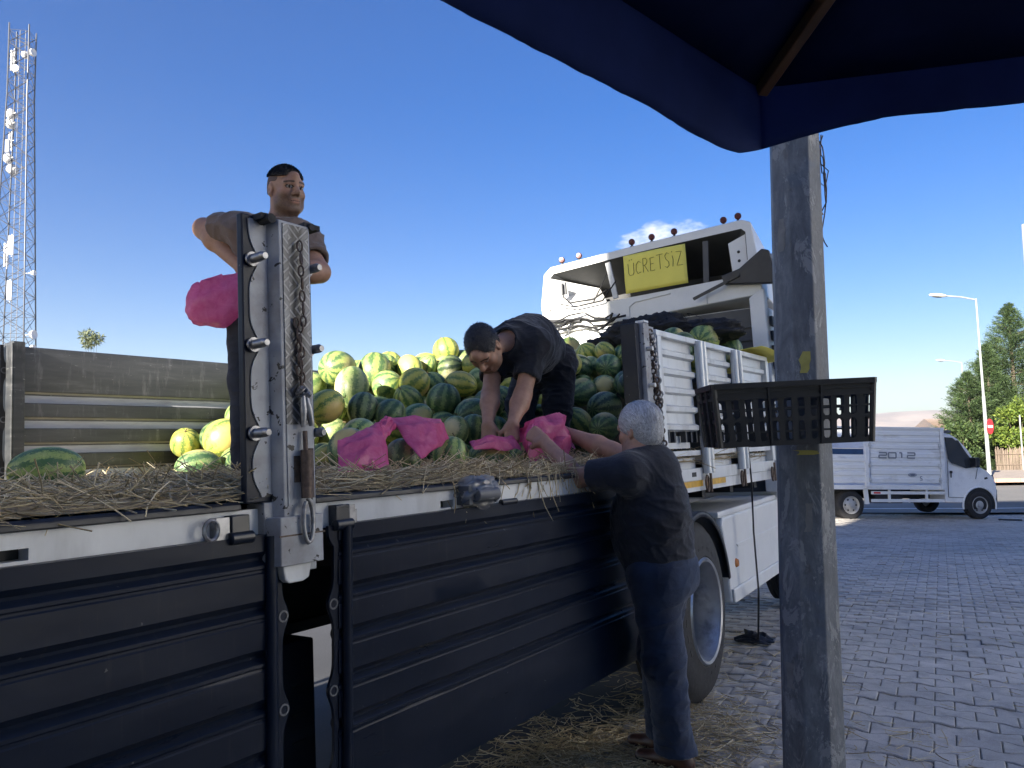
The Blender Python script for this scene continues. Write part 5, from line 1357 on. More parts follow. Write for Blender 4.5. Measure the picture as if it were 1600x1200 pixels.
W = 'watermelon'
FIX = [
 ((4.461, 1.90, 2.335), .20, 1.05, 3, (0, .3, 1), 1.2, 'topmost round watermelon perched alone on the crest of the heap, yellowish flank'),
 ((3.649, 1.85, 2.125), .225, 1.12, 0, (.3, .1, 1), .3, 'large bright striped watermelon on the left crest, standing on its end'),
 ((3.21, 1.60, 1.965), .205, 1.35, 2, (.35, .3, 1), 2.0, 'long pale green netted watermelon standing upright at the left of the heap'),
 ((3.418, 1.95, 2.135), .235, 1.18, 0, (1, .3, .15), 2.4, 'big striped watermelon lying across the far left crest beside the stake'),
 ((3.658, 1.50, 2.008), .195, 1.04, 3, (.5, -.6, .6), 4.6, 'round yellow watermelon with an orange flank in the middle of the lit side'),
 ((3.641, 1.25, 1.874), .212, 1.02, 1, (.1, -.25, 1), 1.0, 'dark round watermelon with clear upright stripes left of the bending man'),
 ((2.862, 1.15, 1.79), .165, 1.15, 4, (.3, 0, 1), 5.2, 'pale watermelon with a brownish flank above the left pink bag'),
 ((2.945, 1.03, 1.755), .165, 1.05, 1, (.6, -.3, .8), 1.5, 'small dark watermelon right behind the upper pink bag'),
 ((3.65, 1.03, 1.77), .195, 1.35, 1, (1, -.1, .15), .5, 'long dark watermelon lying flat beside the hand of the bending man'),
 ((2.20, .55, 1.56), .175, 1.1, 1, (.6, .2, .7), 3.0, 'dark watermelon next to the middle stake, lowest at the left'),
 ((2.50, .80, 1.635), .160, 1.3, 0, (1, .4, .3), .2, 'light watermelon tucked behind the left pink bag'),
 ((2.42, .46, 1.515), .165, 1.08, 1, (.4, .1, 1), 2.0, 'dark front watermelon in the straw between the two pink bags'),
 ((2.72, .44, 1.525), .165, 1.03, 0, (.2, -.2, 1), .9, 'smooth green front watermelon right of the upper pink bag'),
 ((2.98, .42, 1.505), .165, 1.35, 0, (1, -.25, .05), 1.2, 'striped front watermelon lying on the straw below the bending man'),
 ((3.27, .42, 1.495), .160, 1.30, 0, (1, .15, .1), 4.0, 'front watermelon lying just left of the bag the old man holds'),
 ((4.367, .52, 1.789), .205, 1.32, 4, (.9, -.1, .1), 4.7, 'long watermelon with a big cream patch, left of the old man head'),
 ((4.462, .36, 1.915), .19, 1.05, 4, (.3, .5, .7), 4.4, 'cream coloured round watermelon beside the second stake'),
 ((5.294, 1.20, 2.119), .215, 1.08, 0, (.5, -.6, .5), 4.8, 'watermelon with a yellow end beside the hip of the bending man'),
 ((5.631, 1.20, 2.284), .21, 1.1, 0, (.6, -.5, .6), 1.0, 'striped watermelon below the edge of the dark net'),
 ((5.535, .95, 2.262), .185, 1.2, 0, (1, 0, .3), 2.2, 'striped watermelon right under the dark net next to the stake'),
 ((5.211, .93, 2.083), .20, 1.15, 1, (.4, -.4, .8), 2.0, 'dark watermelon in the middle of the shaded right side'),
 ((4.625, .83, 1.922), .20, 1.15, 1, (1, -.3, .3), .8, 'dark speckled watermelon against the leg of the bending man'),
 ((4.778, .74, 1.946), .19, 1.1, 1, (.5, -.3, .8), 2.9, 'dark green watermelon above the cream patched one'),
 ((5.79, 1.60, 2.388), .23, 1.3, 0, (.15, .1, 1), 3.3, 'tall sunlit watermelon standing behind the back of the bending man'),
 ((4.133, .58, 1.687), .17, 1.4, 0, (.7, -.1, -.6), 1.6, 'elongated striped watermelon slanting down behind the old man wrist'),
 ((4.276, .80, 1.775), .18, 1.25, 0, (.7, 0, -.7), .3, 'light ribbed watermelon beside the leg of the bending man'),
 ((4.002, .33, 1.647), .175, 1.2, 1, (1, .1, .1), .9, 'dark watermelon behind the old man forearm'),
 ((5.749, .35, 2.345), .24, 1.15, 0, (1, .1, .2), 1.9, 'watermelon peeping over the top rail of the white gate'),
 ((5.50, .50, 2.33), .20, 1.1, 1, (1, .1, .2), 1.9, 'dark watermelon just behind the top rail of the white gate'),
 ((1.38, 1.33, 1.535), .185, 1.45, 0, (1, -.35, .02), 5.0, 'single long watermelon lying alone on the straw at the far left'),
 ((2.536, 1.90, 1.68), .215, 1.08, 3, (.6, -.3, .6), 3.6, 'round bright yellow-green watermelon left of the middle stake'),
 ((2.70, 1.86, 1.66), .20, 1.1, 3, (.6, -.5, .4), 1.6, 'yellow watermelon half hidden behind the middle stake'),
 ((2.284, 1.75, 1.53), .175, 1.35, 1, (1, -.2, .1), .6, 'dark watermelon sunk in the straw below the bright yellow-green one'),
 ((2.44, 1.58, 1.535), .18, 1.2, 1, (1, .3, .1), 1.6, 'dark watermelon in the straw right against the middle stake'),
 ((4.335, 2.0, 2.215), .21, 1.2, 3, (1, -.2, .3), .4, 'lit watermelon lying just left below the topmost one'),
 ((4.587, 1.85, 2.239), .205, 1.05, 2, (.3, -.3, .9), 2.0, 'round pale watermelon just right below the topmost one'),
 ((4.15, 2.2, 2.228), .21, 1.1, 3, (.4, .2, .8), 1.1, 'yellowish watermelon behind the two crest melons'),
 ((3.164, 1.05, 1.735), .17, 1.2, 0, (.8, -.3, .5), 2.1, 'green watermelon just above the upper pink bag'),
 ((2.701, 1.25, 1.81), .175, 1.15, 3, (.8, -.3, .5), 2.7, 'lit yellow watermelon beside the middle stake above the dark one'),
 ((3.356, .80, 1.659), .165, 1.1, 1, (.3, .1, 1), .7, 'dark watermelon behind the front row, left of the hands of the bending man'),
 ((3.20, .80, 1.655), .15, 1.1, 2, (.3, .1, 1), 2.7, 'small greyish watermelon right of the upper pink bag'),
]
for (p, d, e, k, ax, sp, lb) in FIX: melon(p, d, e, k, ax, sp, lb)
def heap_top(s, y):
    hs = np.interp(s, [2.2, 2.45, 2.8, 3.2, 3.7, 4.4, 5.0, 5.6, 6.1], [1.52, 1.68, 1.93, 2.12, 2.25, 2.30, 2.34, 2.42, 2.46])
    y0 = np.interp(s, [2.2, 3.6, 4.1, 4.6, 5.3], [1.25, .48, .22, -.25, -1.1]) if s > 2.9 else np.interp(s, [2.2, 2.5, 2.9], [1.5, .62, .52])
    y1 = y0+1.45
    return 1.47+(hs-1.47)*min(1, max(0, (y-y0)/(y1-y0)))**.9 if y > y0 else 1.40
r = random.Random(4); cand = []
sp_ = .178
for i in range(40):
    for j in range(16):
        for k in range(9):
            s = 2.15+i*sp_*.98+(j % 2)*sp_*.5; y = .16+j*sp_*.9+(k % 2)*sp_*.4; z = 1.55+k*sp_*.84
            s += r.uniform(-.03, .03); y += r.uniform(-.03, .03); z += r.uniform(-.03, .03)
            if s > 6.0 or y > 2.36 or y < .14: continue
            h = heap_top(s, y)
            if z < h-.085 and z > h-.30 and z > 1.5 and not (s > 4.1 and y < .55 and z < 2.05): cand.append([Vector((s, y, z)), r.uniform(.078, .103)])
fixed = list(MLIST)
for lx_, ly_ in ((3.87, .60), (3.82, .80), (2.20, 1.22), (2.34, 1.08)):
    for q in range(5): fixed.append((Vector((lx_, ly_, 1.5+.09*q)), .10))
keepc = []
for c in cand:
    if all((c[0]-f[0]).length > (c[1]+f[1])*.86 for f in fixed): keepc.append(c)
for it in range(30):
    for i, c in enumerate(keepc):
        for f in fixed:
            d = c[0]-f[0]; L = d.length; mn = (c[1]+f[1])*.97
            if 1e-5 < L < mn: c[0] += d/L*(mn-L)
        for j in range(i):
            q = keepc[j]; d = c[0]-q[0]
            if abs(d.x) > .22 or abs(d.y) > .22: continue
            L = d.length; mn = (c[1]+q[1])*.97
            if 1e-5 < L < mn: u = d/L*(mn-L)*.5; c[0] += u; q[0] -= u
        h = heap_top(c[0].x, c[0].y)-.07
        if c[0].z > h: c[0].z = c[0].z*.5+h*.5
        c[0].y = min(2.36, max(.13, c[0].y)); c[0].x = min(6.0, max(2.15, c[0].x)); c[0].z = max(1.51, c[0].z)
keepc.sort(key=lambda c: (TM @ c[0]).length)
for c in keepc:
    el = r.choice([1.0, 1.05, 1.1, 1.2, 1.3]); k = r.choices([0, 1, 2, 3, 4], [4.5, 1.2, 2.6, 5, .6] if (c[0].x < 4.6 and c[0].y > 1.15) else [5, 4, 1.5, 2, .8])[0]  # paler kinds favoured on the sunlit side: its brightness put into colour
    a = r.uniform(0, 6.28); p = c[0]; up = r.uniform(-.3, 1)
    look = ['light striped', 'dark striped', 'pale netted', 'yellowish', 'cream marked'][k]
    size = 'small' if c[1] < .086 else ('large' if c[1] > .096 else 'middling'); shp = 'round' if el < 1.08 else ('oval' if el < 1.25 else 'long')
    deep = p.z < heap_top(p.x, p.y)-.20
    if p.x > 5.2 and p.y < .7: zone = 'behind the top of the white gate'
    elif p.x > 5.3: zone = 'near the truck cab' if p.y > 1.5 else 'below the dark net'
    elif p.x > 4.2: zone = ('between second stake and bending man' if p.y < 1.1 else 'behind the back of the bending man')
    elif p.x > 3.4: zone = ('under the bending man' if p.y < 1.0 else ('in the middle of the slope' if p.y < 1.7 else 'on the crest by the far truck wall'))
    elif p.x > 2.75: zone = ('just behind the front row' if p.y < 1.0 else ('on the sunlit left slope' if p.y < 1.6 else 'against the far truck wall'))
    else: zone = ('low beside the middle stake' if p.y < 1.2 else 'at the far left foot of the heap')
    melon(tuple(p), c[1]*2.02/(.5+.5*el), el, k, (math.cos(a), math.sin(a), up), r.uniform(0, 6.28), '%s %s %s watermelon %s%s' % (size, shp, look, 'deep ' if deep else '', zone))
print('melons', len(MLIST))
# ------------------------------------------------------------------ dark net bundled on the heap by the cab
def lump(name, c, size, seed, mat, parent=None, amp=.25, M=None, seg=64, rings=36):
    m = MB(); 
    for i in range(rings+1):
        a = math.pi*i/rings
        for k in range(seg):
            t = 2*math.pi*k/seg; d = Vector((math.sin(a)*math.cos(t), math.sin(a)*math.sin(t), -math.cos(a)))
            q = d*2.2+Vector((seed*3.1, seed, 0)); f = mnoise.noise(q)+.55*(1-abs(mnoise.noise(q*2.3))*2)+.3*(1-2*abs(mnoise.noise(q*5.1)))
            rr = 1+amp*f*.6
            m.v.append(tuple(Vector(c)+Vector((d.x*size[0], d.y*size[1], d.z*size[2]))*rr))
    for i in range(rings):
        for k in range(seg): l = (k+1) % seg; m.f.append((i*seg+k, i*seg+l, (i+1)*seg+l, (i+1)*seg+k)); m.m.append(0)
    return m.build(name, mat, parent, 180, fixn=False)
M_net = pmat('dark netting', (.011, .012, .016), .8, var=.4, vs=30, bump=.5, bs=120)
nt_ = empty('net_bundle', 'bundled dark netting lying on the heap between the gate and the cab', 'net', mw=TM)
lump('netting', (5.86, .86, 2.46), (.24, .36, .13), 2.3, M_net, nt_, .5)
lump('net_fold', (5.88, .42, 2.40), (.18, .30, .10), 5.1, M_net, nt_, .5)
lump('net_fold', (5.80, 1.18, 2.38), (.16, .20, .09), 7.7, M_net, nt_, .6)
nw = MB(); rr_ = random.Random(11)
for q in range(14):
    p0 = Vector((5.75+rr_.uniform(-.1, .1), rr_.uniform(.2, 1.3), 2.52+rr_.uniform(-.06, .06))); pp = [tuple(p0)]
    for i in range(5): p0 = p0+Vector((rr_.uniform(-.05, .05), rr_.uniform(-.08, .08), rr_.uniform(-.05, .03))); pp.append(tuple(p0))
    nw.tube(pp, .003, 4)
nw.build('net_cord', M_net, nt_, 60)
# clear plastic round the strap winch
def clear_mat():
    g = NG('clear plastic film'); co = g.coord('Object')
    g.set('Base Color', (.85, .87, .9)).set('Roughness', .12).set('Transmission Weight', 1.0).set('IOR', 1.05)
    tr = g.n('ShaderNodeBsdfTransparent'); mx = g.n('ShaderNodeMixShader', i_0=.62); gl = g.n('ShaderNodeBsdfGlossy', i_Roughness=.32)
    df = g.n('ShaderNodeBsdfTranslucent'); m2 = g.n('ShaderNodeMixShader', i_0=.68); g.l(gl.outputs[0], m2.inputs[1]); g.l(df.outputs[0], m2.inputs[2])
    g.l(m2.outputs[0], mx.inputs[1]); g.l(tr.outputs[0], mx.inputs[2]); g.l(mx.outputs[0], g.out.inputs[0]); return g.mat
M_clear = clear_mat()
cl = lump('plastic_wrap', (2.31, -.03, 1.372), (.095, .052, .052), 3.7, M_clear, None, .55, seg=40, rings=24); cl.matrix_world = TM
tag(cl, 'crumpled clear plastic wrapped round the strap winch on the bed edge', 'plastic wrap')
# ================================================================== PEOPLE: bodies grown from smooth blended volumes
class SDF:
    def __init__(s, lo, hi, h):
        s.lo = np.array(lo, np.float32); s.h = h; s.n = np.ceil((np.array(hi)-np.array(lo))/h).astype(int)+1
        s.d = np.full(s.n, .2, np.float32)
    def _sub(s, lo, hi):
        a = np.clip(np.floor((np.array(lo)-s.lo)/s.h).astype(int), 0, s.n); b = np.clip(np.ceil((np.array(hi)-s.lo)/s.h).astype(int)+1, 0, s.n)
        if np.any(b <= a): return None
        ax = [(s.lo[i]+s.h*np.arange(a[i], b[i])).astype(np.float32) for i in range(3)]
        return tuple(slice(a[i], b[i]) for i in range(3)), ax[0][:, None, None], ax[1][None, :, None], ax[2][None, None, :]
    def _put(s, sl, d, k, op):
        o = s.d[sl]
        if op == 'sub': d = -d
        if op == 'add':
            if k > 0:
                hh = np.clip(.5+.5*(o-d)/k, 0, 1); s.d[sl] = o+(d-o)*hh-k*hh*(1-hh)
            else: s.d[sl] = np.minimum(o, d)
        else:
            if k > 0:
                hh = np.clip(.5-.5*(o-d)/k, 0, 1); s.d[sl] = o+(d-o)*hh+k*hh*(1-hh)
            else: s.d[sl] = np.maximum(o, d)
    def cap(s, a, b, ra, rb, k=.02, op='add', sq=None):
        "tapered capsule; sq = (axis, factor) flattens it along a direction"
        a = np.array(a, float); b = np.array(b, float); m = max(ra, rb)*(1.0 if sq is None else max(1, 1/min(1, sq[1])))+k+.03
        q = s._sub(np.minimum(a, b)-m, np.maximum(a, b)+m)
        if q is None: return s
        sl, X, Y, Z = q; ab = b-a; L2 = max(1e-9, float(ab@ab))
        px, py, pz = X-a[0], Y-a[1], Z-a[2]
        t = np.clip((px*ab[0]+py*ab[1]+pz*ab[2])/L2, 0, 1)
        dx, dy, dz = px-t*ab[0], py-t*ab[1], pz-t*ab[2]
        r = ra+(rb-ra)*t
        if sq is not None:
            u = np.array(sq[0], float); u /= np.linalg.norm(u); w = dx*u[0]+dy*u[1]+dz*u[2]; e = (1/sq[1]-1)
            dx, dy, dz = dx+u[0]*w*e, dy+u[1]*w*e, dz+u[2]*w*e
            L = np.sqrt(dx*dx+dy*dy+dz*dz); d = (L-r)*np.where(L > 1e-6, (1-(1-sq[1])*np.minimum(1, np.abs(w)*(1+e)/np.maximum(L, 1e-6))), 1)
        else: d = np.sqrt(dx*dx+dy*dy+dz*dz)-r
        s._put(sl, d.astype(np.float32), k, op); return s
    def ell(s, c, rad, M=None, k=.02, op='add'):
        "ellipsoid, M rows are its axes"
        c = np.array(c, float); rad = np.array(rad, float); M = np.eye(3) if M is None else np.array(M, float)
        ext = np.sqrt(((M*rad[:, None])**2).sum(0))+k+.02
        q = s._sub(c-ext, c+ext)
        if q is None: return s
        sl, X, Y, Z = q; px, py, pz = X-c[0], Y-c[1], Z-c[2]
        l = [(M[i][0]*px+M[i][1]*py+M[i][2]*pz) for i in range(3)]
        k0 = np.sqrt(sum((l[i]/rad[i])**2 for i in range(3))); k1 = np.sqrt(sum((l[i]/rad[i]**2)**2 for i in range(3)))
        s._put(sl, (k0*(k0-1)/np.maximum(k1, 1e-6)).astype(np.float32), k, op); return s
    def plane(s, p, n, lo=None, hi=None, k=0.0):
        "keep only the side the normal points away from"
        n = np.array(n, float); n /= np.linalg.norm(n)
        q = s._sub(s.lo if lo is None else lo, s.lo+s.h*s.n if hi is None else hi); sl, X, Y, Z = q
        d = ((X-p[0])*n[0]+(Y-p[1])*n[1]+(Z-p[2])*n[2]).astype(np.float32); o = s.d[sl]
        s.d[sl] = np.maximum(o, d) if k == 0 else -SDF._smin(-o, -d, k); return s
    @staticmethod
    def _smin(a, b, k):
        hh = np.clip(.5+.5*(a-b)/k, 0, 1); return a+(b-a)*hh-k*hh*(1-hh)
    def mesh(s):
        d = s.d; n = np.array(d.shape); inside = d < 0
        c = np.zeros(n-1, np.int8); 
        for i in (0, 1):
            for j in (0, 1):
                for k in (0, 1): c += inside[i:n[0]-1+i, j:n[1]-1+j, k:n[2]-1+k]
        act = (c > 0) & (c < 8); idx = np.argwhere(act); N = len(idx)
        ids = np.full(n-1, -1, np.int32); ids[act] = np.arange(N)
        acc = np.zeros((N, 3)); cnt = np.zeros(N)
        off = [(i, j, k) for i in (0, 1) for j in (0, 1) for k in (0, 1)]
        val = {o: d[idx[:, 0]+o[0], idx[:, 1]+o[1], idx[:, 2]+o[2]].astype(np.float64) for o in off}
        for o in off:
            for ax in range(3):
                if o[ax] == 0:
                    o2 = list(o); o2[ax] = 1; o2 = tuple(o2); a, b = val[o], val[o2]; m = (a < 0) != (b < 0)
                    t = np.where(m, a/np.where(a-b == 0, 1, a-b), 0); p = np.zeros((N, 3)); p[:] = o; p[:, ax] = t
                    acc += p*m[:, None]; cnt += m
        v = (idx+acc/np.maximum(cnt, 1)[:, None])*s.h+s.lo
        F = []
        for ax in range(3):
            a = [slice(None)]*3; b = [slice(None)]*3; a[ax] = slice(0, n[ax]-1); b[ax] = slice(1, n[ax])
            A = inside[tuple(a)]; B = inside[tuple(b)]; e = np.argwhere(A != B); fl = A[e[:, 0], e[:, 1], e[:, 2]]
            u, w = (ax+1) % 3, (ax+2) % 3
            ok = (e[:, u] > 0) & (e[:, w] > 0) & (e[:, u] < n[u]-1) & (e[:, w] < n[w]-1); e = e[ok]; fl = fl[ok]
            def g(du, dw):
                q = e.copy(); q[:, u] -= du; q[:, w] -= dw; return ids[q[:, 0], q[:, 1], q[:, 2]]
            q = np.stack([g(1, 1), g(0, 1), g(0, 0), g(1, 0)], 1); q[~fl] = q[~fl][:, ::-1]; F.append(q)
        return v, np.concatenate(F)
def smooth_mesh(v, f, it=2, w=.5):
    e = np.concatenate([f[:, [0, 1]], f[:, [1, 2]], f[:, [2, 3]], f[:, [3, 0]]]); n = len(v)
    deg = np.bincount(e[:, 0], minlength=n)+np.bincount(e[:, 1], minlength=n)
    for _ in range(it):
        a = np.stack([np.bincount(e[:, 0], v[e[:, 1], i], n)+np.bincount(e[:, 1], v[e[:, 0], i], n) for i in range(3)], 1)
        v = v+(a/np.maximum(deg, 1)[:, None]-v)*w
    return v
def vnormals(v, f):
    nn = np.cross(v[f[:, 2]]-v[f[:, 0]], v[f[:, 3]]-v[f[:, 1]]); out = np.zeros_like(v)
    for i in range(4):
        for c in range(3): out[:, c] += np.bincount(f[:, i], nn[:, c], len(v))
    return out/np.maximum(1e-9, np.linalg.norm(out, axis=1, keepdims=True))
def vnoise(p, seed=0):
    "cheap smooth value noise on arrays"
    p = np.asarray(p)+seed*17.31; i = np.floor(p).astype(np.int64); fr = p-i; fr = fr*fr*(3-2*fr); out = 0
    for dx in (0, 1):
        for dy in (0, 1):
            for dz in (0, 1):
                h = (i[:, 0]+dx)*374761393+(i[:, 1]+dy)*668265263+(i[:, 2]+dz)*2147483647
                h = (h ^ (h >> 13))*1274126177; h = ((h ^ (h >> 16)) & 0xffff)/65535.0
                out = out+h*np.abs(1-dx-fr[:, 0])*np.abs(1-dy-fr[:, 1])*np.abs(1-dz-fr[:, 2])
    return out
def skin_obj(name, v, f, col, mat, parent):
    o = arr_obj(name, v, f, mat, parent, True)
    if col is not None:
        a = o.data.attributes.new('tone', 'FLOAT_COLOR', 'POINT'); c = np.ones((len(v), 4), np.float32); c[:, :3] = col; a.data.foreach_set('color', c.ravel())
    return o
def tone_mat(name, rough=.55, sss=.0, bump=.1, bs=220, spec=.4):
    g = NG(name); at = g.n('ShaderNodeAttribute', attribute_name='tone').outputs['Color']; pos = g.coord('Object')
    c = g.mix(1.0, at, g.ramp(g.noise(pos, 38, 4, .6), [(.3, .86), (.7, 1.1)]), 'MULTIPLY')
    g.set('Base Color', c).set('Roughness', rough).set('Specular IOR Level', spec)
    if sss: g.set('Subsurface Weight', sss); g.set('Subsurface Radius', (.02, .008, .004)); g.set('Subsurface Scale', .5)
    if bump: g.bump(g.noise(pos, bs, 3), bump, .002)
    return g.mat
M_skin = tone_mat('skin', .52, .08)
def cloth_mat(name, col, var=.25, bs=500, stripe=None, rough=.85, sheen=.2):
    g = NG(name); pos = g.coord('Object')
    c = g.ramp(g.noise(pos, 9, 5, .6), [(.3, tuple(q*(1-var) for q in col)), (.7, tuple(q*(1+var) for q in col))])
    if stripe: c = g.mix(g.ramp(g.noise(pos, 5.5, 4, .6), [(.42, 0.0), (.70, .8)]), c, stripe)
    g.set('Base Color', c).set('Roughness', rough).set('Specular IOR Level', .25).set('Sheen Weight', sheen)
    wv = g.math('ADD', g.math('MULTIPLY', g.noise(pos, bs, 2), .3), g.noise(g.map(pos, (1, 1, 1.8)), 14, 4, .55, .8))
    g.bump(wv, .35, .01); return g.mat
def nrm(v): v = np.array(v, float); return v/np.linalg.norm(v)
class Head:
    "head frame: x to the person's right, y forward, z up; origin at ear height in the middle"
    def __init__(s, o, fwd, up, sc=1.0):
        s.o = np.array(o, float); s.y = nrm(fwd); z = np.array(up, float); z = z-s.y*(z@s.y); s.z = nrm(z); s.x = np.cross(s.y, s.z); s.s = sc; s.M = np.stack([s.x, s.y, s.z])
    def P(s, x, y, z): return s.o+s.s*(x*s.x+y*s.y+z*s.z)
    def loc(s, v): return ((v-s.o) @ s.M.T)/s.s
    def build(s, G, nose=1.0, jowl=0.0):
        k = s.s; E = lambda c, r, kk=.02, op='add': G.ell(s.P(*c), np.array(r)*k, s.M, kk*k, op)
        Cc = lambda a, b, ra, rb, kk=.015, op='add': G.cap(s.P(*a), s.P(*b), ra*k, rb*k, kk*k, op)
        E((0, -.015, .035), (.076, .098, .084)); E((0, .030, -.02), (.062, .064, .088), .03)
        E((0, .02, -.055), (.056, .06, .05), .03); E((0, .062, -.098), (.026, .024, .020), .03)
        for q in (-1, 1):
            Cc((q*.056, -.005, -.055), (q*.022, .066, -.100), .018, .018, .03); E((q*.044, .058, -.028), (.024, .026, .024), .025)
            if jowl: E((q*.045, .035, -.078), (.024, .03, .026), .03)
        Cc((-.04, .078, .026), (.04, .078, .026), .015, .015, .02); Cc((0, .08, .03), (0, .086, .06), .02, .02, .03)
        for q in (-1, 1):
            E((q*.031, .099, .006), (.019, .016, .012), .012, 'sub'); E((q*.031, .078, .006), (.0135, .0125, .0125), .003)
            Cc((q*.044, .086, .016), (q*.018, .092, .015), .006, .006, .008)
        Cc((0, .088, .018), (0, .112*nose+.004, -.022), .009, .0135, .012); E((0, .112*nose, -.028), (.013, .013, .011), .01)
        for q in (-1, 1): E((q*.013, .098, -.031), (.009, .012, .009), .008)
        Cc((-.02, .088, -.057), (.02, .088, -.057), .0085, .0085, .012); Cc((-.017, .086, -.071), (.017, .086, -.071), .009, .009, .012)
        Cc((-.024, .0985, -.0635), (.024, .0985, -.0635), .0026, .0026, .004, 'sub')
        for q in (-1, 1):
            E((q*.079, -.012, -.004), (.009, .019, .032), .01); E((q*.086, -.008, .0), (.006, .010, .018), .006, 'sub'); E((q*.079, -.006, -.03), (.007, .010, .010), .008)
        return s
    def tone(s, v, base, stubble=0.0, brow=(.02, .015, .012), browz=.030, flush=.1, grey=False):
        L = s.loc(v); x, y, z = L[:, 0], L[:, 1], L[:, 2]; c = np.tile(np.array(base, float), (len(v), 1))
        near = (np.abs(x) < .11) & (np.abs(y) < .14) & (z > -.14) & (z < .15)
        def mixin(m, col): 
            m = (m*near)[:, None]; c[:] = c*(1-m)+np.array(col)*m
        sm = lambda a, b, t: np.clip((t-a)/(b-a), 0, 1)
        mixin(np.exp(-((np.abs(x)-.045)/.02)**2-((z+.03)/.022)**2)*(y > .03)*flush*2, (base[0]*1.1, base[1]*.75, base[2]*.7))
        if stubble:
            mixin(sm(-.012, -.045, z)*sm(.0, .03, y)*(1-np.exp(-(x/.02)**2-((z+.064)/.012)**2))*stubble*(.7+.6*vnoise(v*400)), (.045, .035, .03))
        ez = browz-.25*np.maximum(0, np.abs(x)-.035)
        mixin(np.clip(1.4-np.abs(z-ez)/.0045, 0, 1)*(np.abs(x) > .012)*(np.abs(x) < .056)*(y > .055), brow)
        ee = ((np.abs(x)-.031)/.0155)**2+((z-.005)/.0068)**2
        mixin((ee < 1.5)*(y > .07), (.05, .03, .022)); mixin((ee < .8)*(y > .07), (.45, .42, .40)); mixin((((np.abs(x)-.031)/.0065)**2+((z-.005)/.0068)**2 < 1)*(y > .07), (.02, .013, .01))
        mixin(np.exp(-(x/.021)**4-((z+.064)/.0115)**4)*(y > .075)*.75, (base[0]*.85, base[1]*.5, base[2]*.48))
        mixin((np.abs(z+.0635) < .0022)*(np.abs(x) < .025)*(y > .07)*.9, (.05, .02, .018))
        return c
def hand(G, wrist, fdir, pn, side, curl=(.5, .5, .5, .5), sc=1.0, thumb=.6, spread=.05, curl2=1.0):
    "pn: direction the palm faces; side +1/-1 puts the thumb on that side of fdir x pn; curl per finger in radians per joint"
    f = nrm(fdir); p = np.array(pn, float); p = nrm(p-f*(p@f)); t = np.cross(f, p)*side; w = np.array(wrist, float)
    for q, (off, L) in enumerate(((.030, .074), (.010, .080), (-.010, .075), (-.028, .060))):
        kn = w+f*(.092-.006*abs(q-1))*sc+t*off*sc
        G.cap(w+t*off*.6*sc+f*.012*sc, kn, .0165*sc, .0125*sc, .016)
        d = nrm(f+t*off*spread*18); pt = kn; ang = 0
        for j, fr in enumerate((.46, .31, .23)):
            ang += curl[q]*(1 if j == 0 else curl2)
            dd = nrm(d*math.cos(ang)+p*math.sin(ang)); nx = pt+dd*L*fr*sc*1.05
            G.cap(pt, nx, (.0098-.0008*j)*sc, (.0092-.0010*j)*sc, .004 if j else .010); pt = nx
    b = w+f*.025*sc+t*.026*sc; G.cap(w+f*.01*sc, b, .018*sc, .017*sc, .02)
    d1 = nrm(f*.6+t*.75+p*.35*thumb); k1 = b+d1*.042*sc; G.cap(b, k1, .0155*sc, .0115*sc, .012)
    d2 = nrm(f*.85+t*.15+p*.9*thumb); k2 = k1+d2*.030*sc; G.cap(k1, k2, .0112*sc, .0102*sc, .005); G.cap(k2, k2+nrm(d2+p*.3)*.026*sc, .0100*sc, .0085*sc, .005)
def arm(G, sh, el, wr, r=(.052, .043, .046, .028), k=.03):
    G.cap(sh, el, r[0], r[1], k)
    el = np.array(el, float); wr = np.array(wr, float); m = el+(wr-el)*.30; G.cap(el, m, r[1]*.98, r[2], k); G.cap(m, wr, r[2], r[3], k)
def finish(G, it=2): v, f = G.mesh(); return smooth_mesh(v, f, it), f
def folds(v, f, amp, freq, axis=(0, 0, 1), seed=0, mask=None):
    "soft cloth creases pushed along the normals"
    n = vnormals(v, f); a = nrm(axis)
    q = v*freq; q = q+np.outer(q@a, a)*1.2; w = vnoise(q, seed); w2 = vnoise(q*2.3, seed+3)
    h = (1-np.abs(2*w-1))**3+.45*(1-np.abs(2*w2-1))**3-.35
    if mask is not None: h = h*mask
    return v+n*(h*amp)[:, None]
def strand_mat(name, lo, hi):
    g = NG(name); c = g.ramp(g.n('ShaderNodeNewGeometry').outputs['Random Per Island'], [(0, lo), (1, hi)])
    g.set('Base Color', c).set('Roughness', .38).set('Specular IOR Level', .5); return g.mat
M_silver = strand_mat('silver strands', (.24, .24, .25), (.78, .78, .79)); M_blackhair = strand_mat('black strands', (.006, .006, .006), (.035, .032, .032))
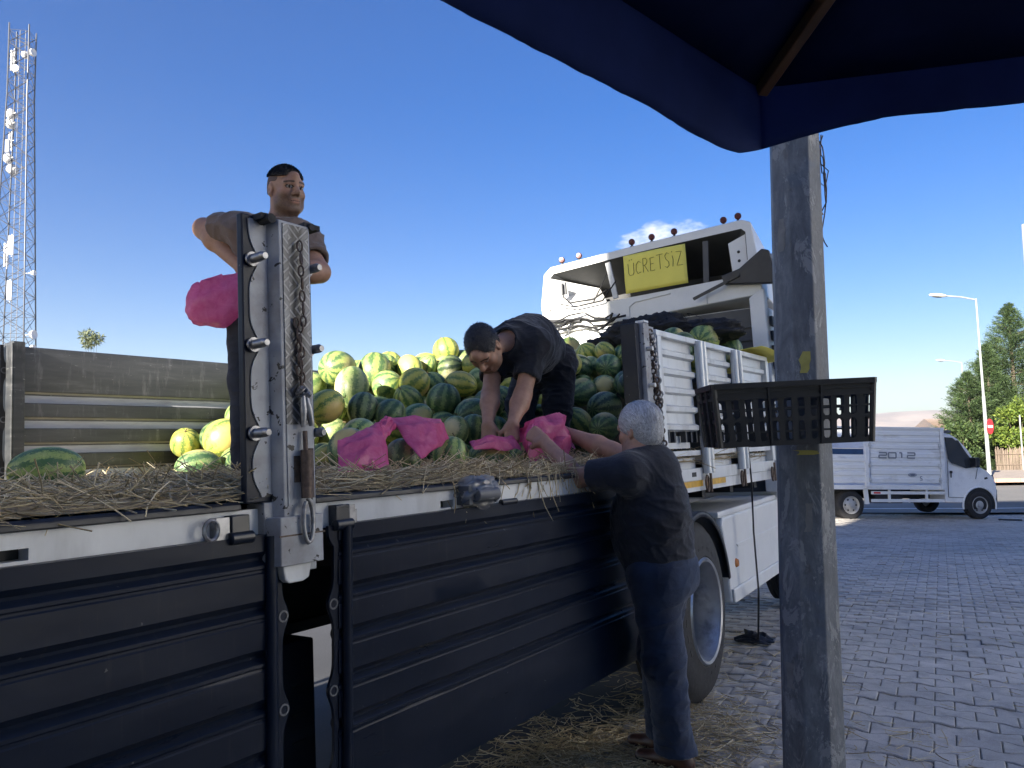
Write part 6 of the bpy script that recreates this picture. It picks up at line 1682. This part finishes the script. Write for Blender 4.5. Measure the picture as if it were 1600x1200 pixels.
def head_strands(hd, v, nn, n, mode, L, w, lift, mat, parent, seed):
    r = np.random.default_rng(seed); i = r.integers(0, len(v), n); P = hd.loc(v[i]); N = nn[i] @ hd.M.T; S = 6; rows = []
    ln = L*r.uniform(.5, 1.2, (n, 1)); p = P.copy(); rad = np.array((.076, .098, .085))+.010; ctr = np.array((0, -.015, .036)); jit = r.normal(size=(n, 3))*.22
    for k in range(S):
        q = (p-ctr)/rad; nrmq = q/rad; nrmq /= np.linalg.norm(nrmq, axis=1, keepdims=True)
        if mode == 'comb':
            side = np.clip(np.abs(p[:, :1])/.06, 0, 1); back = np.clip((-p[:, 1:2]-.02)/.06, 0, 1)
            d = np.concatenate([np.sign(p[:, :1])*.25*(1-side), -1.0+.75*back, -.15-.55*side-.9*back], 1)
        elif mode == 'forward': d = np.concatenate([jit[:, :1]*.4, .55+0*p[:, :1], -.05+0*p[:, :1]], 1)+nrmq*.75
        else: d = nrmq*.6+np.array((0, .2, -.5))
        d = d+jit; tang = d-nrmq*(d*nrmq).sum(1, keepdims=True)*(1.0 if mode == 'comb' else .35); tang /= np.linalg.norm(tang, axis=1, keepdims=True)
        sd = np.cross(tang, nrmq); sd /= np.maximum(1e-6, np.linalg.norm(sd, axis=1, keepdims=True)); ww = w*(1-.8*(k/(S-1))**2)
        rows.append((p+nrmq*(lift if mode == 'comb' else 0)-sd*ww, p+nrmq*(lift if mode == 'comb' else 0)+sd*ww)); p = p+tang*ln/S
        if mode == 'comb':
            q = (p-ctr)/rad; R_ = np.linalg.norm(q, axis=1, keepdims=True); keep = (p[:, 2:3] > -.005); p = np.where(keep, ctr+(p-ctr)/R_*(1+r.uniform(0, .035, (n, 1))), p)
    V_ = np.stack([x for rr in rows for x in rr], 1).reshape(-1, 3)*hd.s; V_ = hd.o+V_ @ hd.M
    f = np.array([(2*k, 2*k+1, 2*k+3, 2*k+2) for k in range(S-1)]); F_ = (f[None]+(np.arange(n)*2*S)[:, None, None]).reshape(-1, 4)
    o = arr_obj('hair_strands', shift(V_, parent), F_, mat, parent, True); o['kind'] = 'stuff'; return o
def head_hair(hd, h, fn, name, mat, parent, grow=.006, amp=.003, freq=60, seed=1, stretch=None, strands=None):
    "hair cap: the skull grown a little and trimmed by fn(local coordinates) > 0 means no hair"
    lo = hd.o-np.array([.2]*3)*hd.s; hi = hd.o+np.array([.2]*3)*hd.s; G = SDF(lo, hi, h)
    k = hd.s
    G.ell(hd.P(0, -.015, .036), (np.array((.076, .098, .085))+grow)*k, hd.M, .01); G.ell(hd.P(0, -.045, -.02), (np.array((.064, .062, .075))+grow*.8)*k, hd.M, .03)
    ax = [G.lo[i]+G.h*np.arange(G.n[i]) for i in range(3)]; X = np.stack(np.meshgrid(*ax, indexing='ij'), -1).reshape(-1, 3)
    L = hd.loc(X); m = fn(L[:, 0], L[:, 1], L[:, 2]).reshape(G.n)
    G.d = np.maximum(G.d, m.astype(np.float32)*k); v, f = G.mesh(); v = smooth_mesh(v, f, 1); n = vnormals(v, f); L = hd.loc(v)
    if stretch == 'comb':
        sw = np.clip(np.abs(L[:, 0])/.06, 0, 1); q = np.stack([L[:, 0]*150*(1-.6*sw), (.55*L[:, 1]-.83*L[:, 2])*170*(.25+sw*.75), (.83*L[:, 1]+.55*L[:, 2])*22], 1)
    else: q = L*np.array(stretch if stretch else (1, 1, 1))*freq
    w = vnoise(q, seed)+.5*vnoise(q*2.1, seed+1); v = v+n*((w-.75)*amp*2)[:, None]
    if strands: head_strands(hd, v, n, strands[0], strands[1], strands[2], strands[3], strands[4], strands[5], parent, seed)
    return arr_obj(name, v, f, mat, parent, True)
def hair_mat(name, lo, hi, stretch=(1, 1, 1), sc=90, bs=.7):
    g = NG(name); pos = g.coord('Object'); n1 = g.noise(g.map(pos, stretch), sc, 5, .7); n2 = g.noise(g.map(pos, stretch), sc*3, 3, .7)
    c = g.ramp(g.math('ADD', g.math('MULTIPLY', n1, .6), g.math('MULTIPLY', n2, .4)), [(.36, lo), (.64, hi)])
    g.set('Base Color', c).set('Roughness', .45).set('Specular IOR Level', .5); g.bump(g.math('ADD', n1, n2), bs, .006); return g.mat
A3 = lambda p: np.array(p, float)
def person_root(label, loc): return empty('person', label, 'person', loc)
def shift(v, root): return v-np.array(root.location)
# ------------------------------------------------------------------ old man reaching up to the truck bed
nf, df, uz = A3(NV), A3(DV), A3((0, 0, 1))
SK_OLD = (.40, .225, .155); SK_A = (.34, .19, .125); SK_B = (.36, .20, .135)
def old_man():
    root = person_root('grey-haired man in dark t-shirt and jeans reaching up to the truck bed', (.70, 3.72, gz(.70, 3.72)))
    P0 = lambda p: p
    hip = A3((.695, 3.72, .96)); chest = A3((.615, 3.625, 1.40)); neck = A3((.605, 3.62, 1.49))
    hl, hr = hip-df*.095, hip+df*.095; shl, shr = chest-df*.185+A3((0, 0, .015)), chest+df*.185+A3((0, 0, .02))
    ell, wrl = A3((.285, 3.615, 1.385)), A3((.152, 3.725, 1.555)); elr, wrr = A3((.505, 3.96, 1.50)), A3((.285, 4.09, 1.60))
    anl, anr = A3((.742, 3.74, .10)), A3((.735, 3.93, .10)); knl, knr = A3((.700, 3.70, .52)), A3((.700, 3.86, .52))
    hd = Head((.597, 3.62, 1.605), nf*.96+df*.26-uz*.16, uz+nf*.10, 1.02)
    h = .0042
    G = SDF((-.06, 3.30, .02), (.98, 4.30, 1.80), h)
    G.cap(hip, chest, .15, .155, .05, sq=(nf, .78)); G.cap(chest-df*.13, chest+df*.13, .075, .075, .06)
    hd.build(G, 1.0, 1.0); G.cap(hd.P(0, -.028, -.06), neck-uz*.02, .058, .066, .03)
    for s_, e_, w_, hn in ((shl, ell, wrl, 1), (shr, elr, wrr, -1)): arm(G, s_, e_, w_, (.055, .047, .050, .030))
    hand(G, wrl, nrm(wrl-ell)+nf*.25-uz*.15, df*.9+nf*.15-uz*.1, 1, (.9, 1.0, 1.05, 1.1), 1.02, 1.0)
    hand(G, wrr, nrm(wrr-elr)-uz*.25, -df*.7-uz*.35, -1, (.8, .95, 1.0, 1.1), 1.02, 1.0)
    for a, k_, b in ((hl, knl, anl), (hr, knr, anr)): G.cap(a, k_, .085, .058, .03); G.cap(k_, b, .055, .040, .03)
    v, f = finish(G, 2); c = hd.tone(v, SK_OLD, .35, (.32, .30, .28), .030, .2)
    skin_obj('body', shift(v, root), f, c, M_skin, root)
    # shirt
    G = SDF((.05, 3.20, .70), (1.05, 4.20, 1.62), .0055)
    waist = hip+A3((0, 0, .08)); belly = hip*.5+chest*.5
    G.cap(hip-uz*.01, belly, .168, .175, .06, sq=(df, 1.0)); G.cap(belly+nf*.035, belly+nf*.035-uz*.10, .150, .145, .06); G.cap(belly, chest+uz*.01, .174, .155, .06, sq=(nf, .80))
    G.cap(chest-df*.145, chest+df*.145, .086, .086, .07); G.cap(chest-nf*.05+uz*.0, chest-nf*.06-uz*.15, .12, .13, .06)
    G.cap(neck-uz*.03, neck+uz*.005, .085, .074, .05)
    for s_, e_ in ((shl, ell), (shr, elr)):
        d = nrm(e_-s_); end = s_+d*.175; G.cap(s_, end+d*.05, .078, .070, .05)
    for s_, e_ in ((shl, ell), (shr, elr)):
        d = nrm(e_-s_); end = s_+d*.175; pad = .14; G.plane(end, d, end-pad, end+pad); G.cap(end-d*.04, end+d*.1, .058, .058, .004, 'sub')
    G.plane(hip+A3((0, 0, -.0)), -uz-nf*.42, (.05, 3.2, .70), (1.05, 4.2, 1.0))
    G.plane(neck+A3((0, 0, .028)), uz+nf*.25, neck-.14, neck+.14); G.cap(neck-uz*.02, neck+uz*.12, .0635, .0635, .004, 'sub')
    v, f = finish(G, 2); m = np.clip((1.52-v[:, 2])/.2, .3, 1)
    m = m*np.clip((v[:, 2]-.93)/.12, .15, 1); v = folds(v, f, .013, 5.5, df*.4+uz, 2, m); v = folds(v, f, .0028, 15, uz-nf, 5, m)
    arr_obj('t_shirt', shift(v, root), f, cloth_mat('dark navy t-shirt', (.014, .017, .027)), root)
    # jeans
    G = SDF((.35, 3.25, .02), (1.10, 4.25, 1.12), .0058)
    G.cap(hip+A3((0, 0, .07)), hip-uz*.04, .158, .160, .05); G.cap(hip-nf*.05-uz*.04-df*.06, hip-nf*.05-uz*.04+df*.06, .105, .105, .06)
    for a, k_, b in ((hl, knl, anl), (hr, knr, anr)):
        G.cap(a, k_, .116, .093, .05); G.cap(k_, b-uz*.02, .092, .084, .05); G.cap(b+uz*.05, b-uz*.04-nf*.015, .084, .090, .03)
    G.plane(hip+A3((0, 0, .105)), uz-nf*.12, (.35, 3.25, .9), (1.1, 4.25, 1.12)); G.plane((0, 0, .085), -uz, (.35, 3.25, .02), (1.1, 4.25, .2))
    v, f = finish(G, 2); m = np.clip(1.1-np.abs(v[:, 2]-.55)/.9, .3, 1)
    v = folds(v, f, .010, 5.5, uz*.9+nf*.5, 9, m); v = folds(v, f, .0045, 12, uz, 12, np.clip((.55-v[:, 2])/.3, .15, 1))
    arr_obj('jeans', shift(v, root), f, cloth_mat('navy jeans', (.011, .021, .050), .35, 420, (.026, .045, .095)), root)
    MB().add([tuple(hip+A3((0, 0, .03))-nf*.175-df*.12+q) for q in (A3((0, 0, 0)), df*.10, df*.10-uz*.11, df*.05-uz*.135, -uz*.11)], [(0, 1, 2, 3, 4)]) 
    G = SDF((.4, 3.4, .98), (1.05, 4.1, 1.12), .005); G.cap(hip+A3((0, 0, .06)), hip+A3((0, 0, .10)), .165, .165, .01)
    G.plane(hip+A3((0, 0, .098)), uz-nf*.12); G.plane(hip+A3((0, 0, .062)), -uz+nf*.12); v, f = finish(G, 1); arr_obj('belt', shift(v, root), f, M_black, root)
    # shoes
    for b in (anl, anr):
        G = SDF(b-A3((.30, .25, .12)), b+A3((.2, .25, .12)), .005); b0 = A3((b[0], b[1], gz(b[0], b[1])))
        G.cap(b0-nf*.055+uz*.045, b0+nf*.05+uz*.05, .043, .045, .03); G.cap(b0+nf*.05+uz*.05, b0+nf*.17+uz*.035, .046, .036, .03, sq=(uz, .85)); G.cap(b0-nf*.04+uz*.08, b0-nf*.0+uz*.10, .046, .046, .02)
        G.plane(b0+uz*.012, -uz); v, f = finish(G, 1); arr_obj('shoe', shift(v, root), f, pmat('brown leather', (.055, .022, .016), .45, var=.3, vs=20), root)
    def cut(x, y, z):   # no hair below this surface: hairline, ear and neck line
        front = y-(.062+.10*np.minimum(0, -(z-.06))*0)+np.maximum(0, .06-z)*.72
        low = (-.088-z)-np.maximum(0, y+.02)*3.0
        side = np.where((y > -.012) & (z < .012), .02, -.2)
        return np.maximum(np.maximum(front, low), side)
    head_hair(hd, .0042, lambda x, y, z: cut(x, y, z), 'hair', hair_mat('silver hair', (.26, .26, .265), (.58, .59, .61), (1.6, .35, .5), 90, .3), root, .010, .0006, 1, 3, 'comb', strands=(5200, 'comb', .055, .0011, 0.0018, M_silver)).data.transform(Matrix.Translation(-Vector(root.location)))
    return wrl, wrr, ell, elr
OLD = old_man()
# ------------------------------------------------------------------ young man standing on the truck, looking to the right
def young_man():
    root = person_root('young man with short black hair standing on the truck behind the middle stake', tuple(T(2.28, 1.15, 1.47)))
    hd = Head((-1.068, 3.60, 2.772), (.70, -.69, -.10), (-.06, -.02, 1), .96)
    fw = nrm(A3((.48, -.87, 0))); rt = np.cross(fw, uz)
    chest = A3((-1.115, 3.63, 2.52)); neck = A3((-1.085, 3.615, 2.635)); hip = A3((-1.155, 3.64, 2.15))
    shr, shl = chest+rt*.175+uz*.055, A3((-1.01, 3.70, 2.545))
    elr, wrr = A3((-1.490, 3.68, 2.615)), A3((-1.262, 3.55, 2.395)); ell, wll = A3((-.895, 3.56, 2.365)), A3((-.985, 3.40, 2.33))
    kr, kl = A3((-1.235, 3.58, 1.86)), A3((-1.06, 3.60, 1.86)); fr_, fl_ = A3(T(2.20, 1.22, 1.52)), A3(T(2.34, 1.08, 1.52))
    G = SDF((-1.62, 3.28, 1.45), (-.72, 3.95, 2.93), .0042)
    G.cap(hip, chest, .13, .14, .05, sq=(fw, .78)); G.cap(chest-rt*.12, chest+rt*.12, .075, .075, .06); G.cap(chest+uz*.05-rt*.1, chest+uz*.05+rt*.1, .05, .05, .05)
    hd.build(G, 1.0, .4); G.cap(hd.P(0, -.026, -.055), neck-uz*.03, .058, .066, .03)
    arm(G, shr, elr, wrr, (.056, .048, .050, .031)); arm(G, shl, ell, wll, (.054, .046, .048, .03))
    hand(G, wrr, nrm(wrr-elr)+A3((.15, -.1, -.35)), (.25, .35, -.2), 1, (.7, .8, .9, 1.0), 1.0, .9)
    hand(G, wll, nrm(wll-ell)+A3((-.3, 0, 0)), (0, .6, -.5), -1, (.7, .8, .9, 1.0), 1.0, .9)
    for a, k_, b in ((hip+rt*.09, kr, fr_), (hip-rt*.09, kl, fl_)): G.cap(a, k_, .08, .056, .03); G.cap(k_, b, .053, .04, .03)
    v, f = finish(G, 2); c = hd.tone(v, SK_A, .62, (.018, .013, .010), .029, .12)
    skin_obj('body', shift(v, root), f, c, M_skin, root)
    G = SDF((-1.62, 3.28, 1.95), (-.72, 3.98, 2.76), .0055)
    G.cap(hip+uz*.02, chest, .158, .162, .06, sq=(fw, .85)); G.cap(chest-rt*.13, chest+rt*.13, .088, .09, .06); G.cap(chest+uz*.05-rt*.12, chest+uz*.05+rt*.12, .062, .064, .05); G.cap(neck-uz*.04, neck-uz*.005, .085, .074, .04)
    for s_, e_ in ((shr, elr), (shl, ell)):
        d = nrm(e_-s_); end = s_+d*.15; G.cap(s_-d*.02, end+d*.05, .072, .072, .05)
    for s_, e_ in ((shr, elr), (shl, ell)):
        d = nrm(e_-s_); end = s_+d*.15; G.plane(end, d+uz*-.1, end-.13, end+.13); G.cap(end-d*.04, end+d*.1, .058, .058, .004, 'sub')
    G.plane(hip+uz*-.02, -uz, (-1.62, 3.28, 1.95), (-.72, 3.98, 2.3)); G.plane(neck+uz*.012, uz+fw*.3, neck-.13, neck+.13); G.cap(neck-uz*.03, neck+uz*.1, .064, .064, .004, 'sub')
    v, f = finish(G, 2); v = folds(v, f, .010, 6, uz+rt*.4, 21); v = folds(v, f, .0025, 15, uz-rt, 22)
    arr_obj('t_shirt', shift(v, root), f, cloth_mat('taupe t-shirt', (.135, .10, .085), .15), root)
    G = SDF((-1.50, 3.25, 1.40), (-.80, 4.02, 2.28), .006); G.cap(hip+uz*.03, hip-uz*.04, .142, .15, .05)
    for a, k_, b in ((hip+rt*.09, kr, fr_), (hip-rt*.09, kl, fl_)): G.cap(a, k_, .105, .08, .04); G.cap(k_, b, .078, .075, .04)
    G.plane(hip+uz*.06, uz, (-1.5, 3.25, 2.1), (-.8, 4.02, 2.28))
    v, f = finish(G, 2); v = folds(v, f, .006, 7, uz, 25)
    arr_obj('trousers', shift(v, root), f, cloth_mat('dark grey jeans', (.022, .026, .036)), root)
    for b in (fr_, fl_):
        G = SDF(b-.2, b+.2, .006); G.cap(b-fw*.04-uz*.03, b+fw*.12-uz*.035, .04, .038, .02); v, f = finish(G, 1); arr_obj('shoe', shift(v, root), f, M_black, root)
    def cut(x, y, z):
        line = .058+np.maximum(0, -(y-.03))*.10      # high fade: hair only on top
        front = y-(.070+.5*np.maximum(0, z-.075))
        return np.maximum(np.maximum(line-z, front), -.5)
    head_hair(hd, .004, cut, 'hair', hair_mat('black hair', (.010, .009, .009), (.035, .032, .03), (1, 1, 1), 120, .5), root, .008, .001, 75, 5, None, (6500, 'forward', .010, .0009, 0, M_blackhair)).data.transform(Matrix.Translation(-Vector(root.location)))
    def fade(x, y, z): return np.maximum.reduce([np.abs(z-.025)-.045, y-.035+np.maximum(0, .03-z)*.4, np.where((y > -.03) & (z < .03), .02, -.2)])
    head_hair(hd, .004, fade, 'faded_side_hair', pmat('faded hair', (.085, .05, .036), .7, var=.2, vs=200), root, .0012, .0004, 90, 6).data.transform(Matrix.Translation(-Vector(root.location)))
    return wrr
YOUNG = young_man()
# ------------------------------------------------------------------ man bending over the melons
def bent_man():
    root = person_root('man in black bending over the melons with both hands down', tuple(T(3.85, .70, 1.46)))
    f = nrm(A3((-.42, -.80, 0))); lf = np.cross(uz, f)   # lf: his left, towards the camera
    hip = A3((.205, 4.72, 2.05)); mid = A3((.11, 4.48, 2.13)); chest = A3((.03, 4.27, 2.085)); neck = chest+f*.10+uz*.015
    shl, shr = A3((.125, 4.20, 2.065)), A3((-.095, 4.335, 2.065))
    ell, wrl = A3((.055, 4.10, 1.80)), A3((.0, 3.955, 1.650)); elr, wrr = A3((-.118, 4.16, 1.81)), A3((-.128, 3.985, 1.650))
    hd = Head((-.150, 4.06, 2.055), -uz*.86+f*.42+lf*.10, f*.88+uz*.50, 1.03)
    G = SDF((-.42, 3.70, 1.42), (.50, 5.00, 2.34), .0042)
    G.cap(hip, mid, .13, .13, .05); G.cap(mid, chest, .13, .135, .05); G.cap(chest-lf*.11, chest+lf*.11, .075, .075, .06)
    hd.build(G, 1.0, .2); G.cap(hd.P(0, -.035, -.055), neck-f*.03, .056, .064, .03)
    arm(G, shl, ell, wrl, (.054, .046, .048, .029)); arm(G, shr, elr, wrr, (.054, .046, .048, .029))
    hand(G, wrl, A3((-.05, -.28, -1)), (-.1, .9, -.35), -1, (.35, .4, .45, .5), 1.0, .5); hand(G, wrr, A3((.05, -.28, -1)), (.1, .9, -.35), 1, (.35, .4, .45, .5), 1.0, .5)
    kl, kr = A3(T(3.93, .60, 1.80)), A3(T(3.83, .80, 1.82)); al, ar = A3(T(3.87, .60, 1.50)), A3(T(3.82, .80, 1.50))
    for a, k_, b in ((hip+lf*.09, kl, al), (hip-lf*.09, kr, ar)): G.cap(a, k_, .085, .06, .03); G.cap(k_, b, .056, .042, .03)
    v, ff = finish(G, 2); c = hd.tone(v, SK_B, .5, (.02, .015, .012), .029, .1)
    skin_obj('body', shift(v, root), ff, c, M_skin, root)
    G = SDF((-.42, 3.80, 1.70), (.52, 5.02, 2.36), .0055)
    G.cap(hip+uz*.015-f*.02, mid+uz*.0, .150, .158, .06); G.cap(mid, chest+uz*.0, .158, .150, .06); G.cap(chest-lf*.125, chest+lf*.125, .090, .092, .07); G.cap(mid-uz*.06, chest-uz*.05, .12, .10, .07); G.cap(neck-f*.05, neck+f*.03, .088, .078, .04)
    for s_, e_ in ((shl, ell), (shr, elr)):
        d = nrm(e_-s_); end = s_+d*.185; G.cap(s_-d*.02, end+d*.05, .074, .070, .05)
    for s_, e_ in ((shl, ell), (shr, elr)):
        d = nrm(e_-s_); end = s_+d*.185; G.plane(end, d, end-.11, end+.11); G.cap(end-d*.04, end+d*.1, .056, .056, .004, 'sub')
    G.plane(hip+A3((0, 0, 0))-f*.02, -f-uz*.35, (-.42, 4.4, 1.7), (.52, 5.02, 2.36)); G.plane(neck+f*.055, f+uz*.2, neck+f*.03-.09, neck+f*.03+.09); G.cap(neck+f*.0, neck+f*.12, .066, .066, .004, 'sub')
    v, ff = finish(G, 2); v = folds(v, ff, .011, 6, f, 31); v = folds(v, ff, .0025, 15, f+uz, 32)
    arr_obj('t_shirt', shift(v, root), ff, cloth_mat('black t-shirt', (.014, .016, .022)), root)
    G = SDF((-.25, 4.15, 1.40), (.62, 5.08, 2.30), .006); G.cap(hip+f*.06, hip-f*.02, .145, .15, .05); G.cap(hip-f*.04-uz*.03+lf*.06, hip-f*.04-uz*.03-lf*.06, .115, .115, .06)
    for a, k_, b in ((hip+lf*.09-uz*.02, kl, al), (hip-lf*.09-uz*.02, kr, ar)): G.cap(a, k_, .108, .084, .05); G.cap(k_, b, .082, .076, .04)
    v, ff = finish(G, 2); v = folds(v, ff, .012, 7, uz, 35); v = folds(v, ff, .003, 15, uz, 36)
    arr_obj('trousers', shift(v, root), ff, cloth_mat('black trousers', (.010, .011, .016)), root)
    for b in (al, ar):
        G = SDF(b-.2, b+.2, .006); G.cap(b-f*.04-uz*.02, b+f*.12-uz*.025, .04, .038, .02); v, ff = finish(G, 1); arr_obj('shoe', shift(v, root), ff, M_black, root)
    def cut(x, y, z):
        front = y-.066+np.maximum(0, .05-z)*.8; low = (-.05-z)-np.maximum(0, y+.03)*3; side = np.where((y > -.02) & (z < .01), .02, -.2)
        return np.maximum(np.maximum(front, low), side)
    head_hair(hd, .004, cut, 'hair', MATS.get('x') or hair_mat('dark hair', (.008, .008, .010), (.026, .025, .027), (1, 1, 1), 110), root, .006, .001, 80, 8, None, (6000, 'short', .013, .0010, 0, M_blackhair)).data.transform(Matrix.Translation(-Vector(root.location)))
    return wrl, wrr
BENT = bent_man()
# ================================================================== PINK BAGS
def bag_mat():
    g = NG('pink film bag'); pos = g.coord('Object')
    n1 = g.noise(pos, 26, 5, .65, .8)
    c = g.ramp(n1, [(.3, (.78, .17, .40)), (.7, (.90, .30, .55))])
    g.set('Base Color', c).set('Roughness', .22).set('Specular IOR Level', .6)
    vo = g.n('ShaderNodeTexVoronoi', feature='DISTANCE_TO_EDGE', i_Scale=6.5); g.l(g.mix(.25, pos, g.n('ShaderNodeTexNoise', i_Scale=9.0).outputs['Color']), vo.inputs['Vector'])
    g.bump(g.math('ADD', g.math('MULTIPLY', g.ramp(vo.outputs[0], [(0, 0.0), (.10, 1.0)]), .8), g.math('MULTIPLY', g.noise(pos, 9, 3, .5, 1.2), .8)), .28, .02)
    tl = g.n('ShaderNodeBsdfTranslucent'); g.l(c, tl.inputs[0]); mx = g.n('ShaderNodeMixShader', i_0=.6)
    g.l(g.p.outputs[0], mx.inputs[1]); g.l(tl.outputs[0], mx.inputs[2]); tp = g.n('ShaderNodeBsdfTransparent'); g.l(g.mix(.55, (1, 1, 1), c), tp.inputs[0]); m3 = g.n('ShaderNodeMixShader', i_0=.16); g.l(mx.outputs[0], m3.inputs[1]); g.l(tp.outputs[0], m3.inputs[2])
    g.l(m3.outputs[0], g.out.inputs[0]); return g.mat
M_bag = bag_mat()
def crumple(p, seed, amp, fr):
    q = Vector(p)*fr+Vector((seed*5.3, seed*2.1, 0))
    a = abs(mnoise.noise(q)); b = abs(mnoise.noise(q*2.1+Vector((3, 1, 7)))); c = abs(mnoise.noise(q*4.3))
    return amp*((.5-a)*1.5+(.4-b)*.45+(.35-c)*.10)
def bag_sheet(name, corners, bulge, seed, label, amp=.02, fr=11, n=46, drape=None):
    "corners: four truck-frame points (a, b, c, d) round the cloth; creased double film"
    a, b, c, d = [Vector(q) for q in corners]; nn = ((b-a).cross(d-a)).normalized()
    if nn.y > 0: nn = -nn
    root = empty('plastic_bag', label, 'bag', mw=TM, group='pink plastic bags')
    m = MB()
    def P(u, v):
        p = a*(1-u)*(1-v)+b*u*(1-v)+c*u*v+d*(1-u)*v
        e = math.sin(math.pi*u)*math.sin(math.pi*v)
        p = p+nn*(bulge*e**.7+crumple((u*.35, v*.35, 0), seed, amp, fr)*(.35+.65*min(1, 4*e)))
        w = .004*math.sin(u*13+seed)+.004*math.sin(v*11+seed*2)
        return p+Vector((w*.5, 0, w*.7+.012*mnoise.noise(Vector((u*5, v*5, seed)))))
    m.grid(P, n, n); o = m.build('film', M_bag, root, 35)
    s = o.modifiers.new('thick', 'SOLIDIFY'); s.thickness = .0015
    return root
bag_sheet('b', [(1.93, .32, 1.585), (2.24, .40, 1.665), (2.10, .22, 1.468), (1.86, .24, 1.470)], .03, 1, 'pink plastic bag crumpled on the straw at the left of the front row', .016, 4.6)
bag_sheet('c', [(2.33, .46, 1.692), (2.73, .50, 1.690), (2.66, .40, 1.585), (2.29, .24, 1.500)], .035, 2, 'large pink plastic bag draped over the front melons, pointed at its lower end', .018, 4.6)
bag_sheet('c2', [(2.17, .40, 1.640), (2.31, .43, 1.698), (2.35, .41, 1.650), (2.20, .34, 1.590)], .02, 5, 'twisted end of pink film between the two crumpled bags', .012, 8, 30)
bag_sheet('d', [(2.78, .38, 1.570), (3.18, .41, 1.590), (3.08, .29, 1.530), (2.74, .32, 1.545)], .03, 3, 'small pink bag pressed flat on a melon under the hands of the bending man', .016, 9, 36)
def bag_blob(name, path, radii, seed, label, sq=.55, amp=.10, sqdir=(0, 1, 0), seg=56, n=48, mw=None):
    "a filled bag: a tube of changing girth with crumpled skin, flattened along one direction"
    root = empty('plastic_bag', label, 'bag', mw=mw, group='pink plastic bags')
    pts = [Vector(p) for p in path]; sd = Vector(sqdir).normalized(); m = MB()
    def at(t):
        x = t*(len(pts)-1); i = min(len(pts)-2, int(x)); f = x-i
        f2 = f*f*(3-2*f); return pts[i]+(pts[i+1]-pts[i])*f, radii[i]+(radii[i+1]-radii[i])*f2
    for i in range(n+1):
        t = i/n; p, r = at(t); p2, _ = at(min(1, t+.02)); p1, _ = at(max(0, t-.02)); tg = (p2-p1).normalized()
        x = (sd-tg*sd.dot(tg)).normalized(); y = tg.cross(x)
        for k in range(seg):
            a = 2*math.pi*k/seg; d = x*math.cos(a)*sq+y*math.sin(a)
            rr = r*(1+amp*crumple(d*.5+tg*t*.7, seed, 6, 3.1)/2.2+.05*math.sin(a*7+seed+t*3)*(1.6-t))
            m.v.append(tuple(p+d*rr))
    for i in range(n):
        for k in range(seg): l = (k+1) % seg; m.f.append((i*seg+k, i*seg+l, (i+1)*seg+l, (i+1)*seg+k)); m.m.append(0)
    m.f.append(tuple(range(seg))[::-1]); m.m.append(0); m.f.append(tuple(n*seg+k for k in range(seg))); m.m.append(0)
    m.build('film', M_bag, root, 38); return root
# bag of the old man: opened between his two hands, its body hanging below them on the straw
a_, b_ = Vector(OLD[0]), Vector(OLD[1])
hl_ = a_+Vector((-.05, .13, .055)); hr_ = b_+Vector((-.07, .10, .05))
root = bag_blob('e', [hl_*.55+hr_*.45+Vector((.0, .02, .05)), hl_*.5+hr_*.5+Vector((.01, .0, .0)), hl_*.55+hr_*.45+Vector((.02, .0, -.07)), hl_*.55+hr_*.45+Vector((.04, .01, -.14)), hl_*.5+hr_*.5+Vector((.05, .03, -.165))], [.10, .13, .14, .125, .04], 4, 'pink plastic bag held open by the grey-haired man at the bed edge', .62, .16, sqdir=tuple(NV))
for q, (p0, sg) in enumerate(((hl_, 1), (hr_, -1))):
    MB().grid(lambda u, v: tuple(p0+Vector((.02, .03, .0))*sg*(u-.5)*1.5+Vector((.10*(v)*(.3 if sg > 0 else 1.0), .02*v, -.13*v-.02*math.sin(u*9)))+Vector((0, 0, crumple((u*.3, v*.3, q), 7+q, .02, 12)))+Vector(DV)*(u-.5)*(.05+.10*v)), 20, 20).build('handle_flap', M_bag, root, 40)
# bag of the young man: swollen and blown out to the left of his hip
w_ = Vector(YOUNG)+Vector((.055, -.04, -.055))
bag_blob('a', [w_+Vector((.03, .0, .02)), w_+Vector((.0, -.0, -.02)), w_+Vector((-.06, -.01, -.085)), w_+Vector((-.14, -.02, -.125)), w_+Vector((-.205, -.02, -.125)), w_+Vector((-.25, -.02, -.105)), w_+Vector((-.272, -.02, -.10))], [.022, .055, .100, .112, .105, .075, .035], 9, 'pink plastic bag swollen with air, hanging from the young man on the truck', .75, .035, sqdir=(0, 1, 0))
# ================================================================== AIR: thin haze that only far things show
hz_m = bpy.data.materials.new('haze air'); hz_m.use_nodes = True; hn = hz_m.node_tree; hn.nodes.clear()
ho = hn.nodes.new('ShaderNodeOutputMaterial'); hv = hn.nodes.new('ShaderNodeVolumePrincipled')
hv.inputs['Color'].default_value = (.86, .90, .96, 1); hv.inputs['Density'].default_value = 1.3e-4; hv.inputs['Anisotropy'].default_value = .2
hn.links.new(hv.outputs[0], ho.inputs['Volume'])
hzb = MB().box((-7000, -600, -4), (8000, 7000, 330)).build('haze', hz_m); hzb['kind'] = 'stuff'
